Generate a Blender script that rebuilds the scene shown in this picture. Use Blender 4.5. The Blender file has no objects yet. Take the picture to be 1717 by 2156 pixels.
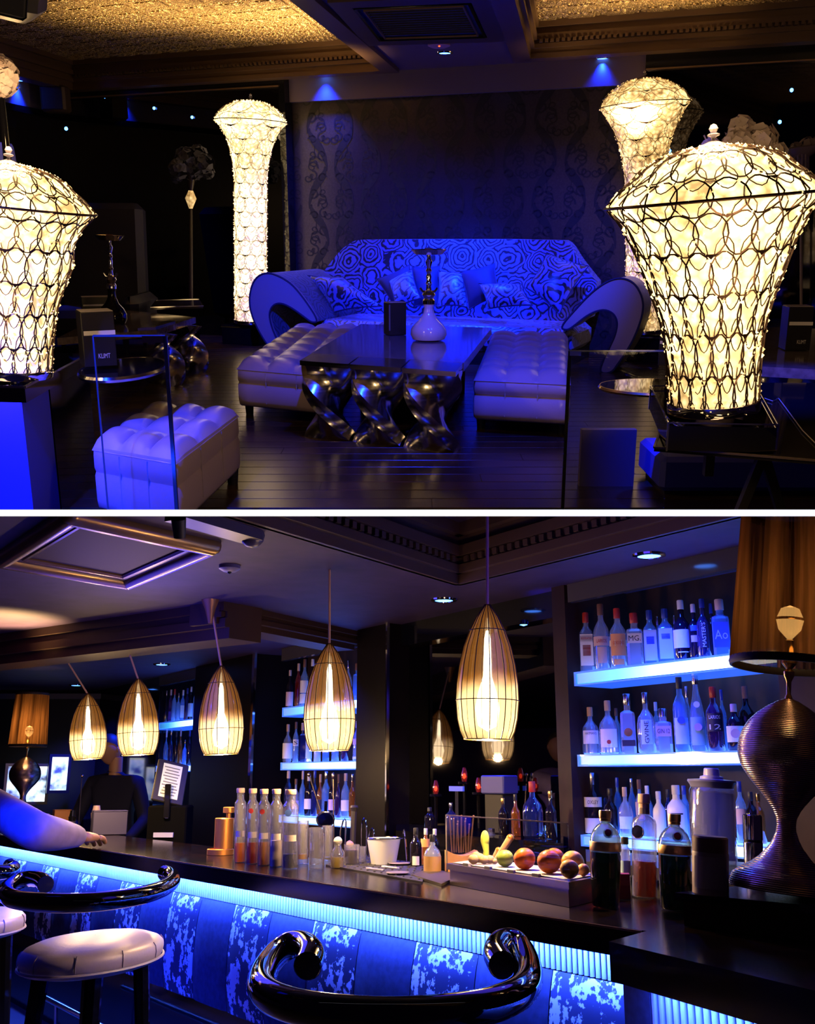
import bpy, math, random
from mathutils import Vector, Matrix
random.seed(7)
SC = bpy.context.scene
COL = SC.collection
pi = math.pi
# ------------------------------------------------------------------ camera, world, exposure
F, CX, CY = 2100.0, 858.5, 1078.0            # focal length and centre in pixels of 1717 x 2156
EYE = 1.45                                    # eye height above the bar floor
TU = -math.atan((CY - 470) / F)               # the lounge is seen looking down, the bar looking up
TL = math.atan((1637 - CY) / F)
cam_d = bpy.data.cameras.new('camera')
cam_d.sensor_fit = 'HORIZONTAL'; cam_d.sensor_width = 36.0
cam_d.lens = 36.0 * F / 1717.0
cam_d.clip_start = 0.05; cam_d.clip_end = 100
cam = bpy.data.objects.new('camera', cam_d); COL.objects.link(cam)
cam.location = (0, 0, EYE); cam.rotation_euler = (pi / 2 + TL, 0, 0)
SC.camera = cam
W = bpy.data.worlds.new('night'); SC.world = W; W.use_nodes = True
W.node_tree.nodes['Background'].inputs[0].default_value = (0.30, 0.12, 0.60, 1)
W.node_tree.nodes['Background'].inputs[1].default_value = 0.012
SC.view_settings.view_transform = 'Standard'
SC.view_settings.look = 'None'
SC.view_settings.exposure = 0.0
SC.view_settings.gamma = 1.0
SC.view_settings.use_curve_mapping = False
SC.cycles.use_denoising = True
SC.cycles.max_bounces = 8
SC.cycles.diffuse_bounces = 3
SC.cycles.glossy_bounces = 4
SC.cycles.transmission_bounces = 7
SC.cycles.transparent_max_bounces = 10
SC.cycles.sample_clamp_indirect = 4.0
SC.cycles.caustics_reflective = False
SC.cycles.caustics_refractive = False

RM = {'L': Matrix.Translation((0, 0, EYE)),   # two stacked rooms: bar below, sloping lounge above
      'U': Matrix.Translation((0, 0, EYE)) @ Matrix.Rotation(TL - TU, 4, 'X')}
ROOM = 'U'
TOP = []

# ------------------------------------------------------------------ pixel helpers (points of the rooms)
def ray(px, py):
    t = TU if ROOM == 'U' else TL
    z = -(py - CY) / F
    return Vector(((px - CX) / F, math.cos(t) - math.sin(t) * z, math.sin(t) + math.cos(t) * z))
def onz(px, py, z):
    d = ray(px, py); return d * (z / d.z)
def ony(px, py, y):
    d = ray(px, py); return d * (y / d.y)
def onp(px, py, P, w):                        # on the upright plane through P along w
    d = ray(px, py); nx, ny = w[1], -w[0]
    return d * ((P[0] * nx + P[1] * ny) / (d.x * nx + d.y * ny))
def zat(x, y, py):
    t = TU if ROOM == 'U' else TL
    k = -(py - CY) / F
    return y * (k * math.cos(t) + math.sin(t)) / (math.cos(t) - k * math.sin(t))
def ppm(P):                                   # metres per pixel at P
    t = TU if ROOM == 'U' else TL
    return (math.cos(t) * P[1] + math.sin(t) * P[2]) / F
def face_cam(P): return math.atan2(-P[0], P[1])
def lean(px):                                 # keeps tall things upright in the fan of the two rooms
    return -(px - CX) / 7600.0 if ROOM == 'U' else (px - CX) / 7600.0

# ------------------------------------------------------------------ materials
MATS = {}
def M(name, col=(.5, .5, .5), rough=.5, metal=0.0, emit=None, es=0.0, spec=.5, trans=0.0, ior=1.45, coat=0.0, alpha=1.0):
    if name in MATS: return MATS[name]
    m = bpy.data.materials.new(name); m.use_nodes = True
    b = m.node_tree.nodes['Principled BSDF']
    b.inputs['Base Color'].default_value = (*col, 1)
    b.inputs['Roughness'].default_value = rough
    b.inputs['Metallic'].default_value = metal
    b.inputs['Specular IOR Level'].default_value = spec
    b.inputs['IOR'].default_value = ior
    b.inputs['Transmission Weight'].default_value = trans
    b.inputs['Coat Weight'].default_value = coat
    b.inputs['Alpha'].default_value = alpha
    if emit:
        b.inputs['Emission Color'].default_value = (*emit, 1)
        b.inputs['Emission Strength'].default_value = es
    MATS[name] = m
    return m
def nodes(m): return m.node_tree.nodes, m.node_tree.links, m.node_tree.nodes['Principled BSDF']
def nd(m, t, **kw):
    n = m.node_tree.nodes.new(t)
    for k, v in kw.items():
        if k in n.inputs: n.inputs[k].default_value = v
        else: setattr(n, k, v)
    return n
def ramp(m, fac, stops, interp='LINEAR'):
    r = m.node_tree.nodes.new('ShaderNodeValToRGB'); r.color_ramp.interpolation = interp
    e = r.color_ramp.elements
    while len(e) < len(stops): e.new(0.5)
    for q, (p, c) in zip(e, stops): q.position = p; q.color = (*c, 1)
    m.node_tree.links.new(fac, r.inputs[0]); return r
def math_n(m, op, a, b=None):
    n = m.node_tree.nodes.new('ShaderNodeMath'); n.operation = op
    for i, x in enumerate((a, b)):
        if x is None: continue
        if isinstance(x, (int, float)): n.inputs[i].default_value = x
        else: m.node_tree.links.new(x, n.inputs[i])
    return n.outputs[0]
def bump(m, h, strength=.3, dist=.01):
    n = m.node_tree.nodes.new('ShaderNodeBump'); n.inputs['Strength'].default_value = strength; n.inputs['Distance'].default_value = dist
    m.node_tree.links.new(h, n.inputs['Height']); m.node_tree.links.new(n.outputs[0], m.node_tree.nodes['Principled BSDF'].inputs['Normal'])
def objco(m, scale=(1, 1, 1), src='Object'):
    t = nd(m, 'ShaderNodeTexCoord'); mp = nd(m, 'ShaderNodeMapping'); mp.inputs['Scale'].default_value = scale
    m.node_tree.links.new(t.outputs[src], mp.inputs[0]); return mp.outputs[0]
def noisy(m, scale, lo, hi, p0=.35, p1=.65, sock='Base Color', detail=4):
    n = nd(m, 'ShaderNodeTexNoise', Scale=scale, Detail=detail); m.node_tree.links.new(objco(m), n.inputs['Vector'])
    r = ramp(m, n.outputs[0], [(p0, lo), (p1, hi)]); m.node_tree.links.new(r.outputs[0], m.node_tree.nodes['Principled BSDF'].inputs[sock]); return n

def fabric(name, light, dark, scale=9.0):     # big roses drawn in dark rings on satin
    m = M(name, light, .38, 0.0, spec=.6)
    N, L, B = nodes(m)
    co = objco(m)
    nz = nd(m, 'ShaderNodeTexNoise', Scale=scale * 1.6, Detail=2.0); L.new(co, nz.inputs['Vector'])
    mix = nd(m, 'ShaderNodeMixRGB', blend_type='ADD'); mix.inputs[0].default_value = .10
    L.new(co, mix.inputs[1]); L.new(nz.outputs['Color'], mix.inputs[2])
    v = nd(m, 'ShaderNodeTexVoronoi', Scale=scale); v.inputs['Randomness'].default_value = .45
    L.new(mix.outputs[0], v.inputs['Vector'])
    s = math_n(m, 'SINE', math_n(m, 'MULTIPLY', v.outputs['Distance'], 42.0))
    s01 = math_n(m, 'ADD', math_n(m, 'MULTIPLY', s, .5), .5)
    r = ramp(m, s01, [(.0, dark), (.20, dark), (.44, light), (1, light)]); L.new(r.outputs[0], B.inputs['Base Color'])
    bump(m, s, .15, .004)
    B.inputs['Sheen Weight'].default_value = .3
    return m
def leather(name, col, rough=.36):
    m = M(name, col, rough, spec=.6)
    n = nd(m, 'ShaderNodeTexNoise', Scale=90.0, Detail=3.0); m.node_tree.links.new(objco(m), n.inputs['Vector'])
    bump(m, n.outputs[0], .12, .004); return m
def brushed(name, col, rough=.25, sc=(2, 2, 160)):
    m = M(name, col, rough, 1.0)
    n = nd(m, 'ShaderNodeTexNoise', Scale=3.0, Detail=4.0); m.node_tree.links.new(objco(m, sc), n.inputs['Vector'])
    r = ramp(m, n.outputs[0], [(.3, (rough * .7,) * 3), (.7, (rough * 1.4,) * 3)]); m.node_tree.links.new(r.outputs[0], m.node_tree.nodes['Principled BSDF'].inputs['Roughness'])
    return m

def glassy(name, col, body=.30, rough=.04, gloss=.75):   # thin coloured glass: lets light through, shines at its edges
    if name in MATS: return MATS[name]
    m = bpy.data.materials.new(name); m.use_nodes = True; N = m.node_tree.nodes; L = m.node_tree.links
    N.remove(N['Principled BSDF']); out = N['Material Output']
    tp = nd(m, 'ShaderNodeBsdfTransparent'); tp.inputs[0].default_value = (*[c ** .6 for c in col], 1)
    df = nd(m, 'ShaderNodeBsdfDiffuse'); df.inputs[0].default_value = (*col, 1)
    tl = nd(m, 'ShaderNodeBsdfTranslucent'); tl.inputs[0].default_value = (*col, 1)
    a = nd(m, 'ShaderNodeMixShader'); a.inputs[0].default_value = .55; L.new(df.outputs[0], a.inputs[1]); L.new(tl.outputs[0], a.inputs[2])
    b = nd(m, 'ShaderNodeMixShader'); b.inputs[0].default_value = body; L.new(tp.outputs[0], b.inputs[1]); L.new(a.outputs[0], b.inputs[2])
    g = nd(m, 'ShaderNodeBsdfGlossy'); g.inputs['Roughness'].default_value = rough; g.inputs[0].default_value = (.95, .95, 1, 1)
    lw = nd(m, 'ShaderNodeLayerWeight'); lw.inputs[0].default_value = .42
    f = math_n(m, 'MULTIPLY', lw.outputs['Facing'], gloss); f = math_n(m, 'ADD', f, .05)
    c = nd(m, 'ShaderNodeMixShader'); L.new(f, c.inputs[0]); L.new(b.outputs[0], c.inputs[1]); L.new(g.outputs[0], c.inputs[2]); L.new(c.outputs[0], out.inputs['Surface'])
    MATS[name] = m; return m

# ------------------------------------------------------------------ mesh builder
class MB:
    def __init__(s): s.v = []; s.f = []
    def add(s, vs, fs, T=None):
        b = len(s.v)
        s.v += [tuple(T @ Vector(v)) if T is not None else tuple(v) for v in vs]
        s.f += [tuple(b + i for i in f) for f in fs]
        return s
    def box(s, x0, x1, y0, y1, z0, z1, T=None):
        return s.add([(x0, y0, z0), (x1, y0, z0), (x1, y1, z0), (x0, y1, z0), (x0, y0, z1), (x1, y0, z1), (x1, y1, z1), (x0, y1, z1)],
                     [(0, 3, 2, 1), (4, 5, 6, 7), (0, 1, 5, 4), (1, 2, 6, 5), (2, 3, 7, 6), (3, 0, 4, 7)], T)
    def cbox(s, x0, x1, y0, y1, z0, z1, b, T=None):   # box with chamfered edges
        def ring(xa, xb, ya, yb, z, c): return [(xa + c, ya, z), (xb - c, ya, z), (xb, ya + c, z), (xb, yb - c, z), (xb - c, yb, z), (xa + c, yb, z), (xa, yb - c, z), (xa, ya + c, z)]
        R = [ring(x0 + b, x1 - b, y0 + b, y1 - b, z0, b * .5), ring(x0, x1, y0, y1, z0 + b, b), ring(x0, x1, y0, y1, z1 - b, b), ring(x0 + b, x1 - b, y0 + b, y1 - b, z1, b * .5)]
        vs = [p for r in R for p in r]; fs = [tuple(range(7, -1, -1)), tuple(range(24, 32))]
        for k in range(3):
            for i in range(8): fs.append((k * 8 + i, k * 8 + (i + 1) % 8, k * 8 + 8 + (i + 1) % 8, k * 8 + 8 + i))
        return s.add(vs, fs, T)
    def lathe(s, prof, n=20, T=None, cap0=True, cap1=True, a0=0.0):   # prof: (r, z[, squareness])
        vs = []; fs = []
        for p in prof:
            q = p[2] if len(p) > 2 else 0
            for i in range(n):
                a = a0 + 2 * pi * i / n
                k = (1 - q) + q * min(1 / max(abs(math.cos(a)), abs(math.sin(a))), 1.3)
                vs.append((p[0] * k * math.cos(a), p[0] * k * math.sin(a), p[1]))
        for j in range(len(prof) - 1):
            for i in range(n): fs.append((j * n + i, j * n + (i + 1) % n, j * n + n + (i + 1) % n, j * n + n + i))
        if cap0: fs.append(tuple(range(n - 1, -1, -1)))
        if cap1: fs.append(tuple((len(prof) - 1) * n + i for i in range(n)))
        return s.add(vs, fs, T)
    def tube(s, pts, r, n=8, closed=False, T=None, up=None, sq=1.0):
        P = [Vector(p) for p in pts]; m = len(P); vs = []; fs = []
        rr = r if isinstance(r, (list, tuple)) else [r] * m
        u = None
        for i in range(m):
            a = P[i - 1] if (i > 0 or closed) else P[i]; b = P[(i + 1) % m] if (i < m - 1 or closed) else P[i]
            d = (b - a)
            if d.length < 1e-9: d = Vector((0, 0, 1))
            d.normalize()
            if u is None:
                u = Vector(up) if up else (Vector((0, 0, 1)) if abs(d.z) < .9 else Vector((1, 0, 0)))
            u = (u - d * u.dot(d))
            if u.length < 1e-6: u = d.orthogonal()
            u.normalize(); w = d.cross(u)
            for k in range(n):
                an = 2 * pi * (k + .5) / n
                vs.append(P[i] + u * (math.cos(an) * rr[i] * sq) + w * (math.sin(an) * rr[i]))
        for i in range(m if closed else m - 1):
            j = (i + 1) % m
            for k in range(n): fs.append((i * n + k, i * n + (k + 1) % n, j * n + (k + 1) % n, j * n + k))
        if not closed: fs += [tuple(range(n - 1, -1, -1)), tuple((m - 1) * n + k for k in range(n))]
        return s.add(vs, fs, T)
    def prism(s, poly, z0, z1, T=None):               # poly in xy, counter-clockwise
        n = len(poly)
        ar = sum(poly[i][0] * poly[(i + 1) % n][1] - poly[(i + 1) % n][0] * poly[i][1] for i in range(n))
        if ar < 0: poly = poly[::-1]
        vs = [(p[0], p[1], z0) for p in poly] + [(p[0], p[1], z1) for p in poly]
        fs = [tuple(range(n - 1, -1, -1)), tuple(range(n, 2 * n))] + [(i, (i + 1) % n, n + (i + 1) % n, n + i) for i in range(n)]
        return s.add(vs, fs, T)
    def grid(s, fn, nu, nv, cu=False, T=None):        # fn(u, v) with u, v in 0..1
        vs = [fn(i / (nu if cu else nu), j / nv) for j in range(nv + 1) for i in range(nu + (0 if cu else 1))]
        w = nu if cu else nu + 1; fs = []
        for j in range(nv):
            for i in range(nu): fs.append((j * w + i, j * w + (i + 1) % w, (j + 1) * w + (i + 1) % w, (j + 1) * w + i))
        return s.add(vs, fs, T)
    def ball(s, c, r, nu=14, nv=9, sx=1, sy=1, sz=1, T=None):
        c = Vector(c); vs = [(c.x, c.y, c.z - r * sz)]; fs = []
        for j in range(1, nv):
            b = -pi / 2 + pi * j / nv
            for i in range(nu): vs.append((c.x + r * sx * math.cos(b) * math.cos(2 * pi * i / nu), c.y + r * sy * math.cos(b) * math.sin(2 * pi * i / nu), c.z + r * sz * math.sin(b)))
        vs.append((c.x, c.y, c.z + r * sz)); e = len(vs) - 1
        for i in range(nu):
            fs.append((0, 1 + (i + 1) % nu, 1 + i)); fs.append((e, e - nu + i, e - nu + (i + 1) % nu))
        for j in range(nv - 2):
            for i in range(nu): fs.append((1 + j * nu + i, 1 + j * nu + (i + 1) % nu, 1 + (j + 1) * nu + (i + 1) % nu, 1 + (j + 1) * nu + i))
        return s.add(vs, fs, T)
    def slab(s, quad, z0, z1): return s.prism([(q[0], q[1]) for q in quad], z0, z1)
    def strip(s, a, b, ta, tb):                        # four points, thin upright wall
        return s.add([a, b, tb, ta], [(0, 1, 2, 3)])
    def bar(s, a, b, w, h=None):                       # square bar between two points
        return s.tube([a, b], w * .7071, 4, up=None, sq=(h / w if h else 1))
    def mesh(s, name, smooth=True, ang=38):
        me = bpy.data.meshes.new(name); me.from_pydata([tuple(v) for v in s.v], [], s.f); me.update()
        if smooth:
            me.polygons.foreach_set('use_smooth', [True] * len(me.polygons)); me.set_sharp_from_angle(angle=math.radians(ang))
        return me
    def build(s, name, mat, parent=None, loc=(0, 0, 0), rot=(0, 0, 0), smooth=True, ang=38):
        me = s.mesh(name, smooth, ang); me.materials.append(mat)
        return place(name, me, parent, loc, rot)
def place(name, me, parent=None, loc=(0, 0, 0), rot=(0, 0, 0)):
    o = bpy.data.objects.new(name, me); COL.objects.link(o)
    o.location = loc; o.rotation_euler = rot
    if parent: o.parent = parent
    else: TOP.append((o, ROOM))
    return o
def tag(o, label, cat, group=None, kind=None):
    o['label'] = label; o['category'] = cat
    if group: o['group'] = group
    if kind: o['kind'] = kind
    return o
def thing(name, label, cat, loc=(0, 0, 0), rot=(0, 0, 0), group=None):
    o = bpy.data.objects.new(name, None); COL.objects.link(o); o.empty_display_size = .05
    o.location = loc; o.rotation_euler = rot; TOP.append((o, ROOM))
    return tag(o, label, cat, group)
def struct(name, mb, mat, **k):
    o = mb.build(name, mat, **k); o['kind'] = 'structure'; return o
def copy_tree(o, parent=None, room=None):
    c = o.copy(); COL.objects.link(c)
    if parent: c.parent = parent
    else: TOP.append((c, ROOM))
    for ch in [x for x in o.children]: copy_tree(ch, c)
    return c
def spot(name, loc, to, col, power, deg=60, blend=.6, size=.03, parent=None):
    d = bpy.data.lights.new(name, 'SPOT'); d.color = col; d.energy = power; d.spot_size = math.radians(deg); d.spot_blend = blend; d.shadow_soft_size = size
    o = bpy.data.objects.new(name, d); COL.objects.link(o); o.location = loc
    o.rotation_euler = (Vector(to) - Vector(loc)).to_track_quat('-Z', 'Y').to_euler()
    if parent: o.parent = parent
    else: TOP.append((o, ROOM))
    return o
def point(name, loc, col, power, size=.05, parent=None):
    d = bpy.data.lights.new(name, 'POINT'); d.color = col; d.energy = power; d.shadow_soft_size = size
    o = bpy.data.objects.new(name, d); COL.objects.link(o); o.location = loc
    if parent: o.parent = parent
    else: TOP.append((o, ROOM))
    return o
def area(name, loc, to, col, power, sx, sy, parent=None, roll=None):
    d = bpy.data.lights.new(name, 'AREA'); d.color = col; d.energy = power; d.shape = 'RECTANGLE'; d.size = sx; d.size_y = sy
    o = bpy.data.objects.new(name, d); COL.objects.link(o); o.location = loc
    z = -(Vector(to) - Vector(loc)).normalized()
    if roll is not None:
        x = Vector(roll).normalized(); y = z.cross(x); o.rotation_euler = Matrix((x, y, z)).transposed().to_euler()
    else: o.rotation_euler = z.to_track_quat('Z', 'Y').to_euler()
    if parent: o.parent = parent
    else: TOP.append((o, ROOM))
    return o
def text_mesh(body, h, T=None, R=None, width=None, depth=.0006, spread=None):   # lettering as mesh, x right, facing -y, bent on radius R
    cu = bpy.data.curves.new('lettering', 'FONT'); cu.body = body; cu.size = 1; cu.align_x = 'CENTER'; cu.align_y = 'CENTER'; cu.resolution_u = 2
    o = bpy.data.objects.new('lettering', cu); COL.objects.link(o)
    bpy.context.view_layer.update()
    me = bpy.data.meshes.new_from_object(o.evaluated_get(bpy.context.evaluated_depsgraph_get()))
    bpy.data.objects.remove(o); bpy.data.curves.remove(cu)
    xs = [v.co.x for v in me.vertices]; ys = [v.co.y for v in me.vertices]
    wx = max(xs) - min(xs); wy = max(ys) - min(ys); cx = (max(xs) + min(xs)) / 2; cy = (max(ys) + min(ys)) / 2
    k = h / wy; kx = (width / wx) if width else k
    for v in me.vertices:
        x, z = (v.co.x - cx) * kx, (v.co.y - cy) * k
        if R: v.co = (R * math.sin(x / R), -R * math.cos(x / R), z)
        else: v.co = (x, -depth, z)
        if T: v.co = T @ v.co
    return me
def lettering(body, h, mat, parent, T=None, R=None, width=None):
    me = text_mesh(body, h, T, R, width); me.materials.append(mat)
    return place('lettering', me, parent)

# ------------------------------------------------------------------ shared materials
BLUE = (.004, .028, 1.0)
WARM = (1.0, .62, .26)
black_gloss = M('black_gloss', (.004, .004, .006), .06, spec=.6)
dark_mirror = M('dark_mirror', (.10, .10, .12), .03, 1.0)
dark_wood = M('dark_wood', (.018, .009, .007), .28, spec=.5)
noisy(dark_wood, 14, (.010, .005, .004), (.03, .014, .010))
chrome = M('chrome', (.75, .75, .78), .07, 1.0)
steel = brushed('polished_steel', (.62, .60, .60), .16, (1, 1, 30))
gold = M('gold_metal', (.85, .52, .18), .22, 1.0)
wire = M('dark_wire', (.06, .035, .03), .35, .8)
black_matt = M('black_matt', (.008, .007, .01), .55)
black_card = M('black_card', (.012, .010, .012), .42)
white_paper = M('white_paper', (.80, .76, .78), .6)
taupe = M('taupe_paint', (.12, .075, .075), .55)
mould = M('brown_moulding', (.13, .075, .045), .4, .25)
led_blue = M('blue_led', (.1, .2, .8), .4, emit=(.05, .22, 1.0), es=14)
# ================================================================== LOUNGE (upper photograph): setting
RM['C'] = RM['L'] @ Matrix.Rotation(TL, 4, 'X')       # level with the line of sight: the slab between the two rooms
ROOM = 'C'
zt, zb = 5 / F * 2.0, -9 / F * 2.0
mb = MB(); mb.prism([(-.95, 2.01), (.95, 2.01), (1.9, 4.3), (-1.9, 4.3)], zb, zt); struct('slab', mb, black_matt)
mb = MB(); mb.box(-.95, .95, 2.0, 2.01, zb, zt)
struct('trim_1', mb, M('glowing_divider', (.9, .9, .9), .5, emit=(1, 1, 1), es=1.0))  # white divider between the rooms; its glow is added, no lamp there

ROOM = 'U'
HF = -1.1
WD = (-.922856, .385146)                               # along the back wall, to the left and away
d_ = ray(1210, 470); d_.z = 0; d_.normalize(); DD = (d_.x, d_.y)
WP = (0.0, 9.6)
SOF = onz(1290, 785, HF)                               # front foot of the right sofa arm
zS = onp(900, 147, WP, WD).z
def wallp(px, py, off=0.0):                            # point on the back wall, off metres in front of it
    return onp(px, py, (WP[0] - WD[1] * off, WP[1] + WD[0] * off), WD)
def plan(px, py, z): p = onz(px, py, z); return (p.x, p.y)
def ad(p):                                             # plan coordinates along wall (a) and depth (d)
    det = (-WD[0]) * DD[1] - (-WD[1]) * DD[0]
    x, y = p[0] - WP[0], p[1] - WP[1]
    return ((x * DD[1] - y * DD[0]) / det, ((-WD[0]) * y - (-WD[1]) * x) / det)
def da(a, d): return (WP[0] - WD[0] * a + DD[0] * d, WP[1] - WD[1] * a + DD[1] * d)

# floor of dark planks
floor_m = M('floor_oak', (.035, .018, .012), .26, spec=.5)
noisy(floor_m, 3, (.016, .009, .008), (.06, .030, .018))
fl = struct('floor', MB().box(-5.6, 5.0, 3.86, 12.5, HF - .06, HF - .012), black_matt)
pk = {}
y = 3.86; k = 0
while y < 12.4:
    xs = [-5.6 + (k * .71) % 1.9, ] ; x = xs[0] - 1.9
    while x < 5.0:
        x0, x1 = max(x, -5.6), min(x + 1.9, 5.0)
        if x1 - x0 > .05 and abs((x0 + x1) / 2) < .5 * y + 1.2:
            L_ = round(x1 - x0, 3)
            if L_ not in pk:
                m_ = MB().cbox(-L_ / 2, L_ / 2, 0.002, .138, 0, .012, .002).mesh('plank', False); m_.materials.append(floor_m); pk[L_] = m_
            place('plank', pk[L_], fl, ((x0 + x1) / 2, y, HF - .012))
        x += 1.9
    y += .14; k += 1

# back wall with wallpaper and printed birds and scrolls
wp_m = M('wallpaper_satin', (.03, .022, .027), .36, .3, spec=.5)
noisy(wp_m, 60, (.030, .021, .028), (.044, .032, .038))
print_m = M('wallpaper_print', (.005, .004, .005), .6)
def wbox(mb, pxl, pxr, z0, z1, off, th):               # box on the back wall between two picture columns
    a0 = ad(wallp(pxl, 400)[:2])[0]; a1 = ad(wallp(pxr, 400)[:2])[0]
    n = (-WD[1], WD[0])
    def q(a, o): b = da(a, 0); return (b[0] - WD[1] * 0 + n[0] * -o * -1, b[1] + n[1] * o * 1)
    q0, q1 = da(a0, 0), da(a1, 0)
    f0 = (q0[0] + n[0] * off, q0[1] + n[1] * off); f1 = (q1[0] + n[0] * off, q1[1] + n[1] * off)
    b0 = (q0[0] + n[0] * (off - th), q0[1] + n[1] * (off - th)); b1 = (q1[0] + n[0] * (off - th), q1[1] + n[1] * (off - th))
    return mb.prism([f0, f1, b1, b0], z0, z1)
wall = struct('wall_back', wbox(MB(), 612, 1352, HF, zS, 0, .12), wp_m)
def curl(cx, cz, r, a0, turns, n=14, w=.011):          # tapering spiral as a flat ribbon
    L_, R_ = [], []
    for i in range(n + 1):
        t = i / n; a = a0 + turns * 2 * pi * t; rr = r * (1 - .82 * t); ww = w * (1 - .6 * t)
        L_.append((cx + (rr + ww) * math.cos(a), cz + (rr + ww) * math.sin(a))); R_.append((cx + (rr - ww) * math.cos(a), cz + (rr - ww) * math.sin(a)))
    return L_, R_
def motif():                                           # two birds back to back over scrolls, about 0.55 x 0.62
    strips = []
    for s in (-1, 1):
        body = [(.055, .13, .004), (.05, .105, .012), (.062, .075, .020), (.085, .035, .032), (.12, -.01, .038), (.155, -.06, .030), (.185, -.12, .020), (.205, -.19, .010), (.21, -.25, .003)]
        L_, R_ = [], []
        for i, (x, z, w) in enumerate(body):
            L_.append((s * (x - w), z - w * .25)); R_.append((s * (x + w), z + w * .25))
        strips.append((L_, R_))
        strips.append(([(s * .055, .137), (s * .035, .118)], [(s * .058, .125), (s * .03, .112)]))
        strips.append(([(s * .095, -.02), (s * .088, -.10)], [(s * .102, -.02), (s * .094, -.10)]))
        for (cx, cz, r, a0, tu) in ((.09, -.17, .062, .4, 1.3), (.17, .13, .055, 3.4, -1.25), (.215, .03, .045, 2.2, 1.2), (.07, -.29, .05, 1.7, -1.2), (.16, -.31, .045, .2, 1.1), (.075, .235, .05, 4.3, 1.2), (.17, .24, .042, 5.2, -1.1)):
            strips.append(curl(s * cx, cz, r, a0 if s > 0 else pi - a0, tu * s, 12, .0085))
    return strips
mo = motif(); pr = MB()
aw0 = ad(wallp(617, 400)[:2])[0]; aw1 = ad(wallp(1348, 400)[:2])[0]
Em = Vector((-WD[0], -WD[1], 0))
pit = (aw1 - aw0) / 6.0; row = .68
zz = -.30 - row; j = 0
while zz < zS:
    a = aw0 + (.25 if j % 2 else .75) * pit * .98
    while a < aw1 + .1:
        for L_, R_ in mo:
            vs, fs = [], []
            for (lx, lz), (rx, rz) in zip(L_, R_):
                for (x, z) in ((lx, lz), (rx, rz)):
                    aa = min(max(a + x * 1.12, aw0 + .02), aw1 - .02); b = da(aa, 0); vs.append((b[0] - WD[1] * -.004 * 1 - 0, b[1] + WD[0] * .004, min(max(zz + z, HF + .02), zS - .02)))
            for i in range(len(L_) - 1): fs.append((2 * i, 2 * i + 1, 2 * i + 3, 2 * i + 2))
            pr.add(vs, fs)
        a += pit
    zz += row / 2 * 1.0; j += 1
o = pr.build('damask_print', print_m, wall, smooth=False); o['kind'] = 'stuff'

zh = (wallp(640, 213, .06).z + wallp(1330, 179, .06).z) / 2
struct('trim_2', wbox(MB(), 617, 1349, zh, zS, .06, .06), M('header_plaster', (.14, .10, .13), .6))
# dark mirror panelling left and right of the wallpaper
zk = wallp(400, 195, .12).z
struct('wall_left', wbox(MB(), 138, 614, HF, zS, .10, .08), M('dark_mirror_left', (.11, .11, .13), .02, 1.0))
struct('trim_3', wbox(MB(), 150, 617, wallp(400, 196, .13).z, zS, .13, .06), M('mirror_frame', (.012, .010, .012), .2))
struct('trim_4', wbox(MB(), 150, 613, wallp(400, 193, .15).z, wallp(400, 190, .15).z, .15, .04), M('thin_brass_edge', (.30, .18, .10), .3, .6))
struct('trim_5', wbox(MB(), 610, 622, HF, zS, .15, .12), black_gloss)
struct('wall_right', wbox(MB(), 1350, 1950, HF, zS, .10, .08), M('dark_mirror_right', (.035, .033, .04), .04, 1.0))
struct('trim_6', wbox(MB(), 1350, 1950, wallp(1500, 137, .13).z, zS, .13, .06), M('mirror_frame'))
struct('trim_7', wbox(MB(), 1352, 1950, wallp(1500, 139, .15).z, wallp(1500, 136, .15).z, .15, .04), M('thin_brass_edge'))
# side wall at the left
cl = wallp(138, 300)
lw = [(cl.x, cl.y), (cl.x - DD[0] * 6.2, cl.y - DD[1] * 6.2)]
nl = (-DD[1], DD[0])
def lbox(mb, d0, d1, z0, z1, off, th):
    p0 = (cl.x - DD[0] * d0, cl.y - DD[1] * d0); p1 = (cl.x - DD[0] * d1, cl.y - DD[1] * d1)
    i0 = (p0[0] - nl[0] * off, p0[1] - nl[1] * off); i1 = (p1[0] - nl[0] * off, p1[1] - nl[1] * off)
    o0 = (p0[0] - nl[0] * (off - th), p0[1] - nl[1] * (off - th)); o1 = (p1[0] - nl[0] * (off - th), p1[1] - nl[1] * (off - th))
    return mb.prism([i0, i1, o1, o0], z0, z1)
zl = onp(60, 228, cl, DD).z
struct('wall_side', lbox(MB(), 0, 6.5, HF, zl, 0, .08), M('side_wall_black', (.012, .010, .014), .35))
struct('trim_8', lbox(MB(), 0, 6.5, zl, zS, .03, .12), M('header_plaster'))
struct('trim_9', lbox(MB(), 0, 6.5, zl - .06, zl, .06, .10), black_gloss)

# ceiling: dropped soffit with two coffers of embossed gold tiles
aL0, dL = ad(plan(150, 184, zS)); aL1, _ = ad(plan(812, 140, zS)); aR0, dR = ad(plan(1106, 117, zS))
A0, A1, D0 = -6.5, 6.0, -6.6
so = MB()
def sq(a0, a1, d0, d1, z0, z1): so.prism([da(a0, d0), da(a1, d0), da(a1, d1), da(a0, d1)], z0, z1)
sq(A0, aL0, D0, .3, zS, zS + .04); sq(aL0, aL1, dL, .3, zS, zS + .04); sq(aL1, aR0, D0, .3, zS, zS + .04); sq(aR0, A1, dR, .3, zS, zS + .04)
struct('ceiling', so, taupe, smooth=False)
zC = onp(150, 130, da(aL0, dL), WD).z                  # tiled ceiling inside the coffers
tin = M('embossed_gold_paper', (.62, .44, .22), .36, .75)
N, Lk, B = nodes(tin)
co = objco(tin)
v1 = nd(tin, 'ShaderNodeTexVoronoi', Scale=26.0); Lk.new(co, v1.inputs['Vector'])
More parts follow.
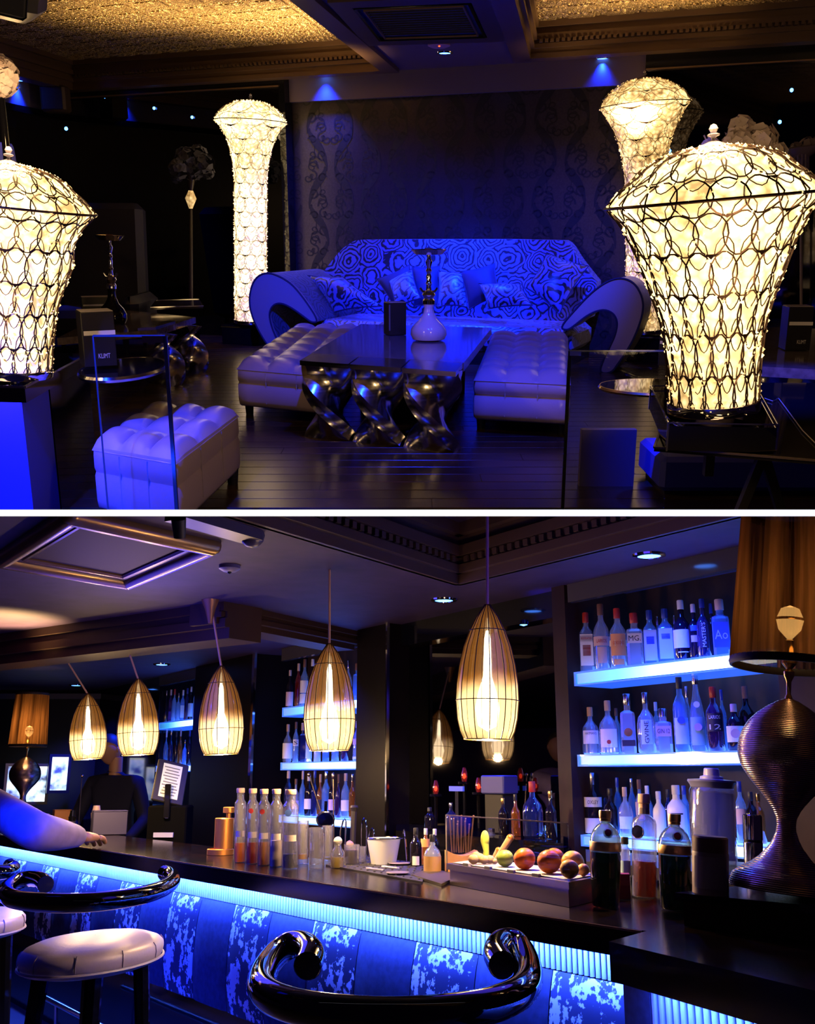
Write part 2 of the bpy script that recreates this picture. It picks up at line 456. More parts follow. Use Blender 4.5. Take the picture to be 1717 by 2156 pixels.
n1 = nd(tin, 'ShaderNodeTexNoise', Scale=30.0, Detail=3.0); Lk.new(co, n1.inputs['Vector'])
hh = math_n(tin, 'ADD', math_n(tin, 'SINE', math_n(tin, 'MULTIPLY', v1.outputs['Distance'], 16.0)), n1.outputs[0])
bump(tin, hh, .9, .014)
rr = ramp(tin, hh, [(.2, (.34, .22, .10)), (.9, (.74, .54, .28))]); Lk.new(rr.outputs[0], B.inputs['Base Color'])
mol = MB()
tiles = {}
def coffer(a0, a1, d1, name, nmax):
    # stepped moulding around the far and side edges, with dentils
    fr = MB()
    steps = [(0, .00, .16), (.16, .03, .30), (.30, .01, .42), (.42, .05, .60), (.60, .02, .80), (.80, .06, 1.0)]
    H = zC - zS
    for (t0, o, t1) in steps:
        z0, z1 = zS + H * t0, zS + H * t1
        e = .05 + o
        fr.prism([da(a0 - .02, d1 - e), da(a1 + .02, d1 - e), da(a1 + .02, d1 + .01), da(a0 - .02, d1 + .01)], z0, z1)
        fr.prism([da(a0 - .01, D0), da(a0 + e, D0), da(a0 + e, d1), da(a0 - .01, d1)], z0, z1)
        fr.prism([da(a1 - e, D0), da(a1 + .01, D0), da(a1 + .01, d1), da(a1 - e, d1)], z0, z1)
    for q in ((a0 - .02, a1 + .02, d1 - .06, d1 + .10), (a0 - .10, a0 + .05, D0, d1 + .10), (a1 - .05, a1 + .10, D0, d1 + .10)):
        fr.prism([da(q[0], q[2]), da(q[1], q[2]), da(q[1], q[3]), da(q[0], q[3])], zS - .035, zS + .002)
    f = struct('trim_%d' % name, fr, mould, smooth=False)
    dn = MB(); a = a0 + .12
    while a < a1 - .1:
        dn.prism([da(a, d1 - .115), da(a + .026, d1 - .115), da(a + .026, d1 - .06), da(a, d1 - .06)], zS + H * .32, zS + H * .41); a += .045
    q = dn.build('dentil_row', mould, f, smooth=False); q['kind'] = 'stuff'
    c = struct('ceiling_%d' % name, MB().prism([da(a0, D0), da(a1, D0), da(a1, d1), da(a0, d1)], zC + .012, zC + .05), tin, smooth=False)
    s = .30; me = MB().cbox(.004, s - .004, .004, s - .004, 0, .016, .006)
    me.cbox(.045, s - .045, .045, s - .045, -.007, .002, .006)
    T_ = Matrix(((-WD[0], DD[0], 0, 0), (-WD[1], DD[1], 0, 0), (0, 0, 1, 0), (0, 0, 0, 1)))
    mt = MB().add(me.v, me.f, T_).mesh('ceiling_tile', False); mt.materials.append(tin)
    i = 0
    d = d1 - s - .02
    while d > D0 and i < nmax:
        a = a0
        while a < a1 - .02 and i < nmax:
            b = da(a, d)
            if b[1] > 2.4 and abs(b[0]) < .46 * b[1] + .3:
                place('ceiling_tile', mt, c, (b[0], b[1], zC)); i += 1
            a += s
        d -= s
coffer(aL0, aL1, dL, 10, 240)
coffer(aR0, aR0 + 3.0, dR, 11, 160)

# ------------------------------------------------------------------ lounge lights
def downlight(px, py, label, power, to=None, deg=75, z=None, r=.045):
    P = onz(px, py, (z if z is not None else zS))
    t = thing('downlight', label, 'ceiling light', (P.x, P.y, P.z), group='blue ceiling downlights')
    MB().lathe([(r * 1.5, 0), (r * 1.45, -.008), (r * 1.05, -.010), (r, -.002)], 20).build('rim', chrome, t)
    MB().lathe([(r, -.003), (r * .95, -.007), (.001, -.010)], 20, cap1=False).build('lens', led_blue, t)
    tt = Vector(to) - P if to is not None else Vector((0, 0, -1))
    if power: spot('downlight_beam', tt.normalized() * .03 + Vector((0, 0, -.012)), tt, BLUE, power, deg, .8, .03, t)
    return t
sofa_c = onp(950, 590, (SOF.x, SOF.y + .6), WD)
downlight(937, 110, 'blue downlight in the middle of the soffit, just below the cassette unit', 1300, sofa_c, 60)
downlight(679, 156, 'blue downlight over the left end of the patterned wallpaper', 160, None, 90)
downlight(1270, 122, 'blue downlight over the right end of the patterned wallpaper', 190, None, 90)
downlight(40, 168, 'blue downlight beside the white flower ball at the left edge', 130, None, 90)
# downlights of the same ceiling outside the picture
for (x, y, tx, ty, tz, pw, dg) in ((-1.25, 1.9, -.98, 3.5, -.95, 1500, 36), (.05, 4.0, .05, 5.4, -.7, 360, 60), (.25, 3.25, 1.5, 4.02, -.98, 1500, 34), (-1.9, 2.3, -1.75, 3.3, -.9, 1500, 40), (-.9, 5.6, -.5, 9.0, -.45, 1100, 44), (1.0, 5.6, .9, 8.6, -.45, 1100, 44), (.9, 4.2, .75, 6.2, -.8, 150, 60)):
    spot('ceiling_beam', (x, y, zS - .03), (tx, ty, tz), BLUE, pw, dg, .9, .04)

for (px, py, pw, zz) in ((600, 40, 480, -.35), (300, 20, 240, -.3), (1330, 10, 200, -.3)):   # unseen spots added to brighten the gold coffers
    g_ = onz(px, py, zC); spot('coffer_fill_spot', g_ + Vector((.05, -.1, -.95)), g_, (1.0, .66, .26), pw, 100, 1.0, .15)

# ------------------------------------------------------------------ crystal lamps
def crystal_mat(name, lo, hi, e_lo, e_hi, scale):
    m = M(name, (.9, .8, .6), .2)
    N, L, B = nodes(m); co = objco(m)
    v = nd(m, 'ShaderNodeTexVoronoi', Scale=scale); L.new(co, v.inputs['Vector'])
    n = nd(m, 'ShaderNodeTexNoise', Scale=5.5, Detail=2.0); L.new(co, n.inputs['Vector'])
    f = math_n(m, 'ADD', math_n(m, 'MULTIPLY', math_n(m, 'SUBTRACT', .9, v.outputs['Distance']), .55), math_n(m, 'MULTIPLY', n.outputs[0], .75))
    r = ramp(m, f, [(.45, lo), (.95, hi)]); L.new(r.outputs[0], B.inputs['Emission Color'])
    r2 = ramp(m, f, [(.40, (e_lo,) * 3), (.98, (e_hi,) * 3)])
    t = nd(m, 'ShaderNodeTexCoord'); sx = nd(m, 'ShaderNodeSeparateXYZ'); L.new(t.outputs['Object'], sx.inputs[0])
    r3 = ramp(m, math_n(m, 'MULTIPLY', sx.outputs[2], 3.0), [(.0, (.42,) * 3), (.75, (1,) * 3)])
    L.new(math_n(m, 'MULTIPLY', r2.outputs[0], r3.outputs[0]), B.inputs['Emission Strength'])
    return m
cry_near = crystal_mat('lit_crystal', (1.0, .60, .20), (1.0, .80, .42), .95, 4.2, 34)
cry_far = crystal_mat('lit_crystal_bright', (1.0, .64, .24), (1.0, .82, .46), 1.1, 4.2, 34)
cry_dim = crystal_mat('lit_crystal_dim', (1.0, .55, .16), (1.0, .74, .34), .35, 2.4, 34)
cap_m = M('lamp_cap', (.35, .33, .45), .25, .6)
def crystal_lamp(px, py, z, prof, label, rows, n_oval, mat, watts, bead=.012, wt=.0028, k=None, mid=.5):
    P = onz(px, py, z + .012); s = k or ppm(P)
    pr = [(r * s, h * s) for (r, h) in prof]
    t = thing('crystal_lamp', label, 'lamp', P, (0, lean(px), 0), 'crystal lamps')
    MB().lathe(pr, 40, cap0=True).build('crystal_shade', mat, t, ang=80)
    # arc length along the profile
    Ls = [0]
    for (a, b) in zip(pr, pr[1:]): Ls.append(Ls[-1] + math.hypot(b[0] - a[0], b[1] - a[1]))
    def at(l):
        l = min(max(l, 0), Ls[-1])
        for i in range(len(pr) - 1):
            if l <= Ls[i + 1] + 1e-9:
                q = (l - Ls[i]) / max(Ls[i + 1] - Ls[i], 1e-9)
                return pr[i][0] + (pr[i + 1][0] - pr[i][0]) * q, pr[i][1] + (pr[i + 1][1] - pr[i][1]) * q
        return pr[-1]
    def sp(l, a, o=.006):
        r, h = at(l); return Vector(((r + o) * math.cos(a), (r + o) * math.sin(a), h + (o if l > Ls[-1] * .8 else 0)))
    lat = MB()
    for j, (f0, f1) in enumerate(rows):
        l0, l1 = f0 * Ls[-1], f1 * Ls[-1]; lm = (l0 + l1) / 2
        n = n_oval
        for i in range(n):
            a = 2 * pi * (i + (j % 2) * .5) / n; hw = 2 * pi / n * .60
            pts = [sp(lm + (l1 - l0) * .56 * math.sin(u), a + hw * math.cos(u) * abs(math.cos(u)) ** .25) for u in [2 * pi * q / 14 for q in range(14)]]
            lat.tube(pts, wt, 3, closed=True)
            # small ovals nested at the foot of each pair and a dark plate at the joint
            pts = [sp(l0 + (l1 - l0) * (.02 + .40 * math.sin(u)), a + pi / n + hw * .62 * math.cos(u) * abs(math.cos(u)) ** .25, .005) for u in [2 * pi * q / 12 for q in range(12)]]
            lat.tube(pts, wt * .7, 3, closed=True)
            if (i + j) % 2 == 0:
                aj = a + pi / n; w = hw * .55; q = (l1 - l0) * .13
                lat.add([sp(l1, aj - w, .008), sp(l1, aj + w, .008), sp(l1 - q * .5, aj + w * .3, .009), sp(l1 - q, aj, .009), sp(l1 - q * .5, aj - w * .3, .009)], [(0, 1, 2, 3, 4), (4, 3, 2, 1, 0)])
    lat.build('wire_lattice', wire, t)
    im = max(range(len(pr)), key=lambda i: pr[i][0])
    rim = pr[im]
    MB().tube([((rim[0] + .006) * math.cos(2 * pi * i / 40), (rim[0] + .006) * math.sin(2 * pi * i / 40), rim[1]) for i in range(40)], wt * 1.7, 5, closed=True).build('rim_ring', wire, t)
    MB().lathe([(pr[0][0] + .008, -.004), (pr[0][0] + .010, .0), (pr[0][0] + .010, .026), (pr[0][0] + .004, .030)], 40).build('base_ring', chrome, t)
    tp = pr[-1]
    MB().lathe([(tp[0] + .045, tp[1] - .012), (tp[0] + .03, tp[1] + .004), (.012, tp[1] + .018), (.006, tp[1] + .022), (.006, tp[1] + .028), (.017, tp[1] + .032), (.017, tp[1] + .036), (.008, tp[1] + .040), (.013, tp[1] + .050), (.008, tp[1] + .060), (.001, tp[1] + .063)], 18).build('finial', cap_m, t)
    bd = MB(); rnd = random.Random(int(px))
    for i in range(900):
        l = rnd.random() * Ls[-1] * .985; a = rnd.random() * 2 * pi; c = sp(l, a, .004); b = bead * (.6 + .7 * rnd.random())
        v = [c + Vector(q) * b for q in ((1, 0, 0), (-1, 0, 0), (0, 1, 0), (0, -1, 0), (0, 0, 1), (0, 0, -1))]
        bd.add(v, [(0, 2, 4), (2, 1, 4), (1, 3, 4), (3, 0, 4), (2, 0, 5), (1, 2, 5), (3, 1, 5), (0, 3, 5)])
    o = bd.build('crystal_beads', mat, t, smooth=False); o['kind'] = 'stuff'
    if watts:
        for h in ((.25, .62, 1.18) if len(rows) < 12 else ()):
            point('lamp_glow', (0, -(rim[0] + .08), tp[1] * h) if h < 1 else (0, 0, tp[1] * h), WARM, watts / 6 if h < 1 else watts * 1.1, .08, t)
    return t
NEAR = [(88, 0), (89, 60), (92, 110), (96, 150), (104, 195), (119, 240), (137, 290), (155, 340), (178, 388), (200, 412), (208, 423), (188, 446), (165, 466), (138, 486), (108, 503), (60, 516), (12, 520)]
nrows = [(.0, .12), (.12, .245), (.245, .37), (.37, .495), (.495, .615), (.615, .735), (.745, .865), (.865, .985)]
ZL = -.545
crystal_lamp(1503, 862, ZL, NEAR, 'short broad crystal lamp glowing on the mirrored plinth at the right', nrows, 20, cry_near, 22, .007, .0027)
crystal_lamp(18, 785, ZL, [(r * .80 + (14 if h < 300 else 0), h * .80) for r, h in NEAR], 'short broad crystal lamp cut off by the left edge, on the left console', nrows, 20, cry_near, 22, .007, .0027)
COLP = [(33, 0), (33, 100), (33, 200), (33, 290), (36, 318), (42, 345), (50, 368), (62, 386), (73, 396), (64, 410), (50, 423), (30, 432), (8, 435)]
crow = [(i / 15 * .86, (i + 1) / 15 * .86) for i in range(15)] + [(.87, .99)]
PL = onz(528, 690, -.80)
crystal_lamp(528, 680, -.915, COLP, 'tall slim column crystal lamp left of the sofa, brightest of all', crow, 9, cry_far, 16, .007, .0022)
COLR = [(38, 0), (38, 150), (38, 240), (39, 300), (44, 345), (52, 380), (62, 405), (76, 430), (88, 446), (76, 466), (56, 482), (34, 491), (8, 495)]
crystal_lamp(1358, 700, -.875, COLR, 'tall slim column crystal lamp standing behind the right sofa arm', crow, 9, cry_dim, 10, .007, .0022)
# ================================================================== LOUNGE: furniture
ROOM = 'U'
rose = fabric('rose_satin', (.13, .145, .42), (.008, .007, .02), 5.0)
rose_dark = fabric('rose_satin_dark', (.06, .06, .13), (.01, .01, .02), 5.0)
navy = M('navy_velvet', (.012, .014, .06), .7)
cream = leather('cream_leather', (.34, .26, .30), .38)
white_l = leather('white_leather', (.38, .29, .36), .30)
SW = WD; SN = (WD[1], -WD[0])                          # sofa: along, and away from the viewer
SN = (-WD[1] * -1, WD[0] * -1)
def sp_(px, py, off=0.0):                              # point on the sofa's front plane, off metres behind it
    return onp(px, py, (SOF.x + SN[0] * off, SOF.y + SN[1] * off), WD)
so_o = Vector((sp_(935, 700).x, sp_(935, 700).y, HF))
sofa = thing('sofa', 'long blue-lit sofa in rose-patterned satin with cream looped arms', 'sofa', so_o)
def uz(p): return ((p[0] - so_o.x) * -WD[0] + (p[1] - so_o.y) * -WD[1], p[2] - so_o.z)   # along (to the right), up
TS = Matrix(((-WD[0], SN[0], 0, 0), (-WD[1], SN[1], 0, 0), (0, 0, 1, 0), (0, 0, 0, 1)))    # local u, depth, up
def ext(poly, d0, d1, T=TS):                           # outline in (u, z) pushed from depth d0 to d1
    mb = MB(); n = len(poly)
    ar = sum(poly[i][0] * poly[(i + 1) % n][1] - poly[(i + 1) % n][0] * poly[i][1] for i in range(n))
    if ar < 0: poly = poly[::-1]
    vs = [(p[0], d0, p[1]) for p in poly] + [(p[0], d1, p[1]) for p in poly]
    fs = [tuple(range(n)), tuple(range(2 * n - 1, n - 1, -1))] + [((i + 1) % n, i, n + i, n + (i + 1) % n) for i in range(n)]
    return mb.add(vs, fs, T)
def smooth_poly(P, it=2):
    for _ in range(it):
        Q = []
        for i in range(len(P)):
            a, b = Vector(P[i]), Vector(P[(i + 1) % len(P)]); Q += [tuple(a * .75 + b * .25), tuple(a * .25 + b * .75)]
        P = Q
    return P
armR = [(1179, 690), (1215, 648), (1250, 612), (1283, 590), (1312, 584), (1338, 596), (1354, 625), (1356, 655), (1343, 697), (1325, 733), (1303, 765), (1288, 786), (1262, 786), (1272, 755), (1286, 728), (1298, 700), (1301, 675), (1290, 657), (1268, 651), (1238, 663), (1210, 686), (1195, 696)]
armL = [(672, 676), (642, 630), (615, 597), (587, 580), (562, 573), (541, 582), (529, 605), (525, 637), (532, 668), (548, 702), (572, 738), (596, 762), (606, 778), (630, 778), (612, 752), (592, 728), (578, 703), (570, 680), (567, 660), (574, 643), (590, 637), (612, 646), (640, 666), (658, 680)]
for P in (armR, armL):
    out = smooth_poly([uz(sp_(x, y)) for x, y in P])
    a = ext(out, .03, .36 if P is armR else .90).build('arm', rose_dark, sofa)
    ext(out, 0, .032).build('arm_facing', cream, a)['label'] = 'cream leather front of the looped arm'
    cs = Vector((sum(p[0] for p in out) / len(out), 0, sum(p[1] for p in out) / len(out)))
    MB().tube([TS @ Vector((p[0], -.004, p[1])) for p in out], .008, 5, closed=True).build('piping', navy, a)
back = [(640, 680), (662, 600), (690, 557), (712, 527), (735, 508), (760, 504), (1178, 504), (1196, 514), (1214, 543), (1238, 572), (1262, 600), (1240, 690)]
bp = smooth_poly([uz(sp_(x, y, .82)) for x, y in back], 1)
bk = ext(bp, .78, .96); bk.v = [tuple(Vector(v) + Vector((SN[0], SN[1], 0)) * (.18 * max(0, v[2] - .35))) for v in bk.v]
bk.build('backrest', rose, sofa)
s0, s1 = uz(sp_(672, 685))[0], uz(sp_(1185, 695))[0]
zsf = sp_(935, 686).z - HF
MB().cbox(s0 - .05, s1 + .05,   .06, .85, .10, zsf, .05, TS).build('seat', rose, sofa)
MB().box(s0 - .02, s1 + .02, .12, .9, 0, .10, TS).build('base', black_matt, sofa)

def pillow(px4, off, label, mat, puff=.10, tilt=.25):  # corners in the picture, off metres behind the sofa front
    P = [sp_(x, y, off + tilt * (1 if i in (0, 1) else 0)) for i, (x, y) in enumerate(px4)]
    c = sum(P, Vector()) / 4; base = min(p.z for p in P)
    o = thing('cushion', label, 'cushion', (c.x, c.y, base), group='cushions on the sofa')
    nrm = (P[1] - P[0]).cross(P[3] - P[0]).normalized()
    def fn(sgn):
        def f(u, v):
            pin = 1 - .10 * (math.sin(pi * u) if False else 1) * 0
            uu = .5 + (u - .5) * (1 - .10 * math.sin(pi * v)); vv = .5 + (v - .5) * (1 - .10 * math.sin(pi * u))
            p = P[0] * (1 - uu) * (1 - vv) + P[1] * uu * (1 - vv) + P[2] * uu * vv + P[3] * (1 - uu) * vv
            h = puff * (max(0, math.sin(pi * u)) * max(0, math.sin(pi * v))) ** .42
            return p + nrm * h * sgn - Vector((c.x, c.y, base))
        return f
    mb = MB().grid(fn(1), 12, 12); m2 = MB().grid(fn(-1), 12, 12)
    mb.add(m2.v, [f[::-1] for f in m2.f]); mb.build('cover', mat, o, ang=70)
    ed = []
    for (a, b) in ((0, 1), (1, 2), (2, 3), (3, 0)):
        for i in range(8):
            t = i / 8; e = [(t, 0), (1, t), (1 - t, 1), (0, 1 - t)][a]; ed.append(fn(1)(*e))
    MB().tube(ed, .006, 4, closed=True).build('piping', navy, o)
pillow([(648, 580), (722, 583), (806, 645), (704, 657)], .25, 'large rose-patterned cushion leaning on the left sofa arm', rose, .10, .2)
pillow([(792, 588), (862, 558), (872, 632), (832, 648)], .40, 'plain navy cushion behind the folded patterned one, left of the hookah', navy, .07)
pillow([(818, 592), (868, 566), (886, 628), (834, 650)], .28, 'crumpled rose-patterned cushion left of the hookah', rose, .07)
pillow([(868, 560), (926, 560), (926, 646), (872, 646)], .42, 'plain navy cushion standing right behind the hookah stem', navy, .06)
pillow([(924, 570), (984, 572), (984, 646), (922, 646)], .34, 'upright rose-patterned cushion just right of the hookah', rose, .07)
pillow([(968, 572), (1042, 555), (1056, 622), (988, 652)], .30, 'tilted plain navy cushion right of the hookah', navy, .07)
pillow([(1008, 597), (1100, 598), (1122, 642), (1028, 650)], .15, 'low rose-patterned cushion lying before the tilted navy one', rose, .07, .15)
pillow([(1152, 532), (1240, 560), (1178, 662), (1108, 606)], .25, 'large rose-patterned cushion leaning on the right sofa arm', rose, .10, .25)

# tufted ottomans: quad of the top (front left, front right, back right, back left), number of tufts
def ottoman(quad, zt, zb, nu, nv, label, foot=True, side_n=3):
    q = [Vector((p[0], p[1], 0)) for p in quad]; c = sum(q, Vector()) / 4
    t = thing('ottoman', label, 'ottoman', (c.x, c.y, HF), group='white tufted leather ottomans')
    q = [p - c for p in q]; zt -= HF; zb -= HF
    def bl(u, v): return q[0] * (1 - u) * (1 - v) + q[1] * u * (1 - v) + q[2] * u * v + q[3] * (1 - u) * v
    r = .05
    def top(u, v):
        p = bl(u, v)
        k = (abs(math.sin(pi * nu * u)) ** .55) * (abs(math.sin(pi * nv * v)) ** .55)
        e = min(u, 1 - u, v, 1 - v); ed = min(1, e / .06)
        return Vector((p.x, p.y, zt - .045 + .032 * k + .01 * ed - .02 * (1 - ed) ** 2))
    MB().grid(top, nu * 8, nv * 8).build('tufted_top', white_l, t, ang=75)
    def ring(z, o): return [Vector((p.x, p.y, 0)) * (1 - o) + Vector((0, 0, z)) for p in per]
    per = []
    for a in range(4):
        A, B = q[a], q[(a + 1) % 4]
        for i in range(10): per.append(A + (B - A) * (.02 + .96 * i / 9))
    mid = (zt + zb) / 2
    lv = [(zb, .03), (zb + .012, .008), (zb + .04, -.004), (mid - .018, -.004), (mid - .002, .012), (mid + .002, .012), (mid + .018, -.004), (zt - .09, -.002), (zt - .062, .006), (zt - .052, .02), (zt - .056, .06)]
    R = [p for (z, o) in lv for p in ring(z, o)]; n = 40
    fs = [(j * n + i, j * n + (i + 1) % n, (j + 1) * n + (i + 1) % n, (j + 1) * n + i) for j in range(len(lv) - 1) for i in range(n)]
    MB().add(R, fs + [tuple(range(n - 1, -1, -1))]).build('upholstered_side', white_l, t, ang=75)
    sm = MB()
    for a in range(4):                                 # seams down the sides
        A, B = q[a], q[(a + 1) % 4]
        for i in range(1, side_n):
            p = A + (B - A) * (i / side_n); p = p * 1.0015
            sm.tube([(p.x, p.y, zb + .03), (p.x, p.y, zt - .07)], (.003), 4)
    sm.build('side_seam', M('seam_thread', (.36, .30, .33), .6), t)['kind'] = 'stuff'
    if foot:
        for p in q:
            p = p * .86; MB().lathe([(.022, 0), (.028, zb + .01)], 10, Matrix.Translation((p.x, p.y, 0))).build('foot', black_matt, t)
    return t
zo = -.745
oL = [plan(496, 754, zo), plan(690, 769, zo), plan(760, 677, zo), plan(623, 675, zo)]
ottoman(oL, zo, HF + .075, 3, 7, 'long white tufted leather ottoman left of the coffee table')
oR = [plan(998, 776, zo), plan(1204, 785, zo), plan(1197, 692, zo), plan(1036, 690, zo)]
ottoman(oR, zo, HF + .075, 3, 7, 'long white tufted leather ottoman right of the coffee table')
oF = [plan(190, 912, zo), plan(368, 940, zo), plan(502, 846, zo), plan(322, 833, zo)]
ottoman(oF, zo, HF + .06, 3, 3, 'square white tufted leather ottoman in front, seen through the clear glass panel')

# coffee table on three twisted steel legs
def twist_leg(w, d, h, n=22, turn=pi, a0=0.0, m=20):
    vs, fs = [], []
    def sec():
        P = []
        for i in range(m):
            a = 2 * pi * i / m; c, s = math.cos(a), math.sin(a); k = (abs(c) ** 11 + abs(s) ** 11) ** (-1 / 11)
            P.append((c * k * w / 2, s * k * d / 2))
        return P
    S = sec()
    for j in range(n + 1):
        t = j / n; e = t; a = a0 + turn * e
        for x, y in S: vs.append((x * math.cos(a) - y * math.sin(a), x * math.sin(a) + y * math.cos(a), h * t))
    for j in range(n):
        for i in range(m): fs.append((j * m + i, j * m + (i + 1) % m, (j + 1) * m + (i + 1) % m, (j + 1) * m + i))
    fs += [tuple(range(m - 1, -1, -1)), tuple(n * m + i for i in range(m))]
    return MB().add(vs, fs)
marble = M('grey_marble', (.16, .12, .13), .10, spec=.6)
noisy(marble, 26, (.09, .065, .07), (.20, .15, .15), .3, .7, detail=8)
zT = -.68
tq = [plan(630, 759, zT), plan(962, 783, zT), plan(1036, 690, zT), plan(760, 682, zT)]
tc = sum((Vector((p[0], p[1], 0)) for p in tq), Vector()) / 4
tab = thing('coffee_table', 'low marble-topped coffee table on three twisted steel legs', 'coffee table', (tc.x, tc.y, HF))
Q = [(p[0] - tc.x, p[1] - tc.y) for p in tq]
fd = Vector((Q[1][0] - Q[0][0], Q[1][1] - Q[0][1], 0)); fl_ = fd.length; fd.normalize(); fa = math.atan2(fd.y, fd.x)
bd_ = (Vector((Q[3][0] - Q[0][0], Q[3][1] - Q[0][1], 0)) * .5 + Vector((Q[2][0] - Q[1][0], Q[2][1] - Q[1][1], 0)) * .5)
b1 = bd_ * .16
pt = lambda a, b: (a[0] + b.x, a[1] + b.y)
def lerp(a, b, t): return (a[0] + (b[0] - a[0]) * t, a[1] + (b[1] - a[1]) * t)
hT = zT - HF
MB().slab([lerp(Q[0], Q[3], .155), lerp(Q[1], Q[2], .155), Q[2], Q[3]], hT - .045, hT).build('marble_top', marble, tab, smooth=False)
for i in range(3):
    e0, e1 = lerp(Q[0], Q[1], i / 3 + .005), lerp(Q[0], Q[1], (i + 1) / 3 - .005)
    f0, f1 = lerp(Q[3], Q[2], i / 3 + .005), lerp(Q[3], Q[2], (i + 1) / 3 - .005)
    g0, g1 = lerp(e0, f0, .152), lerp(e1, f1, .152)
    cx, cy = (e0[0] + e1[0] + g0[0] + g1[0]) / 4, (e0[1] + e1[1] + g0[1] + g1[1]) / 4
    w = math.hypot(e1[0] - e0[0], e1[1] - e0[1]); d = w * .44
    lg = twist_leg(w * .98, d, hT - .022, turn=-pi * .98).build('twisted_leg', steel, tab, (cx, cy - 0, 0), (0, 0, fa), ang=60)
    MB().slab([e0, e1, g1, g0], hT - .024, hT).build('leg_plate', steel, tab, smooth=False)
for q in (.55, .92):
    p = lerp(lerp(Q[0], Q[1], .5), lerp(Q[3], Q[2], .5), q)
    MB().box(-.30, .30, -.05, .05, 0, hT - .045).build('rear_support', black_matt, tab, (p[0], p[1], 0), (0, 0, fa))

# water pipes
glass_white = M('opal_glass', (.62, .50, .52), .12, spec=.7, coat=.5)
def hookah(px, py, pyt, label, base_mat, zt, r_px):
    P = onz(px, py, zt + .003); s = ppm(P); H = zat(P.x, P.y, pyt) - zt; R = r_px * s
    t = thing('hookah', label, 'hookah', P, (0, lean(px) * .5, 0), 'water pipes')
    MB().lathe([(R * .72, 0), (R * .88, H * .012), (R, H * .06), (R * .98, H * .12), (R * .80, H * .18), (R * .48, H * .235), (R * .30, H * .30), (R * .25, H * .36), (R * .30, H * .395), (R * .30, H * .40)], 28).build('vase', base_mat, t)
    MB().lathe([(R * .30, H * .395), (R * .34, H * .40), (R * .34, H * .44), (R * .26, H * .46), (R * .30, H * .48), (R * .38, H * .50), (R * .30, H * .53), (R * .16, H * .55), (R * .13, H * .60), (R * .18, H * .625), (R * .12, H * .65), (R * .15, H * .70), (R * .10, H * .73), (R * .17, H * .76), (R * .10, H * .79), (R * .16, H * .83), (R * .20, H * .86), (R * .10, H * .89), (R * .10, H * .93)], 16).build('stem', chrome, t)
    MB().lathe([(R * .12, H * .925), (R * .75, H * .935), (R * 1.0, H * .985), (R * 1.02, H * .99), (R * .72, H * .95), (R * .10, H * .95)], 28).build('tray', chrome, t)
    MB().lathe([(R * .12, H * .95), (R * .22, H * .97), (R * .24, H * 1.0), (R * .16, H * .99)], 14).build('bowl', M('clay_bowl', (.12, .05, .03), .6), t)
    for s_ in (-1, 1):
        MB().tube([(0, 0, H * .52), (s_ * R * .35, -R * .1, H * .54), (s_ * R * .48, -R * .12, H * .575)], R * .07, 8).build('hose_port', chrome, t)
    return t
hookah(903, 716, 524, 'hookah with milky white glass vase on the marble coffee table', glass_white, zT, 38)
black_vase = M('black_vase_glass', (.006, .005, .006), .08, spec=.6)

def menu_box(pxc, pyb, pyt, wpx, yaw, z, label, dpx=None, text=None, band=True, d=.10, th=0):
    P = onz(pxc, pyb, z + .002); s = ppm(P); h = zat(P.x, P.y, pyt) - z; w = wpx * s
    t = thing('menu_holder', label, 'menu', P, (0, 0, yaw), 'black table menus')
    MB().cbox(-w / 2, w / 2, -d / 2, d / 2, 0, h, .003).build('cover', black_card, t)
    MB().box(-w / 2 + .004, w / 2 - .002, -d / 2 + .004, d / 2 - .004, h, h + .003).build('pages', M('menu_pages', (.35, .30, .32), .6), t)
    if band: MB().box(-w / 2 + (w * .05), w / 2 + .001, -d / 2 - .0015, -d / 2, h * .58, h * .66).build('band', white_paper, t)
    if text: lettering(text, h * .085, white_paper, t, Matrix.Translation((w * .12, -d / 2 - .001, h * .20)), width=w * .36)
    return t
mh = menu_box(832, 704, 637, 38, .35, zT, 'black menu box standing left of the white hookah', band=False, d=.11)
MB().box(-.060, -.050, -.0580, -.0555, .03, .19).build('spine_label', M('grey_print', (.14, .11, .12), .6), mh)

# second seating group at the left
zT2 = -.70
q2 = [onz(110, 706, zT2), onz(352, 690, zT2), onz(428, 655, zT2), onz(200, 652, zT2)]
q2 = [plan(120, 712, zT2), plan(330, 694, zT2), plan(412, 668, zT2), plan(240, 650, zT2)]
c2 = sum((Vector((p[0], p[1], 0)) for p in q2), Vector()) / 4
t2 = thing('coffee_table', 'marble-topped table with twisted steel legs beside the left lamp', 'coffee table', (c2.x, c2.y, HF))
Q2 = [(p[0] - c2.x, p[1] - c2.y) for p in q2]; h2 = zT2 - HF
MB().slab(Q2, h2 - .045, h2).build('marble_top', marble, t2, smooth=False)
for (a, b, tt) in ((1, 2, .15), (1, 2, .85), (0, 3, .5)):
    p = lerp(Q2[a], Q2[b], tt); p = (p[0] * .92, p[1] * .92)
    twist_leg(.30, .09, h2 - .045).build('twisted_leg', steel, t2, (p[0], p[1], 0), (0, 0, -.7), ang=60)
MB().slab([lerp(Q2[1], Q2[2], -.02), lerp(Q2[1], Q2[2], .45), lerp(lerp(Q2[1], Q2[2], .45), lerp(Q2[0], Q2[3], .45), .22), lerp(Q2[1], Q2[0], .2)], h2, h2 + .02).build('leg_plate', steel, t2, smooth=False)
hookah(238, 682, 494, 'hookah with black vase on the left table', black_vase, zT2, 30)
menu_box(203, 668, 625, 56, .35, zT2, 'black menu box with white band behind the larger one, left table', d=.14)
P3 = onz(228, 765, -.60)
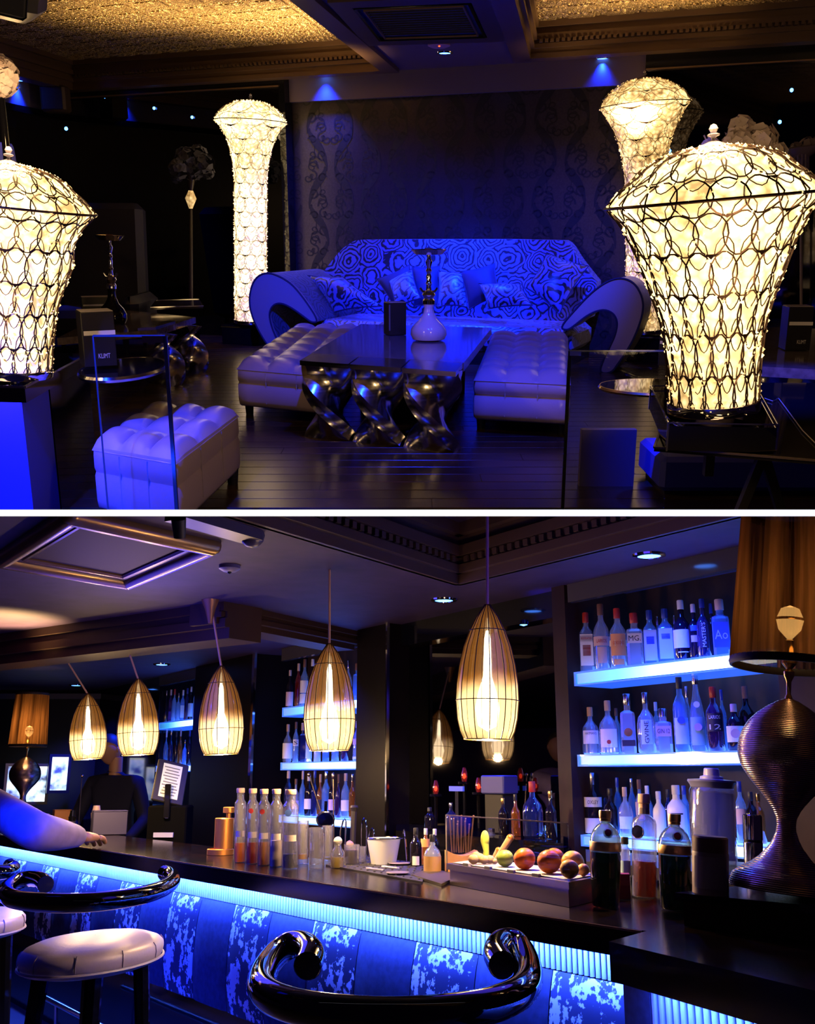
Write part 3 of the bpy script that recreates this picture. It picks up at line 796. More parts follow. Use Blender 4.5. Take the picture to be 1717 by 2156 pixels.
# low glass box tables further back
def box_table(px4, z, h, label):
    q = [plan(x, y, z) for x, y in px4]; c = sum((Vector((p[0], p[1], 0)) for p in q), Vector()) / 4
    t = thing('side_table', label, 'table', (c.x, c.y, HF)); Q_ = [(p[0] - c.x, p[1] - c.y) for p in q]; hh_ = z - HF
    MB().slab(Q_, hh_ - .02, hh_).build('glass_top', M('smoked_glass', (.05, .04, .045), .04, spec=.8), t, smooth=False)
    MB().slab([(a * .8, b * .8) for a, b in Q_], 0, hh_ - .02).build('pedestal', black_gloss, t, smooth=False)
    for i in range(4):
        a, b = Q_[i], Q_[(i + 1) % 4]; MB().bar((a[0], a[1], hh_), (b[0], b[1], hh_), .008).build('edge_trim', chrome, t)
    return t
box_table([(318, 647), (428, 644), (420, 630), (330, 632)], -.66, .4, 'low smoked-glass table behind the left seating group')

# left console: mirrored top with half-round glass shelf and clear glass panel
zLt = ZL - .004
def console(corner, ext_dir, label, flip):
    pass
A = onz(52, 815, zLt); Bk = onz(186, 745, zLt)
tcl = thing('console_table', 'black mirrored console at the left edge carrying a crystal lamp', 'console table', (A.x - .3, A.y + .3, HF))
o_ = Vector((A.x - .3, A.y + .3, 0))
Cq = [(A.x, A.y), (Bk.x, Bk.y), (Bk.x - .95, Bk.y + .25), (A.x - .85, A.y + .12)]
Cq = [(p[0] - o_.x, p[1] - o_.y) for p in Cq]; hc = zLt - HF
MB().slab(Cq, hc - .055, hc).build('mirrored_top', M('black_mirror', (.14, .13, .14), .03, 1.0), tcl, smooth=False)
MB().bar((Cq[0][0], Cq[0][1], hc), (Cq[1][0], Cq[1][1], hc), .008).build('edge_trim', chrome, tcl)
MB().bar((Cq[0][0], Cq[0][1], hc), (Cq[3][0], Cq[3][1], hc), .008).build('edge_trim', chrome, tcl)
MB().slab([lerp(Cq[0], Cq[3], .02), lerp(Cq[0], Cq[1], .30), lerp(Cq[3], Cq[2], .30), lerp(Cq[3], Cq[0], .02)], 0, hc - .055).build('front_cabinet', M('matt_blue_grey', (.05, .05, .26), .5), tcl, smooth=False)
MB().slab([lerp(Cq[0], Cq[1], .32), lerp(Cq[0], Cq[1], .98), lerp(Cq[3], Cq[2], .98), lerp(Cq[3], Cq[2], .32)], 0, hc - .055).build('rear_cabinet', black_gloss, tcl, smooth=False)
clear = glassy('clear_glass', (.93, .95, .97), .0, .0, .10)
bmg = clear
def glass_panel(px0, px1, pyt, y, name_parent, trim=True, z0=0.0, th=.012):
    p0, p1 = ony(px0, pyt, y), ony(px1, pyt, y)
    o = name_parent.location
    a = Vector((p0.x - o.x, p0.y - o.y, 0)); b = Vector((p1.x - o.x, p1.y - o.y, 0)); h = (p0.z + p1.z) / 2 - HF
    d = (b - a).normalized(); n = Vector((-d.y, d.x, 0)) * th
    MB().slab([a, b, b + n, a + n], z0, h).build('glass_panel', clear, name_parent, smooth=False)
    MB().bar(Vector((a.x, a.y, h)), Vector((b.x, b.y, h)), .006).build('glass_edge', M('glass_edge', (.20, .22, .24), .1, .6), name_parent)
    return a, b, h
a_, b_, h_ = glass_panel(196, 348, 707, 3.30, tcl)
MB().bar((b_.x, b_.y, 0), (b_.x, b_.y, h_), .012).build('panel_post', M('smoked_steel', (.25, .22, .16), .2, 1.0), tcl)
MB().bar((a_.x, a_.y, 0), (a_.x, a_.y, h_), .005).build('panel_post', M('glass_edge'), tcl)
MB().box(b_.x - .075, b_.x, b_.y - .006, b_.y, h_ - .022, h_).build('corner_clip', chrome, tcl)
# half-round shelf
hs = onz(262, 772, -.56)
poly = [(hs.x - o_.x + .155 * math.cos(a), hs.y - o_.y + .30 * math.sin(a)) for a in [2 * pi * i / 32 for i in range(32)]]
MB().prism(poly, hs.z - HF - .02, hs.z - HF).build('round_shelf', black_gloss, tcl)
MB().tube([(p[0], p[1], hs.z - HF - .01) for p in poly], .012, 6, closed=True).build('shelf_rim', steel, tcl)
menu_box(208, 768, 655, 66, .45, -.55, 'large black menu box with white band and lettering, beside the left lamp', text='KLIMT', d=.13)

# right console: black top on a trestle, mirrored plinth, half-round tray shelf, glass panel
zR = ZL - .085
tr_o = onz(1520, 930, zR)
tcr = thing('console_table', 'black glass console on a trestle at the right, below the big crystal lamp', 'console table', (tr_o.x, tr_o.y, HF))
ro = tcr.location; hr = zR - HF
rel = lambda p: (p[0] - ro.x, p[1] - ro.y)
RQ = [rel(plan(1378, 942, zR)), rel(plan(1800, 976, zR)), rel(plan(1760, 806, zR)), rel(plan(1428, 806, zR))]
MB().slab(RQ, hr - .012, hr).build('glass_top', M('dark_top_glass', (.006, .005, .006), .05, spec=.6), tcr, smooth=False)
for i in (0, 3): MB().bar((RQ[i][0], RQ[i][1], hr), (RQ[(i + 1) % 4][0], RQ[(i + 1) % 4][1], hr), .006).build('edge_trim', M('bronze_edge', (.22, .16, .10), .25, .8), tcr)
p0 = rel(plan(1608, 960, zR - .02))
for (bx, by) in ((1545, 1110), (1655, 1110)):
    P = ony(bx, by, ro.y + p0[1]); MB().bar((p0[0], p0[1], hr - .012), (P.x - ro.x, p0[1], max(P.z - HF, -.2)), .026).build('trestle_leg', black_matt, tcr)
p1 = rel(plan(1508, 962, zR - .02)); MB().bar((p1[0], p1[1] + .06, hr - .012), (p1[0], p1[1] + .06, hr - .09), .026).build('bracket', black_matt, tcr)
a_, b_, h_ = glass_panel(1200, 1424, 739, 3.55, tcr)
MB().bar((a_.x, a_.y, 0), (a_.x, a_.y, h_), .011).build('panel_post', black_gloss, tcr)
MB().box(a_.x, a_.x + .04, a_.y - .006, a_.y, h_ - .016, h_).build('corner_clip', chrome, tcr)
hs = onz(1392, 812, -.60)
s_ = ppm(hs)
poly = [(hs.x - ro.x + 126 * s_ * math.cos(a), hs.y - ro.y + 36 / 130 * 126 * s_ * 2.9 * math.sin(a)) for a in [2 * pi * i / 40 for i in range(40)]]
MB().prism(poly, hs.z - HF - .016, hs.z - HF).build('round_shelf', M('black_mirror'), tcr)
MB().tube([(p[0], p[1], hs.z - HF - .008) for p in poly], .009, 6, closed=True).build('shelf_rim', gold, tcr)
pq = [plan(1408, 893, ZL - .003), plan(1640, 897, ZL - .003), plan(1592, 812, ZL - .003), plan(1371, 815, ZL - .003)]
pc = sum((Vector((p[0], p[1], 0)) for p in pq), Vector()) / 4
pl = thing('lamp_plinth', 'black mirrored plinth under the big crystal lamp on the right console', 'plinth', (pc.x, pc.y, zR + .004))
PQ = [(p[0] - pc.x, p[1] - pc.y) for p in pq]
MB().slab(PQ, .002, ZL - .012 - zR).build('body', M('black_mirror'), pl, smooth=False)
for i in range(4):
    MB().bar((PQ[i][0], PQ[i][1], ZL - .003 - zR), (PQ[(i + 1) % 4][0], PQ[(i + 1) % 4][1], ZL - .003 - zR), .004).build('edge_trim', chrome, pl)
    MB().bar((PQ[i][0], PQ[i][1], .0), (PQ[i][0], PQ[i][1], ZL - .003 - zR), .005).build('edge_trim', chrome, pl)
c0 = onz(1628, 850, zR)
cab = MB().tube([onz(1600, 838, zR) - c0 + Vector((0, 0, .006)), onz(1628, 848, zR) - c0 + Vector((0, 0, .006)), onz(1640, 842, zR) - c0 + Vector((0, 0, .006)), onz(1655, 862, zR) - c0 + Vector((0, 0, .006)), onz(1690, 910, zR) - c0 + Vector((0, 0, .006)), onz(1730, 950, zR) - c0 + Vector((0, 0, .006))], .0016, 6).build('lamp_cable', M('clear_cable', (.30, .24, .20), .4), None, c0)
tag(cab, 'thin pale lamp cable lying across the right console', 'cable')
# panel of the low bar front behind the glass at the right
pb = onz(1265, 1072, HF + .02)
b0, b1_ = ony(1226, 905, 4.2), ony(1342, 905, 4.2)
par = MB().box(0, b1_.x - b0.x, 0, .04, 0, b0.z - HF).build('glass_screen_base', M('mauve_board', (.09, .06, .10), .5), None, (b0.x, b0.y, HF))
tag(par, 'mauve low board seen through the right glass panel', 'board')

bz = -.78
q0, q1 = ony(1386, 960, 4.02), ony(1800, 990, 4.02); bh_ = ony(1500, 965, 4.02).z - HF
bn = thing('upholstered_bench', 'low bench, blue light in its colour, behind the trestle of the right console', 'bench', ((q0.x + q1.x) / 2, 4.05, HF))
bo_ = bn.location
MB().cbox(q0.x + .02 - bo_.x, q1.x + .5 - bo_.x, -.02, .40, .02, bh_, .02).build('bench_body', M('blue_lit_bench', (.05, .05, .34), .55), bn); MB().box(q0.x + .05 - bo_.x, q1.x + .45 - bo_.x, .02, .36, 0, .03).build('base', black_matt, bn)  # blue light falling on a pale bench is put into its colour
# plinths of the far lamps
def plinth(px, pyt, zt, w, label):
    P = onz(px, pyt, zt); t = thing('lamp_plinth', label, 'plinth', (P.x, P.y, HF))
    MB().cbox(-w / 2, w / 2, -w / 2, w / 2, 0, zt - HF - .004, .004).build('body', black_gloss, t, (0, 0, 0), (0, 0, -.39), smooth=False)
    MB().box(-w / 2 - .004, w / 2 + .004, -w / 2 - .004, w / 2 + .004, zt - HF - .028, zt - HF - .018).build('edge_trim', chrome, t, rot=(0, 0, -.39), smooth=False)
plinth(528, 680, -.915, .40, 'black gloss plinth under the tall lamp left of the sofa')
plinth(1358, 700, -.875, .32, 'black gloss plinth under the tall lamp behind the right sofa arm')

# ceiling cassette, detector, loudspeakers
zA = zS - .03
acq = [plan(690, 6, zA), plan(1030, -10, zA), plan(1066, 88, zA), plan(772, 97, zA)]
ac = sum((Vector((p[0], p[1], 0)) for p in acq), Vector()) / 4
act = thing('ceiling_cassette', 'dark air-conditioning cassette set in the lounge soffit', 'air conditioner', (ac.x, ac.y, zA))
AQ = [(p[0] - ac.x, p[1] - ac.y) for p in acq]
dk = M('cassette_bronze', (.10, .065, .06), .3, .3)
for i in range(4):
    a, b = AQ[i], AQ[(i + 1) % 4]
    MB().slab([a, b, lerp(b, (0, 0), .24), lerp(a, (0, 0), .24)], 0, .03).build('frame_side', dk, act, smooth=False)
    MB().bar((*lerp(a, (0, 0), .27), .004), (*lerp(b, (0, 0), .27), .004), .018).build('louvre', black_gloss, act)
    MB().bar((*lerp(a, (0, 0), .36), .0), (*lerp(b, (0, 0), .36), .0), .010).build('inner_trim', M('cassette_trim', (.30, .20, .10), .3, .7), act)
MB().slab([lerp(a, (0, 0), .24) for a in AQ], .02, .03).build('recess_panel', black_matt, act, smooth=False)
for i in range(11):
    t_ = .10 + .8 * i / 10
    g = [lerp(a, (0, 0), .38) for a in AQ]
    MB().bar((*lerp(g[0], g[3], t_), .008), (*lerp(g[1], g[2], t_), .008), .010).build('grille_slat', black_matt, act)
P = onz(925, 93, zS)
dt = thing('ceiling_detector', 'small flat pale detector with red indicator lights on the soffit', 'detector', (P.x, P.y, zS))
MB().lathe([(.085, 0), (.085, -.012), (.05, -.026), (.001, -.028)], 20, cap1=False).build('cover', M('detector_plastic', (.45, .25, .26), .5), dt)
MB().ball((.0, -.06, -.022), .008, 8, 6).build('indicator', M('red_indicator', (.3, .02, .02), .4, emit=(1, .12, .03), es=2), dt)
P = ony(36, 4, 3.6)
sk = thing('loudspeaker', 'black loudspeaker hanging in the top left corner', 'loudspeaker', P)
MB().cbox(-.16, .075, -.10, .16, -.055, .20, .04).build('cabinet', black_matt, sk, rot=(.25, .2, .2))
MB().cbox(-.14, .05, -.112, -.10, -.04, .18, .01).build('grille', M('speaker_mesh', (.015, .015, .02), .7), sk, rot=(.25, .2, .2))
P = onp(120, 237, (cl.x - nl[0] * .25, cl.y - nl[1] * .25), DD)
sk = thing('loudspeaker', 'small boxy wall loudspeaker below the ceiling in the left corner', 'loudspeaker', P)
s_ = ppm(P)
MB().cbox(-26 * s_, 26 * s_, -.10, .10, .0, 52 * s_, .02).build('cabinet', M('speaker_brown', (.07, .045, .03), .5), sk)
MB().cbox(-22 * s_, 22 * s_, -.11, -.10, 4 * s_, 48 * s_, .005).build('grille', black_matt, sk)

# flowers
petal = M('white_petal', (.80, .66, .62), .6)
def flower_ball(mb, c, r, n, rnd, size=.5):
    for i in range(n):
        u = rnd.random() * 2 - 1; a = rnd.random() * 2 * pi; k = math.sqrt(1 - u * u)
        d = Vector((k * math.cos(a), k * math.sin(a), u)); p = Vector(c) + d * r * (.8 + .25 * rnd.random())
        x = d.orthogonal().normalized(); y = d.cross(x); s = r * size * (.6 + .6 * rnd.random()); t0 = rnd.random() * 6
        ring = [p + (x * math.cos(t0 + q * 1.2566) + y * math.sin(t0 + q * 1.2566)) * s * (1 if q % 2 == 0 else .9) + d * s * (.28 if q % 2 else .12) for q in range(5)]
        mb.add([p] + ring, [(0, 1 + q, 1 + (q + 1) % 5) for q in range(5)])
P = ony(2, 205, 4.3); s_ = ppm(P); rnd = random.Random(3)
t = thing('flower_ball', 'white flower ball at the left edge, blue-lit from above', 'flowers', P)
fb = MB(); flower_ball(fb, (0, 0, 42 * s_), 50 * s_ * .80, 300, rnd, .26); fb.ball((0, 0, 42 * s_), 46 * s_ * .78, 14, 9); fb.build('blossoms', petal, t)
MB().lathe([(.03, -.62), (.018, -.5), (.014, .0), (.03, .02)], 14).build('stand', black_gloss, t)
P = ony(1556, 528, 5.0); s_ = ppm(P)
t = thing('flower_arrangement', 'tall white vase draped with pale trailing flowers, behind the right lamp', 'flowers', (P.x, P.y, P.z), (0, lean(1578), 0))
MB().lathe([(34 * s_, -.455), (40 * s_, 0), (48 * s_, 60 * s_), (60 * s_, 110 * s_), (66 * s_, 160 * s_), (64 * s_, 165 * s_)], 24).build('vase', M('frosted_vase', (.42, .33, .36), .35), t)
fb = MB(); gold_pet = M('pale_yellow_petal', (.70, .52, .34), .6)
for (x, z, r) in ((-48, 190, 26), (-58, 212, 18), (-30, 178, 26), (8, 205, 30), (14, 238, 26), (-8, 215, 24), (40, 215, 30), (62, 205, 24), (30, 180, 30), (66, 180, 26), (-66, 168, 18), (-85, 128, 22)):
    flower_ball(fb, (x * s_, (rnd.random() - .5) * 60 * s_, z * s_), r * s_, 46, rnd, .55)
fb.build('blossoms', petal, t)
tr = MB()
for i in range(64):
    x = -72 + 140 * rnd.random(); a = rnd.random() * pi * 2; z0 = 150 + 50 * rnd.random(); z1 = z0 - 40 - 85 * rnd.random()
    y = -abs(math.sin(a)) * 66
    tr.tube([(x * s_, y * s_, z0 * s_), ((x + 4 * rnd.random()) * s_, (y - 4) * s_, (z0 + z1) / 2 * s_), ((x + 6 * rnd.random() - 3) * s_, y * s_, z1 * s_)], [1.6 * s_, 2.6 * s_, 1.2 * s_], 4)
q = tr.build('trailing_strands', gold_pet, t); q['kind'] = 'stuff'
for (x0, z0, x1, z1) in ((-62, 200, -70, 236), (-50, 215, -54, 245), (70, 190, 128, 130)):
    MB().tube([(x0 * s_, 0, z0 * s_), ((x0 + x1) / 2 * s_, 0, (z0 + z1) / 2 * s_ + 10 * s_), (x1 * s_, 0, z1 * s_)], 1.6 * s_, 5).build('stem', gold_pet, t)
P = ony(1688, 560, 7.0); s_ = ppm(P)
t = thing('crystal_stand', 'crystal flower bowl with hanging glass strands at the right edge', 'flower stand', (P.x, P.y, P.z), (0, lean(1688), 0))
cryst = M('dull_crystal', (.34, .26, .28), .12, spec=.8)
MB().lathe([(3 * s_, -.7), (3 * s_, 200 * s_), (10 * s_, 212 * s_), (30 * s_, 224 * s_), (42 * s_, 236 * s_), (38 * s_, 238 * s_)], 18).build('bowl', cryst, t)
fb = MB()
for x, z, r in ((-14, 232, 14), (12, 238, 16), (34, 240, 14), (-28, 218, 12)): flower_ball(fb, (x * s_, 0, z * s_), r * s_, 30, rnd, .55)
fb.build('crystal_flowers', cryst, t)
hg = MB()
for i in range(14):
    a = 2 * pi * i / 14; x, y = 26 * math.cos(a) * .6 - 4, 26 * math.sin(a)
    hg.tube([(x * s_, y * s_, 226 * s_), (x * s_, y * s_, (60 + 30 * rnd.random()) * s_)], 2.0 * s_, 5)
hg.build('hanging_strand', cryst, t)
P = wallp(402, 420, .75); s_ = ppm(P)
t = thing('flower_arrangement', 'dim bluish bouquet built for a mirror reflection, left of the tall lamp', 'flowers', (P.x, P.y, P.z), (0, lean(402), 0))
fb = MB(); bl_pet = M('dim_reflection_petal', (.05, .05, .085), .8)  # a reflection built as real flowers, its dimness put into the colours
for (x, z, r) in ((-22, 60, 18), (-8, 84, 20), (14, 90, 18), (30, 74, 18), (6, 62, 22), (-30, 44, 12), (36, 56, 12)): flower_ball(fb, (x * s_, (rnd.random() - .5) * 30 * s_, z * s_), r * s_, 40, rnd, .5)
fb.build('blossoms', bl_pet, t)
MB().lathe([(5 * s_, -.9), (4 * s_, -40 * s_), (3 * s_, 10 * s_), (10 * s_, 42 * s_), (12 * s_, 50 * s_)], 14).build('vase', M('dim_crystal', (.04, .03, .025), .2, spec=.5), t)
MB().lathe([(1 * s_, -25 * s_), (12 * s_, 2 * s_), (3 * s_, 22 * s_)], 8).build('crystal_drop', cry_dim, t)

# dark seating in the background
P = onz(8, 700, HF + .30); P = ony(4, 404, 4.9); s_ = ppm(P)
t = thing('table_lamp', 'blue-lit fabric lampshade behind the left crystal lamp', 'lamp', P, (0, lean(4), 0))
MB().lathe([(36 * s_, 0), (30 * s_, 55 * s_), (23 * s_, 92 * s_), (19 * s_, 98 * s_)], 28, cap0=False).build('lamp_shade', M('blue_shade_cloth', (.25, .28, .42), .7), t)
MB().lathe([(.10, -.75), (.02, -.7), (.015, .1)], 14).build('stem', chrome, t)
spot('ceiling_beam', (P.x + .1, P.y - .25, zS - .02), P, BLUE, 26, 40, .8)
bs = onz(225, 640, HF + .35)
bsf = thing('lounge_chair', 'high-backed dark blue lounge chair in the dim left corner', 'chair', (ony(190, 640, 9.0).x, 9.0, HF))
def rb(w, d, h, T): return MB().cbox(-w / 2, w / 2, -d / 2, d / 2, 0, h, .06, T)
dblue = M('dark_blue_velvet', (.010, .010, .035), .6)
rb(.80, .22, 1.22, Matrix.Translation((0, .40, .06)) @ Matrix.Rotation(-.12, 4, 'X')).build('backrest', dblue, bsf)
rb(.80, .75, .22, Matrix.Translation((0, 0, .16))).build('seat', dblue, bsf)
rb(.16, .8, .34, Matrix.Translation((.44, 0, .16))).build('armrest', dblue, bsf); rb(.16, .8, .34, Matrix.Translation((-.44, 0, .16))).build('armrest', dblue, bsf)
for sx in (-1, 1):
    for sy in (-1, 1): MB().lathe([(.02, 0), (.03, .17)], 8, Matrix.Translation((sx * .38, sy * .32, 0))).build('leg', black_matt, bsf)
# right-hand seating group
zT3 = -.62
q3 = [plan(1575, 770, zT3), plan(1790, 782, zT3), plan(1790, 694, zT3), plan(1590, 688, zT3)]
c3 = sum((Vector((p[0], p[1], 0)) for p in q3), Vector()) / 4
t3 = thing('coffee_table', 'brownish marble-topped table behind the right console', 'coffee table', (c3.x, c3.y, HF))
Q3 = [(p[0] - c3.x, p[1] - c3.y) for p in q3]
MB().slab(Q3, zT3 - HF - .045, zT3 - HF).build('marble_top', marble, t3, smooth=False)
for (u, v) in ((.12, .15), (.12, .85), (.85, .15)):
    p = lerp(lerp(Q3[0], Q3[1], u), lerp(Q3[3], Q3[2], u), v); twist_leg(.26, .08, zT3 - HF - .045).build('twisted_leg', steel, t3, (p[0], p[1], 0), ang=60)
menu_box(1672, 735, 645, 50, -.05, zT3, 'black menu box with white band and lettering at the right edge', text='KLIMT', d=.12)
menu_box(1408, 768, 690, 34, -.5, zT3 - .06, 'dark menu box half hidden behind the big right lamp', d=.10)
# tiny blue studs on the dark panels; left four stand for reflected downlights
for (px, py, w, lb) in ((1667, 190, .14, 'tiny blue light high on the dark right panel'), (1642, 257, .14, 'tiny blue light beside the white flowers on the right'), (1410, 318, .14, 'tiny blue light right of the tall lamp behind the sofa arm'), (325, 228, .14, 'tiny blue stud for a reflected downlight, middle of the dark left panelling'), (405, 247, .14, 'tiny blue stud for a reflected downlight, nearest the tall left lamp'), (221, 204, .14, 'tiny blue stud for a reflected downlight, upper left of the dark panelling'), (140, 271, .14, 'tiny blue stud for a reflected downlight, low in the left corner')):
    P = wallp(px, py, w - .035) if px > 160 else ony(px, py, 8.6)
    t = thing('blue_stud', lb, 'small light', P, group='pinpoint blue lights')
    T_ = Matrix.Rotation(pi / 2, 4, 'X')
    MB().lathe([(.020, -.01), (.022, .004), (.014, .008)], 12, T_).build('ring', black_gloss, t)
    MB().ball((0, -.006, 0), .015, 10, 6).build('lens', led_blue, t)
# ================================================================== BAR (lower photograph): setting
ROOM = 'L'
HB = -EYE                                              # bar floor
ZC = -.39                                              # counter top
ZS_ = .95                                              # bar soffit
BD = (-.56016, .82838); CD = (.57606, .81741)          # along the bar, to the left and away; across it, away
BN = (-BD[1] * -1, BD[0] * -1)
if BN[1] < 0: BN = (-BN[0], -BN[1])
k0 = onz(1340, 1957, ZC); k1 = onz(0, 1757, ZC)
KD = Vector((k1.x - k0.x, k1.y - k0.y, 0)).normalized(); KN = Vector((KD.y, -KD.x, 0))
if KN.y < 0: KN = -KN
k0 = Vector((k0.x, k0.y, 0))
def bar(s, o=0.0, z=0.0): p = k0 + KD * s + KN * o; return Vector((p.x, p.y, z))   # s along the counter front, o inward
def bars(px, o, z=ZC):                                 # s where the picture column px meets the plane o inward
    p = bar(0, o); h = onp(px, 1800, (p.x, p.y), (KD.x, KD.y)); return (Vector((h.x, h.y, 0)) - p).dot(KD)
BP = ony(1225, 1637, 5.0)
def bk(px, py, off=0.0):                               # on the plane of the shelf fronts, off metres behind
    return onp(px, py, (BP.x + BN[0] * off, BP.y + BN[1] * off), BD)
def bbox(mb, px0, px1, z0, z1, o0, o1):                # upright box on the back wall between two picture columns
    a, b = bk(px0, 1637, 0), bk(px1, 1637, 0)
    n = Vector((BN[0], BN[1], 0))
    return mb.prism([tuple((a + n * o0)[:2]), tuple((b + n * o0)[:2]), tuple((b + n * o1)[:2]), tuple((a + n * o1)[:2])], z0, z1)
wood_bar = M('bar_wood', (.006, .003, .003), .16, spec=.4)
noisy(wood_bar, 10, (.003, .0015, .0015), (.009, .004, .003))
brown_pan = M('brown_panel', (.03, .014, .010), .5, spec=.2); noisy(brown_pan, 6, (.022, .010, .008), (.036, .018, .012))
soff_m = M('bar_soffit', (.06, .036, .09), .65)
noisy(soff_m, 9, (.026, .012, .046), (.040, .020, .066))

floor_b = M('bar_floor_tile', (.06, .05, .06), .35)
struct('floor_1', MB().prism([(-9, .6), (3.5, .6), (9, 12), (-14, 17)], HB - .05, HB), floor_b)
K = onz(965, 1232, ZS_); e1 = (onz(540, 1105, ZS_) - K); e2 = (onz(1550, 1090, ZS_) - K); e1.normalize(); e2.normalize()
struct('ceiling_20', MB().prism([tuple(K[:2]), tuple((K + e1 * 4.5)[:2]), (-13, 1.5), (-15, 19), (10, 19), (10, 1.0), tuple((K + e2 * 4.5)[:2])], ZS_, ZS_ + .04), soff_m, smooth=False)
zK = zat(K.x, K.y, 1115)
Hm = zK - ZS_
struct('ceiling_21', MB().prism([tuple((K - e1 * .2 - e2 * .2)[:2]), tuple((K + e1 * 4.5)[:2]), tuple((K + e1 * 4.5 + e2 * 4.5)[:2]), tuple((K + e2 * 4.5)[:2])], zK, zK + .04), soff_m, smooth=False)
md = MB()
for (t0, t1, o) in ((0, .16, .0), (.16, .30, .035), (.30, .44, .015), (.44, .62, .05), (.62, .80, .025), (.80, 1.0, .07)):
    z0, z1 = ZS_ + Hm * t0, ZS_ + Hm * t1
    for (u, v) in ((e1, e2), (e2, e1)):
        a = K - v * .02; b = K + u * 4.5 - v * .02; c = K + u * 4.5 + v * (.02 + o); d = K + v * (.02 + o)
        md.prism([tuple(a[:2]), tuple(b[:2]), tuple(c[:2]), tuple(d[:2])], z0, z1)
tm = struct('trim_20', md, M('bar_moulding', (.06, .032, .030), .5), smooth=False)
dn = MB()
for u, v in ((e1, e2), (e2, e1)):
    for i in range(70):
        a = K + u * (.1 + .055 * i) + v * .035
        dn.prism([tuple(a[:2]), tuple((a + u * .03)[:2]), tuple((a + u * .03 + v * .03)[:2]), tuple((a + v * .03)[:2])], ZS_ + Hm * .32, ZS_ + Hm * .42)
q = dn.build('dentil_row', M('bar_moulding'), tm, smooth=False); q['kind'] = 'stuff'
# dropped beams at the left
def beam(p0, p1, h, name, th=.30):
    a, b = onz(*p0, ZS_), onz(*p1, ZS_); d = (b - a).normalized(); n = Vector((-d.y, d.x, 0))
    if n.y < 0: n = -n
    m = MB(); z = ZS_
    for (f, o) in ((.25, .0), (.2, .03), (.25, .015), (.3, .05)):
        aa, bb = a + n * o, b + n * o
        m.prism([tuple(aa[:2]), tuple(bb[:2]), tuple((bb + n * (th - o))[:2]), tuple((aa + n * (th - o))[:2])], z - h * f, z); z -= h * f
    return struct(name, m, M('bar_beam', (.05, .024, .017), .55), smooth=False)
beam((472, 1266), (-260, 1372), .20, 'trim_21')
beam((472, 1266), (760, 1330), .12, 'trim_22', .25)
# back wall, columns, mirror
zz0 = HB
struct('wall_bar', bbox(MB(), -400, 2200, zz0, ZS_, .42, .50), brown_pan)
for i, (a, b, o, mt) in enumerate(((-300, 325, .0, black_gloss), (414, 541, -.06, M('column_black', (.005, .003, .004), .4, spec=.15)), (766, 834, -.06, M('column_black')), (1186, 1214, -.03, brown_pan), (1660, 1760, 0, brown_pan))):
    struct('column_%d' % (i + 1), bbox(MB(), a, b, zz0, ZS_, o, .45), mt, smooth=False)
struct('wall_mirror', bbox(MB(), 832, 1190, zz0, ZS_, .10, .14), M('bar_mirror', (.16, .15, .17), .02, 1.0), smooth=False)
zf = bk(1000, 1325, .06).z
struct('trim_23', bbox(MB(), 832, 1190, ZS_ - .14, ZS_, .04, .14), black_gloss, smooth=False)
for i, (px, w) in enumerate(((543, 5), (834, 3))):
    struct('trim_%d' % (24 + i), bbox(MB(), px - w / 2, px + w / 2, zz0, ZS_, -.075, -.055), chrome, smooth=False)

# counter: continuous top, end section, front with lit ribs and padded hide panels
TC = .075
ctr = thing('bar_counter', 'long dark wooden bar counter with blue lit ribbed front and hide panels', 'bar counter', bar(0, .3, HB))
co_ = ctr.location
def rc(p): return Vector((p.x - co_.x, p.y - co_.y, (p.z if len(p) > 2 else 0) - HB))
def cpoly(pts): return [(p.x - co_.x, p.y - co_.y) for p in pts]
zt_, zb_ = ZC - HB, ZC - TC - HB
s_end = 6.2
mb = MB().prism(cpoly([bar(-.02), bar(s_end), bar(s_end, .62), bar(-1.6, .62), bar(-1.6, .06)]), zb_, zt_)
mb.build('counter_top', wood_bar, ctr, smooth=False)
c2_, c3_ = onz(1283, 1984, ZC), onz(1800, 2108, ZC)
cor = onz(1398, 1952, ZC)
MB().prism(cpoly([c2_, c3_, c3_ + KN * .5, bar(-1.6, .30), bar(-.1, .05), cor]), zb_ - .012, zt_ + .002).build('end_section', wood_bar, ctr, smooth=False)
MB().bar(rc(bar(-.02, -.002, ZC - .004)), rc(bar(s_end, -.002, ZC - .004)), .006).build('edge_bead', M('worn_edge', (.16, .075, .035), .3), ctr)
OF = .11
z_r0 = -.556                                           # foot of the ribbed band
led_strip = M('led_strip', (.2, .4, .9), .4, emit=(.10, .35, 1.0), es=12)
MB().prism(cpoly([bar(-1.5, OF + .012), bar(s_end, OF + .012), bar(s_end, .55), bar(-1.5, .55)]), 0, zb_ - .002).build('carcass', black_matt, ctr, smooth=False)
MB().prism(cpoly([bar(-1.5, OF - .030), bar(s_end, OF - .030), bar(s_end, OF - .014), bar(-1.5, OF - .014)]), zb_ - .010, zb_ - .001).build('led_strip', led_strip, ctr, smooth=False)
rib_m = M('ribbed_metal', (.55, .58, .66), .32, .55)
ribh = (ZC - TC - .012) - z_r0
rb_ = MB().lathe([(.0075, 0), (.0075, ribh)], 10).mesh('rib', True); rb_.materials.append(rib_m)
i = 0; s = -1.35
while s < 4.5:
    p = rc(bar(s, OF + .006, z_r0)); place('rib', rb_, ctr, p); s += .0225; i += 1
rest = MB()
while s < s_end:
    p = rc(bar(s, OF + .006, z_r0)); rest.lathe([(.0075, 0), (.0075, ribh)], 6, Matrix.Translation(p)); s += .0225
q = rest.build('rib_row', rib_m, ctr); q['kind'] = 'stuff'
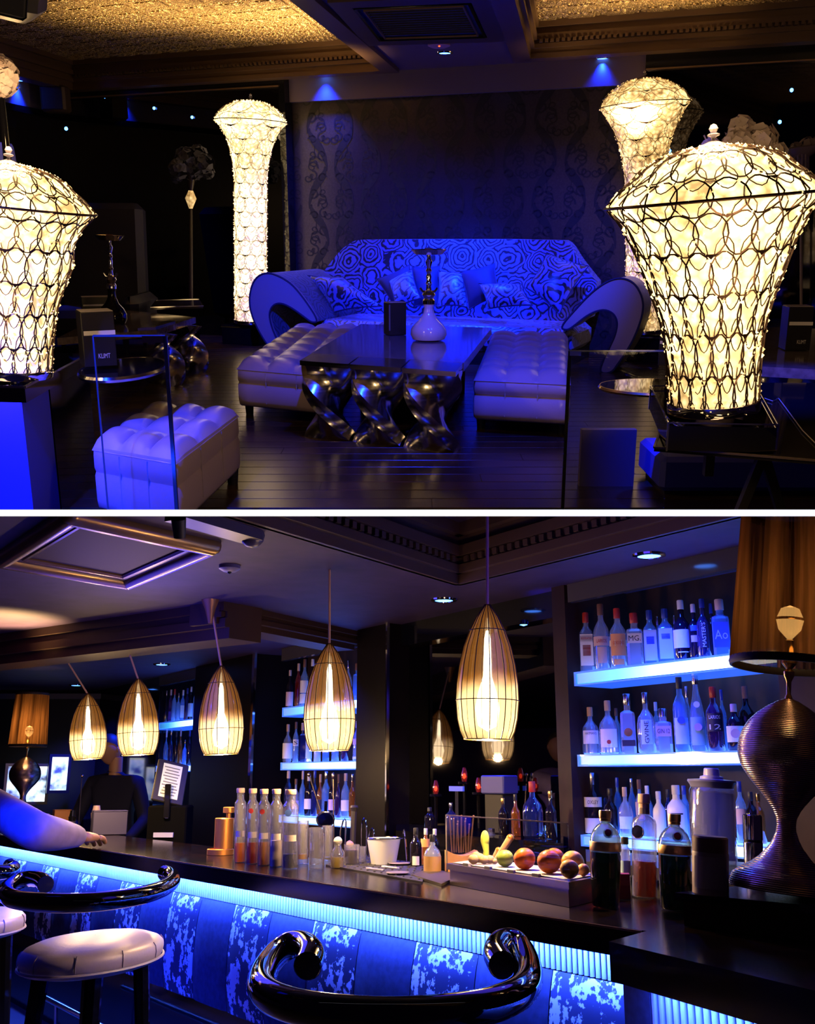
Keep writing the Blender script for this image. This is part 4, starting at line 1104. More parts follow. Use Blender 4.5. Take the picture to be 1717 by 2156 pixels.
# hide panels: alternately speckled and plain
hide = M('speckled_hide', (.02, .02, .05), .5)
N, Lk, B = nodes(hide); co = objco(hide)
n1 = nd(hide, 'ShaderNodeTexNoise', Scale=15.0, Detail=5.0, Roughness=.6); Lk.new(objco(hide, (1, 1, .75)), n1.inputs['Vector'])
n2 = nd(hide, 'ShaderNodeTexNoise', Scale=44.0, Detail=3.0); Lk.new(co, n2.inputs['Vector'])
f = math_n(hide, 'ADD', math_n(hide, 'MULTIPLY', n1.outputs[0], .75), math_n(hide, 'MULTIPLY', n2.outputs[0], .30))
r = ramp(hide, f, [(.530, (.022, .020, .05)), (.552, (.78, .76, .82))]); Lk.new(r.outputs[0], B.inputs['Base Color'])
r2 = ramp(hide, f, [(.530, (.62,) * 3), (.552, (.28,) * 3)]); Lk.new(r2.outputs[0], B.inputs['Roughness'])
r3 = ramp(hide, f, [(.530, (0,) * 3), (.552, (.4,) * 3)]); Lk.new(r3.outputs[0], B.inputs['Metallic'])
velvet = M('blue_suede', (.03, .03, .07), .8); noisy(velvet, 40, (.014, .014, .040), (.026, .026, .065))
def s_of(px): return bars(px, OF - .03)
sA, sB = s_of(865), s_of(655); per = sB - sA
wid = s_of(752) - sB
pan = {}
s_ = sA - 3 * per; k = -3
def hide_panel(w):
    H = .44
    def fn(u, v):
        x = -w / 2 + w * u; b = (math.sin(pi * min(max(u, 0), 1)) ** .3) if 0 < u < 1 else 0
        vv = v; y = -.036 * (math.sin(pi * min(vv * .80, 1)) ** .8) - .010 * b
        z = -H * vv
        if v == 0: y = .0
        return Vector((x, y, z))
    return MB().grid(fn, 8, 10)
ang = math.atan2(-KD.y, -KD.x)
for kk in range(-4, 14):
    s0 = sA + kk * per
    for (a, b, mt, nm) in ((s0 + wid, s0, hide, 'speckled_panel'), (s0 + wid, s0 - per, velvet, 'plain_panel')):
        lo, hi = min(a, b), max(a, b)
        if lo < -1.5 or hi > s_end: continue
        key = (nm, round(hi - lo, 3))
        if key not in pan:
            m_ = hide_panel((hi - lo) - .004).mesh(nm); m_.materials.append(mt); pan[key] = m_
        c = rc(bar((lo + hi) / 2, OF - .004, z_r0 - .002))
        place(nm, pan[key], ctr, c, (0, 0, ang))
MB().prism(cpoly([bar(-1.5, OF + .0), bar(s_end, OF + .0), bar(s_end, OF + .02), bar(-1.5, OF + .02)]), 0, z_r0 - .44 - HB).build('plinth_board', black_gloss, ctr, smooth=False)
# lit ribbed front below the end section
e0 = onz(1283, 1984, ZC); ed = (c3_ - c2_); ed.z = 0; el_ = ed.length; ed.normalize(); en = Vector((-ed.y, ed.x, 0)); en = en if en.y > 0 else -en
def efr(px): 
    q = c2_ + en * .07; h = onp(px, 2060, (q.x, q.y), (ed.x, ed.y)); return (Vector((h.x, h.y, 0)) - Vector((q.x, q.y, 0))).dot(ed)
f_0, f_1 = efr(1312), efr(1366)
Q0 = Vector((c2_.x, c2_.y, 0)) + en * .07
zt_e = ZC - TC - .016
MB().prism(cpoly([Q0 + ed * f_0 + en * .012, Q0 + ed * (el_ + .6) + en * .012, Q0 + ed * (el_ + .6) + en * .05, Q0 + ed * f_0 + en * .05]), 0, zt_e - HB).build('end_front', black_matt, ctr, smooth=False)
MB().prism(cpoly([Q0 + ed * f_0, Q0 + ed * f_1, Q0 + ed * f_1 + en * .012, Q0 + ed * f_0 + en * .012]), .2, zt_e - HB).build('plain_panel', velvet, ctr, smooth=False)
rl = MB().lathe([(.0085, 0), (.0085, .55)], 10).mesh('rib', True); rl.materials.append(M('ribbed_metal'))
s = f_1 + .012
while s < el_ + .1:
    place('rib', rl, ctr, rc(Q0 + ed * s + en * .006 + Vector((0, 0, zt_e - .55)))); s += .026
area('led_line', Q0 + ed * (el_ * .6) - en * .05 + Vector((0, 0, zt_e + .0)), Q0 + ed * (el_ * .6) + en * .02 + Vector((0, 0, zt_e - .12)), (.03, .085, 1.0), 14.0, el_ * .9, .012, roll=(ed.x, ed.y, 0))
ft = thing('foot_rail', 'thin steel foot rail low along the bar front', 'rail', bar(2.6, -.12, HB))
fo = ft.location
MB().tube([bar(1.0, -.12, HB + .26) - fo, bar(4.2, -.12, HB + .26) - fo], .016, 10).build('rail', steel, ft)
for s in (1.2, 2.6, 4.0): MB().tube([bar(s, -.12, HB + .26) - fo, bar(s, -.10, HB) - fo], .010, 8).build('bracket', steel, ft)
# raised box on the counter for the big lamp
ZB = zat(*onz(1445, 1958, ZC)[:2], 1886)
bq = [plan(1442, 1952, ZC), plan(1760, 1990, ZC)]
f0 = Vector((bq[0][0], bq[0][1], 0)); f1 = Vector((bq[1][0], bq[1][1], 0))
bxo = (f0 + f1) / 2
bx = thing('raised_box', 'dark wooden box on the counter end carrying the big lamp', 'box', (bxo.x, bxo.y, ZC + .002))
MB().prism([tuple((p - bxo)[:2]) for p in (f0, f1, f1 + KN * .62, f0 + KN * .62)], 0, ZB - ZC - .004).build('body', brown_pan, bx, smooth=False)
MB().prism([tuple((p - bxo)[:2]) for p in (f0 + KD * .015 - KN * .015, f1 - KN * .015, f1 + KN * .63, f0 + KN * .63 + KD * .015)], ZB - ZC - .02, ZB - ZC).build('lid', wood_bar, bx, smooth=False)

# lit shelves
def led_mat(name, x0, x1, e0, e1):
    m = M(name, (.6, .8, .9), .3)
    N, L, B = nodes(m); t = nd(m, 'ShaderNodeTexCoord'); sx = nd(m, 'ShaderNodeSeparateXYZ'); L.new(t.outputs['Object'], sx.inputs[0])
    mr = nd(m, 'ShaderNodeMapRange'); mr.inputs[1].default_value = x0; mr.inputs[2].default_value = x1; L.new(sx.outputs[0], mr.inputs[0])
    r = ramp(m, mr.outputs[0], [(0, (.01, .26, 1.0)), (.25, (.03, .52, 1.0)), (.55, (.50, .90, 1.0)), (1, (.72, .97, 1.0))]); L.new(r.outputs[0], B.inputs['Emission Color'])
    r2 = ramp(m, mr.outputs[0], [(0, (e0,) * 3), (.6, (e1,) * 3)]); L.new(r2.outputs[0], B.inputs['Emission Strength'])
    return m
Z1t, Z1b = bk(1228, 1413).z, bk(1228, 1441).z
Z2t, Z2b = bk(1222, 1589).z, bk(1222, 1612).z
Z3t, Z3b = bk(1216, 1757).z, bk(1216, 1779).z
UNITS = {'right': (1218, 1660), 'middle': (590, 764), 'left': (327, 413)}
ba = math.atan2(-BD[1], -BD[0])
acry = M('acrylic_edge', (.25, .5, .9), .1, emit=(.02, .12, .9), es=.8)
for un, (a, b) in UNITS.items():
    pa, pb = bk(a, 1637), bk(b, 1637); w = (Vector(pb[:2]) - Vector(pa[:2])).length
    for i, (t_, b_) in enumerate(((Z1t, Z1b), (Z2t, Z2b), (Z3t, Z3b))):
        nm = ('top', 'middle', 'bottom')[i]
        sh = thing('lit_shelf', '%s blue-white lit bottle shelf of the %s bar niche' % (nm, un), 'shelf', (pa.x, pa.y, b_), (0, 0, ba), 'lit bottle shelves')
        h = t_ - b_; e = {'right': 1.0, 'middle': .75, 'left': .55}[un]
        lm = led_mat('led_%s' % un, 0, w, .9 * e, 2.8 * e)
        MB().box(.0, w, .012, .26, h * .86, h).build('glass_top', M('shelf_glass_lit', (.1, .2, .5), .1, emit=(.07, .20, 1.0), es=5), sh, smooth=False)
        MB().box(.02, w, .004, .012, h * .10, h * .86).build('front_diffuser', lm, sh, smooth=False)
        MB().box(.02, w, .05, .25, h * .04, h * .10).build('under_diffuser', lm, sh, smooth=False)
        MB().box(.0, w, .0, .012, h * .86, h).build('front_lip', acry, sh, smooth=False)
        MB().box(.0, w, .0, .26, -.004, h * .04).build('bottom_lip', acry, sh, smooth=False)
        MB().box(.0, .012, .0, .26, 0, h * .86).build('end_plate', acry, sh, smooth=False)
zh1 = bk(1425, 1222, -.02).z
for i, (a, b) in enumerate(UNITS.values()):
    struct('trim_%d' % (30 + i), bbox(MB(), a, b, zh1, ZS_, -.02, .02), M('niche_header', (.05, .045, .06), .12, spec=.6), smooth=False)

# ------------------------------------------------------------------ bar lights
for (px, py, lb, pw) in ((1367, 1168, 'blue downlight nearest the big brown lampshade', 160), (935, 1262, 'blue downlight just left of the nearest pendant lamp', 160), (634, 1330, 'blue downlight left of the second nearest pendant, above the middle niche', 160), (341, 1398, 'blue downlight above the left niche between two pendants', 160), (160, 1442, 'blue downlight beside the farthest pendant lamp', 160)):
    downlight(px, py, lb, pw, None, 115, ZS_, .05)
P = bk(1103, 1314, -.05)
t = thing('blue_stud', 'small blue stud for a reflected downlight, under the ledge right of nearest pendant', 'small light', (P.x, P.y, P.z))  # downlight reflection built as a glowing stud with an added beam
MB().lathe([(.026, .02), (.026, 0), (.02, -.004)], 14).build('ring', black_gloss, t); MB().lathe([(.02, -.004), (.001, -.010)], 14, cap1=False).build('lens', led_blue, t)
spot('added_ledge_beam', P + Vector((0, -.05, .01)), P + Vector((.15, 0, .10)), BLUE, 2.5, 120, .8)
for s in range(7):                                     # the LED line under the counter lip
    s0 = -1.3 + s * 1.06
    area('led_line', bar(s0 + .53, OF - .045, ZC - TC - .012), bar(s0 + .53, OF + .02, z_r0 - .06), (.03, .085, 1.0), 34.0, 1.04, .012, roll=(KD.x, KD.y, 0))
for (un, (a, b)) in UNITS.items():                     # light spilling from the shelves over the bottles
    pass
spot('ceiling_beam', bar(1.0, -1.2, ZS_ - .05), bar(1.2, -.2, -.7), BLUE, 300, 80, .9)
spot('ceiling_beam', bar(3.0, -1.2, ZS_ - .05), bar(3.0, -.2, -.8), BLUE, 420, 80, .9)
spot('ceiling_beam', bar(-.6, -.9, ZS_ - .05), bar(-.7, .3, -.6), BLUE, 120, 80, .9)
spot('ceiling_beam', bar(3.6, -1.6, ZS_ - .05), bar(3.2, -.9, HB), BLUE, 500, 70, .9)
point('added_room_fill', (-1.4, 5.2, .55), (.06, .05, 1.0), 26, .5)  # unseen blue fill points added for the ambient tone
point('added_room_fill', (.6, 3.4, .62), (.10, .05, 1.0), 9, .4)
gp = onz(20, 1306, ZS_)
spot('added_soffit_spot', gp + Vector((.0, .2, -.75)), gp + Vector((-.05, 0, 0)), (1.0, .62, .22), 420, 62, .8, .08)  # unseen warm spot added for the golden patch of soffit
# ================================================================== BAR: things
ROOM = 'L'
G = {'clear': glassy('clear_bottle', (.74, .80, .95), .34), 'blue': glassy('blue_bottle', (.30, .58, .95), .42), 'pale': glassy('pale_bottle', (.50, .72, .95), .38),
     'navy': glassy('navy_bottle', (.03, .05, .22), .55), 'dark': M('dark_bottle', (.008, .006, .012), .06, spec=.7), 'green': glassy('green_bottle', (.10, .30, .20)),
     'amber': glassy('amber_bottle', (.80, .30, .06)), 'purple': glassy('purple_bottle', (.16, .05, .22)), 'milk': M('milk_bottle', (.70, .70, .76), .2, spec=.6),
     'frost': glassy('frosted_bottle', (.75, .80, .92), .6, .3), 'red': glassy('red_bottle', (.55, .05, .03))}
K_ = {'red': M('red_cap', (.42, .03, .03), .35), 'white': M('white_cap', (.62, .60, .68), .45), 'black': M('black_cap', (.02, .02, .03), .35), 'blue': M('blue_cap', (.03, .06, .35), .3, .3),
      'cork': M('cork_cap', (.55, .33, .22), .6), 'silver': M('silver_cap', (.6, .6, .68), .2, 1.0), 'brown': M('brown_cap', (.16, .07, .05), .5), 'gold': gold, 'pink': M('pink_cap', (.52, .38, .36), .5)}
Lb = {'white': white_paper, 'cream': M('cream_label', (.66, .58, .48), .6), 'orange': M('orange_label', (.75, .34, .16), .5), 'pink': M('pink_label', (.62, .42, .48), .5), 'ltblue': M('light_blue_label', (.45, .66, .82), .5), 'kraft': M('kraft_label', (.42, .24, .11), .6),
      'red': M('red_print', (.45, .03, .03), .5), 'dark': M('dark_print', (.015, .012, .03), .5), 'bluep': M('blue_print', (.05, .12, .5), .5), 'gold': gold, 'teal': M('teal_label', (.22, .45, .45), .5), 'wtext': M('white_print', (.75, .75, .8), .5)}
def profile(st, r, h):
    if st == 'std': return [(r * .92, 0), (r, .02 * h), (r, .56 * h), (r * .93, .62 * h), (r * .60, .70 * h), (r * .38, .75 * h), (r * .34, .90 * h)]
    if st == 'wine': return [(r * .94, 0), (r, .015 * h), (r, .54 * h), (r * .90, .60 * h), (r * .55, .67 * h), (r * .34, .72 * h), (r * .32, .92 * h)]
    if st == 'square': return [(r * .86, 0, 1), (r * .90, .015 * h, 1), (r * .90, .60 * h, 1), (r * .80, .67 * h, .8), (r * .45, .74 * h, .2), (r * .36, .77 * h, 0), (r * .34, .90 * h, 0)]
    if st == 'squat': return [(r * .86, 0, 1), (r * .90, .02 * h, 1), (r * .90, .62 * h, 1), (r * .84, .68 * h, 1), (r * .42, .72 * h, .1), (r * .40, .88 * h, 0)]
    if st == 'round': return [(r * .85, 0), (r, .03 * h), (r, .46 * h), (r * .86, .58 * h), (r * .52, .66 * h), (r * .30, .72 * h), (r * .28, .88 * h)]
    if st == 'cone': return [(r * .95, 0), (r, .02 * h), (r * .96, .40 * h), (r * .72, .60 * h), (r * .42, .74 * h), (r * .32, .84 * h), (r * .32, .94 * h)]
    if st == 'slim': return [(r * .92, 0), (r, .01 * h), (r, .76 * h), (r * .93, .80 * h), (r * .66, .835 * h), (r * .60, .86 * h), (r * .62, .95 * h)]
    if st == 'dome': return [(r * .80, 0), (r * .86, .02 * h), (r * .96, .30 * h), (r, .56 * h), (r * 1.0, .66 * h), (r * .95, .73 * h), (r * .80, .79 * h), (r * .55, .84 * h), (r * .34, .865 * h), (r * .30, .90 * h)]
    return [(r, 0), (r, h)]
CACHE = {}
def bottle(P, w, h, st, glass, cap, label, lab=(), group=None, name='bottle', yaw=None, ln=0.0, caph=.1):
    """lab: (kind, label colour, z0, z1 in parts of h[, text, text colour, text height]) ..."""
    t = thing(name, label, 'bottle', P, (0, ln, face_cam(P) if yaw is None else yaw), group)
    r = w / 2; pr = profile(st, r, h); sq = st in ('square', 'squat')
    key = (st, round(r, 3), round(h, 3), glass)
    n = 16
    if key not in CACHE:
        m_ = MB().lathe(pr, n, a0=pi / n).mesh('glass_body'); m_.materials.append(G[glass]); CACHE[key] = m_
    place('glass_body', CACHE[key], t)
    rn = pr[-1][0]; zc = pr[-1][1]
    MB().lathe([(rn * 1.12, zc - caph * h * .75), (rn * 1.18, zc - caph * h * .70), (rn * 1.18, h * .985), (rn * 1.05, h)], 12).build('cap', K_[cap], t)
    for q in lab:
        kd, colr, z0, z1 = q[:4]
        rr = r * (.90 if sq else 1.0) + .0012
        am = .62 if kd == 'panel' else (.95 if kd == 'wrap' else .38)
        if kd == 'disc':
            zc_ = (z0 + z1) / 2 * h; rd = (z1 - z0) / 2 * h
            MB().lathe([(rd, 0), (rd, .003), (.0005, .0032)], 16, Matrix.Translation((0, -rr + .0005, zc_)) @ Matrix.Rotation(pi / 2, 4, 'X')).build('badge', Lb[colr], t)
        elif sq:
            hw = r * (.80 if kd != 'narrow' else .5); MB().box(-hw, hw, -rr - .001, -rr, z0 * h, z1 * h).build('paper_label', Lb[colr], t, smooth=False)
        else:
            mb = MB(); m = 8; vs = []
            for i in range(m + 1):
                a = -pi / 2 - am * pi / 2 + am * pi * i / m
                vs += [(rr * math.cos(a), rr * math.sin(a), z0 * h), (rr * math.cos(a), rr * math.sin(a), z1 * h)]
            mb.add(vs, [(2 * i, 2 * i + 2, 2 * i + 3, 2 * i + 1) for i in range(m)]); mb.build('paper_label', Lb[colr], t)
        if len(q) > 4:
            tx, tc = q[4], q[5]; th_ = q[6] * h; rot = len(q) > 7 and q[7]
            zm = (q[8] if len(q) > 8 else (z0 + z1) / 2) * h
            if rot: T_ = Matrix.Translation((0, -rr - .0016, zm)) @ Matrix.Rotation(-pi / 2, 4, 'Y'); lettering(tx, th_, Lb[tc], t, T_, None, (z1 - z0) * h * .92)
            elif sq: lettering(tx, th_, Lb[tc], t, Matrix.Translation((0, -rr - .0014, zm)), None, r * 1.35)
            else: lettering(tx, th_, Lb[tc], t, Matrix.Translation((0, 0, zm)), rr + .0016, r * 1.35)
    return t
ORD = ['first', 'second', 'third', 'fourth', 'fifth', 'sixth', 'seventh', 'eighth', 'ninth', 'tenth', 'eleventh', 'twelfth', 'thirteenth', 'fourteenth', 'fifteenth']
def row(unit, shelf, zt, items):
    for i, it in enumerate(items):
        px, pyt, wpx, st, gl, cp, look, lab = it[:8]; off = it[8] if len(it) > 8 else .075
        P = bk(px, 1600, off); z = zt + .0015
        P = Vector((P.x, P.y, z)); h = zat(P.x, P.y, pyt) - z; w = wpx * ppm(P)
        bottle(P, w, h, st, gl, cp, '%s, %s from left, %s %s shelf' % (look, ORD[i], {'bottom': 'lowest'}.get(shelf, shelf) if shelf != 'middle' else 'second', unit), lab, 'bottles on the %s shelf of the %s niche' % (shelf, unit))
row('right', 'top', Z1t, [
 (1247, 1290, 33, 'square', 'clear', 'red', 'clear square gin bottle with red cap and red figure', [('panel', 'white', .10, .62), ('narrow', 'red', .26, .44), ('panel', 'white', .50, .60, 'BEEFEATER', 'red', .035)]),
 (1280, 1272, 33, 'std', 'clear', 'brown', 'tall clear bottle with brownish cap and pink lettering', [('narrow', 'pink', .10, .34), ('wrap', 'pink', .36, .50, 'LARIOS', 'red', .055)]),
 (1316, 1281, 36, 'std', 'clear', 'red', 'clear gin bottle with red cap and orange label', [('panel', 'orange', .20, .56), ('wrap', 'cream', .36, .46, "GORDON'S", 'red', .055), ('narrow', 'orange', .05, .14)]),
 (1352, 1291, 37, 'squat', 'clear', 'red', 'short square clear bottle with red and white cap', [('panel', 'white', .42, .60, 'MG.', 'dark', .10)]),
 (1386, 1285, 32, 'square', 'blue', 'blue', 'pale blue square bottle with white label, left twin', [('panel', 'ltblue', .06, .62), ('narrow', 'bluep', .36, .50)]),
 (1404, 1298, 16, 'std', 'blue', 'silver', 'narrow silver-capped bottle behind the pale blue pair', [], .19),
 (1420, 1282, 35, 'square', 'blue', 'blue', 'pale blue square bottle with white label, right twin', [('panel', 'ltblue', .06, .62), ('narrow', 'bluep', .42, .52)]),
 (1441, 1296, 14, 'std', 'pale', 'silver', 'narrow bottle with pale cap behind the dark wine bottle', [], .19),
 (1456, 1264, 36, 'wine', 'dark', 'white', 'dark wine-like bottle with white capsule and broad white label', [('wrap', 'white', .20, .50), ('narrow', 'wtext', .12, .14)]),
 (1483, 1272, 26, 'wine', 'dark', 'white', 'slim dark bottle with white capsule and pink seals', [('narrow', 'pink', .30, .42), ('narrow', 'bluep', .50, .60)]),
 (1503, 1261, 30, 'wine', 'navy', 'blue', 'dark blue bottle with white upright lettering', [('narrow', 'dark', .16, .60, "MASTER'S", 'wtext', .065, True)]),
 (1522, 1271, 18, 'std', 'navy', 'blue', 'narrow dark blue bottle behind the upright-lettered one', [], .19),
 (1541, 1262, 39, 'squat', 'blue', 'pink', 'broad clear blue bottle with big pale letters', [('panel', 'bluep', .14, .58, 'Ao', 'ltblue', .16)])])
row('right', 'middle', Z2t, [
 (1247, 1489, 37, 'round', 'clear', 'cork', 'stout clear bottle with cork cap and white label', [('panel', 'white', .22, .50, "HAYMAN'S", 'dark', .055, False, .44)]),
 (1285, 1475, 40, 'round', 'clear', 'pink', 'sloping clear bottle with red crest on white label', [('panel', 'white', .12, .46), ('disc', 'red', .18, .26)]),
 (1303, 1491, 18, 'std', 'pale', 'brown', 'small bottle with brown cap standing in the back', [], .19),
 (1327, 1461, 34, 'squat', 'clear', 'silver', 'tall square clear bottle with gold oval', [('panel', 'dark', .12, .22), ('disc', 'gold', .28, .42)]),
 (1366, 1458, 39, 'round', 'clear', 'silver', 'clear bottle with long silver stopper and upright dark lettering', [('narrow', 'ltblue', .14, .54, 'GVINE', 'dark', .07, True)]),
 (1388, 1478, 18, 'std', 'pale', 'white', 'small bottle with white cap in the back row', [], .19),
 (1402, 1492, 38, 'squat', 'clear', 'silver', 'low square clear bottle with dark number on the front', [('panel', 'pink', .36, .60, 'GIN 12', 'dark', .10)]),
 (1441, 1423, 33, 'std', 'blue', 'black', 'tall blue-lit bottle with dark neck capsule', [('panel', 'ltblue', .10, .44), ('disc', 'bluep', .36, .46)]),
 (1456, 1445, 16, 'std', 'pale', 'silver', 'narrow bottle seen between the two tallest ones', [], .19),
 (1476, 1420, 34, 'cone', 'pale', 'silver', 'tall tapering bottle with flowered label and diamond badge', [('panel', 'teal', .08, .44), ('disc', 'pink', .26, .36), ('disc', 'wtext', .56, .64)]),
 (1512, 1446, 36, 'std', 'purple', 'red', 'dark purple bottle with red cap and white lettering', [('panel', 'dark', .30, .58, 'LARIOS', 'wtext', .055, False, .52), ('narrow', 'dark', .30, .44, '12', 'wtext', .08)]),
 (1530, 1452, 16, 'std', 'blue', 'blue', 'thin blue-capped bottle behind the dark purple one', [], .19),
 (1554, 1482, 34, 'std', 'dark', 'pink', 'dark bottle with round white seal label, beside the lamp', [('wrap', 'white', .18, .52), ('disc', 'pink', .26, .46)]),
 (1581, 1445, 38, 'round', 'dark', 'brown', 'large dark bottle with reddish cap half behind the lamp', [], .15)])
row('right', 'bottom', Z3t, [
 (1245, 1627, 36, 'round', 'dark', 'silver', 'dark rounded bottle with silver cap and white label', [('wrap', 'white', .44, .60, 'OXLEY', 'dark', .06), ('wrap', 'white', .02, .26)]),
 (1266, 1639, 20, 'std', 'navy', 'blue', 'narrow navy bottle behind the white-labelled one', [], .19),
 (1281, 1660, 29, 'wine', 'dark', 'black', 'black wine-like bottle', []),
 (1297, 1637, 18, 'std', 'blue', 'blue', 'blue bottle with flared blue cap in the back', [], .19),
 (1312, 1657, 31, 'round', 'clear', 'pink', 'clear bottle with pinkish cap', [('panel', 'ltblue', .15, .40)]),
 (1327, 1639, 19, 'std', 'blue', 'silver', 'blue-lit bottle with tall bright cap in the back', [], .19),
 (1343, 1641, 22, 'std', 'pale', 'brown', 'pale bottle with dark cap behind the corked clear bottle', [('panel', 'pink', .3, .6)], .15),
 (1359, 1654, 22, 'std', 'blue', 'white', 'blue bottle with white cap', [], .15),
 (1382, 1666, 27, 'std', 'milk', 'white', 'slender milky white bottle', [], .10),
 (1402, 1662, 20, 'std', 'navy', 'black', 'narrow dark bottle between the two white ones', [], .19),
 (1419, 1653, 42, 'std', 'milk', 'white', 'broad milky white bottle with small dark print', [('narrow', 'dark', .46, .49)], .06),
 (1436, 1654, 24, 'std', 'blue', 'blue', 'blue-capped bottle behind the broad white one', [], .19),
 (1552, 1645, 24, 'std', 'pale', 'blue', 'pale pink-labelled bottle right of the big glass jar', [('panel', 'pink', .30, .55)], .12),
 (1574, 1667, 28, 'std', 'dark', 'black', 'dark bottle behind the steel shaker', [], .12),
 (1589, 1670, 24, 'std', 'amber', 'gold', 'dark amber bottle with gold cap beside the lamp', [], .14)])
mid_top = [(606, 1411, 15, 'wine', 'dark', 'pink', 'black bottle with pale pink label and cap', [('wrap', 'pink', .05, .42)]), (624, 1397, 14, 'std', 'red', 'pink', 'red-tinted bottle with pale neck', []), (637, 1388, 17, 'std', 'pale', 'brown', 'tall bottle with two white labels', [('wrap', 'white', .06, .26), ('wrap', 'white', .28, .54)]), (654, 1388, 18, 'wine', 'dark', 'white', 'dark bottle with bright white cap', []), (670, 1392, 16, 'std', 'amber', 'brown', 'amber bottle behind the pendant', []), (690, 1396, 18, 'std', 'navy', 'blue', 'navy bottle behind the pendant', []), (712, 1394, 18, 'std', 'dark', 'black', 'dark bottle behind the pendant', []), (731, 1391, 17, 'round', 'clear', 'silver', 'clear bottle with silver stopper', []), (750, 1397, 19, 'squat', 'blue', 'brown', 'blue-lit square bottle', [])]
row('middle', 'top', Z1t, mid_top)
row('middle', 'middle', Z2t, [(605, 1525, 20, 'round', 'clear', 'cork', 'stout bottle with orange stopper and white label', [('wrap', 'white', .10, .50)]), (622, 1520, 13, 'std', 'pale', 'brown', 'thin bottle with small square seal', [('panel', 'white', .40, .56, 'S', 'dark', .09)]), (637, 1522, 17, 'squat', 'navy', 'pink', 'dark blue square bottle with pink cap', []), (650, 1530, 15, 'slim', 'pale', 'silver', 'slim pale bottle with tall label', [('panel', 'ltblue', .10, .62)]), (668, 1540, 15, 'std', 'frost', 'white', 'frosted bottle below the pendant', []), (686, 1545, 16, 'squat', 'blue', 'blue', 'low blue bottle below the pendant', []), (706, 1540, 16, 'std', 'pale', 'black', 'pale bottle below the pendant', []), (726, 1530, 16, 'std', 'purple', 'black', 'purple bottle right below the pendant', []), (752, 1518, 18, 'std', 'clear', 'white', 'ribbed clear bottle at the right end', [('wrap', 'white', .04, .10), ('wrap', 'pink', .40, .55)])])
mb_items = []
for i, (px, py, gl, cp, lk) in enumerate(((609, 1623, 'navy', 'pink', 'navy bottle with tall pink cap'), (625, 1640, 'clear', 'brown', 'low clear bottle'), (639, 1623, 'blue', 'pink', 'blue bottle with pink cap'), (652, 1629, 'dark', 'white', 'black bottle with white cap'), (664, 1623, 'navy', 'blue', 'navy bottle with blue cap'), (676, 1630, 'amber', 'cork', 'amber bottle with cork'), (688, 1624, 'blue', 'silver', 'bright blue bottle'), (701, 1627, 'dark', 'black', 'black bottle'), (714, 1630, 'purple', 'brown', 'purple bottle'), (729, 1628, 'pale', 'pink', 'pale bottle with pink cap'), (743, 1630, 'amber', 'silver', 'amber bottle with silver cap'), (756, 1636, 'dark', 'gold', 'black bottle with gold cap'))):
    mb_items.append((px, py, 15 if i % 3 else 18, ('std', 'wine', 'round')[i % 3], gl, cp, lk, [('wrap', ('white', 'pink', 'dark')[i % 3], .16, .40)] if i % 2 else []))
row('middle', 'bottom', Z3t, mb_items)
lt = []
for i, (px, py, gl, cp, lk) in enumerate(((335, 1462, 'purple', 'brown', 'dim purple bottle'), (343, 1454, 'dark', 'silver', 'dark bottle with bright stopper'), (352, 1452, 'purple', 'pink', 'purple bottle with pink cap'), (360, 1451, 'pale', 'red', 'pale bottle with red cap'), (369, 1459, 'pale', 'silver', 'pale bottle with silver cap'), (378, 1453, 'blue', 'white', 'bright pale-blue bottle'), (387, 1449, 'navy', 'blue', 'navy bottle'), (395, 1446, 'dark', 'white', 'dark bottle with white cap'), (405, 1444, 'pale', 'pink', 'pale bottle with pink cap'))):
    lt.append((px, py, 10, ('std', 'wine', 'square')[i % 3], gl, cp, lk, [('wrap', ('white', 'ltblue')[i % 2], .10, .5)] if i > 3 and i % 2 == 1 else []))
row('left', 'top', Z1t, lt)
lt = []
for i, (px, py, gl, cp, lk) in enumerate(((337, 1536, 'pale', 'silver', 'pale thin bottle'), (348, 1538, 'blue', 'white', 'blue bottle with white cap'), (358, 1537, 'navy', 'silver', 'navy bottle with silver cap'), (369, 1540, 'dark', 'black', 'broad dark bottle'), (378, 1536, 'amber', 'pink', 'amber bottle with pink cap'), (388, 1558, 'blue', 'silver', 'short blue bottle'), (397, 1538, 'dark', 'blue', 'dark bottle with blue cap'), (408, 1541, 'navy', 'white', 'navy bottle with white label'))):
    lt.append((px, py, 10, ('std', 'round', 'wine')[i % 3], gl, cp, lk, [('wrap', 'pink', .08, .5)] if i == 7 else []))
row('left', 'middle', Z2t, lt)

# ------------------------------------------------------------------ pendant lamps
amber_sh = bpy.data.materials.new('amber_wire_glass'); amber_sh.use_nodes = True
m = amber_sh; N, Lk, B = nodes(m); out = N['Material Output']
tc_ = nd(m, 'ShaderNodeTexCoord'); sx = nd(m, 'ShaderNodeSeparateXYZ'); Lk.new(tc_.outputs['Object'], sx.inputs[0])
mr = nd(m, 'ShaderNodeMapRange'); mr.inputs[1].default_value = 0; mr.inputs[2].default_value = .46; Lk.new(sx.outputs[2], mr.inputs[0])
nz = nd(m, 'ShaderNodeTexNoise', Scale=9.0, Detail=2.0); Lk.new(objco(m), nz.inputs['Vector'])
zz_n = math_n(m, 'ADD', mr.outputs[0], math_n(m, 'MULTIPLY', math_n(m, 'SUBTRACT', nz.outputs[0], .5), .25))
em = nd(m, 'ShaderNodeEmission'); r = ramp(m, zz_n, [(0, (1.0, .60, .20)), (.34, (1.0, .62, .24)), (.46, (.80, .28, .04)), (1, (.60, .19, .025))]); Lk.new(r.outputs[0], em.inputs[0])
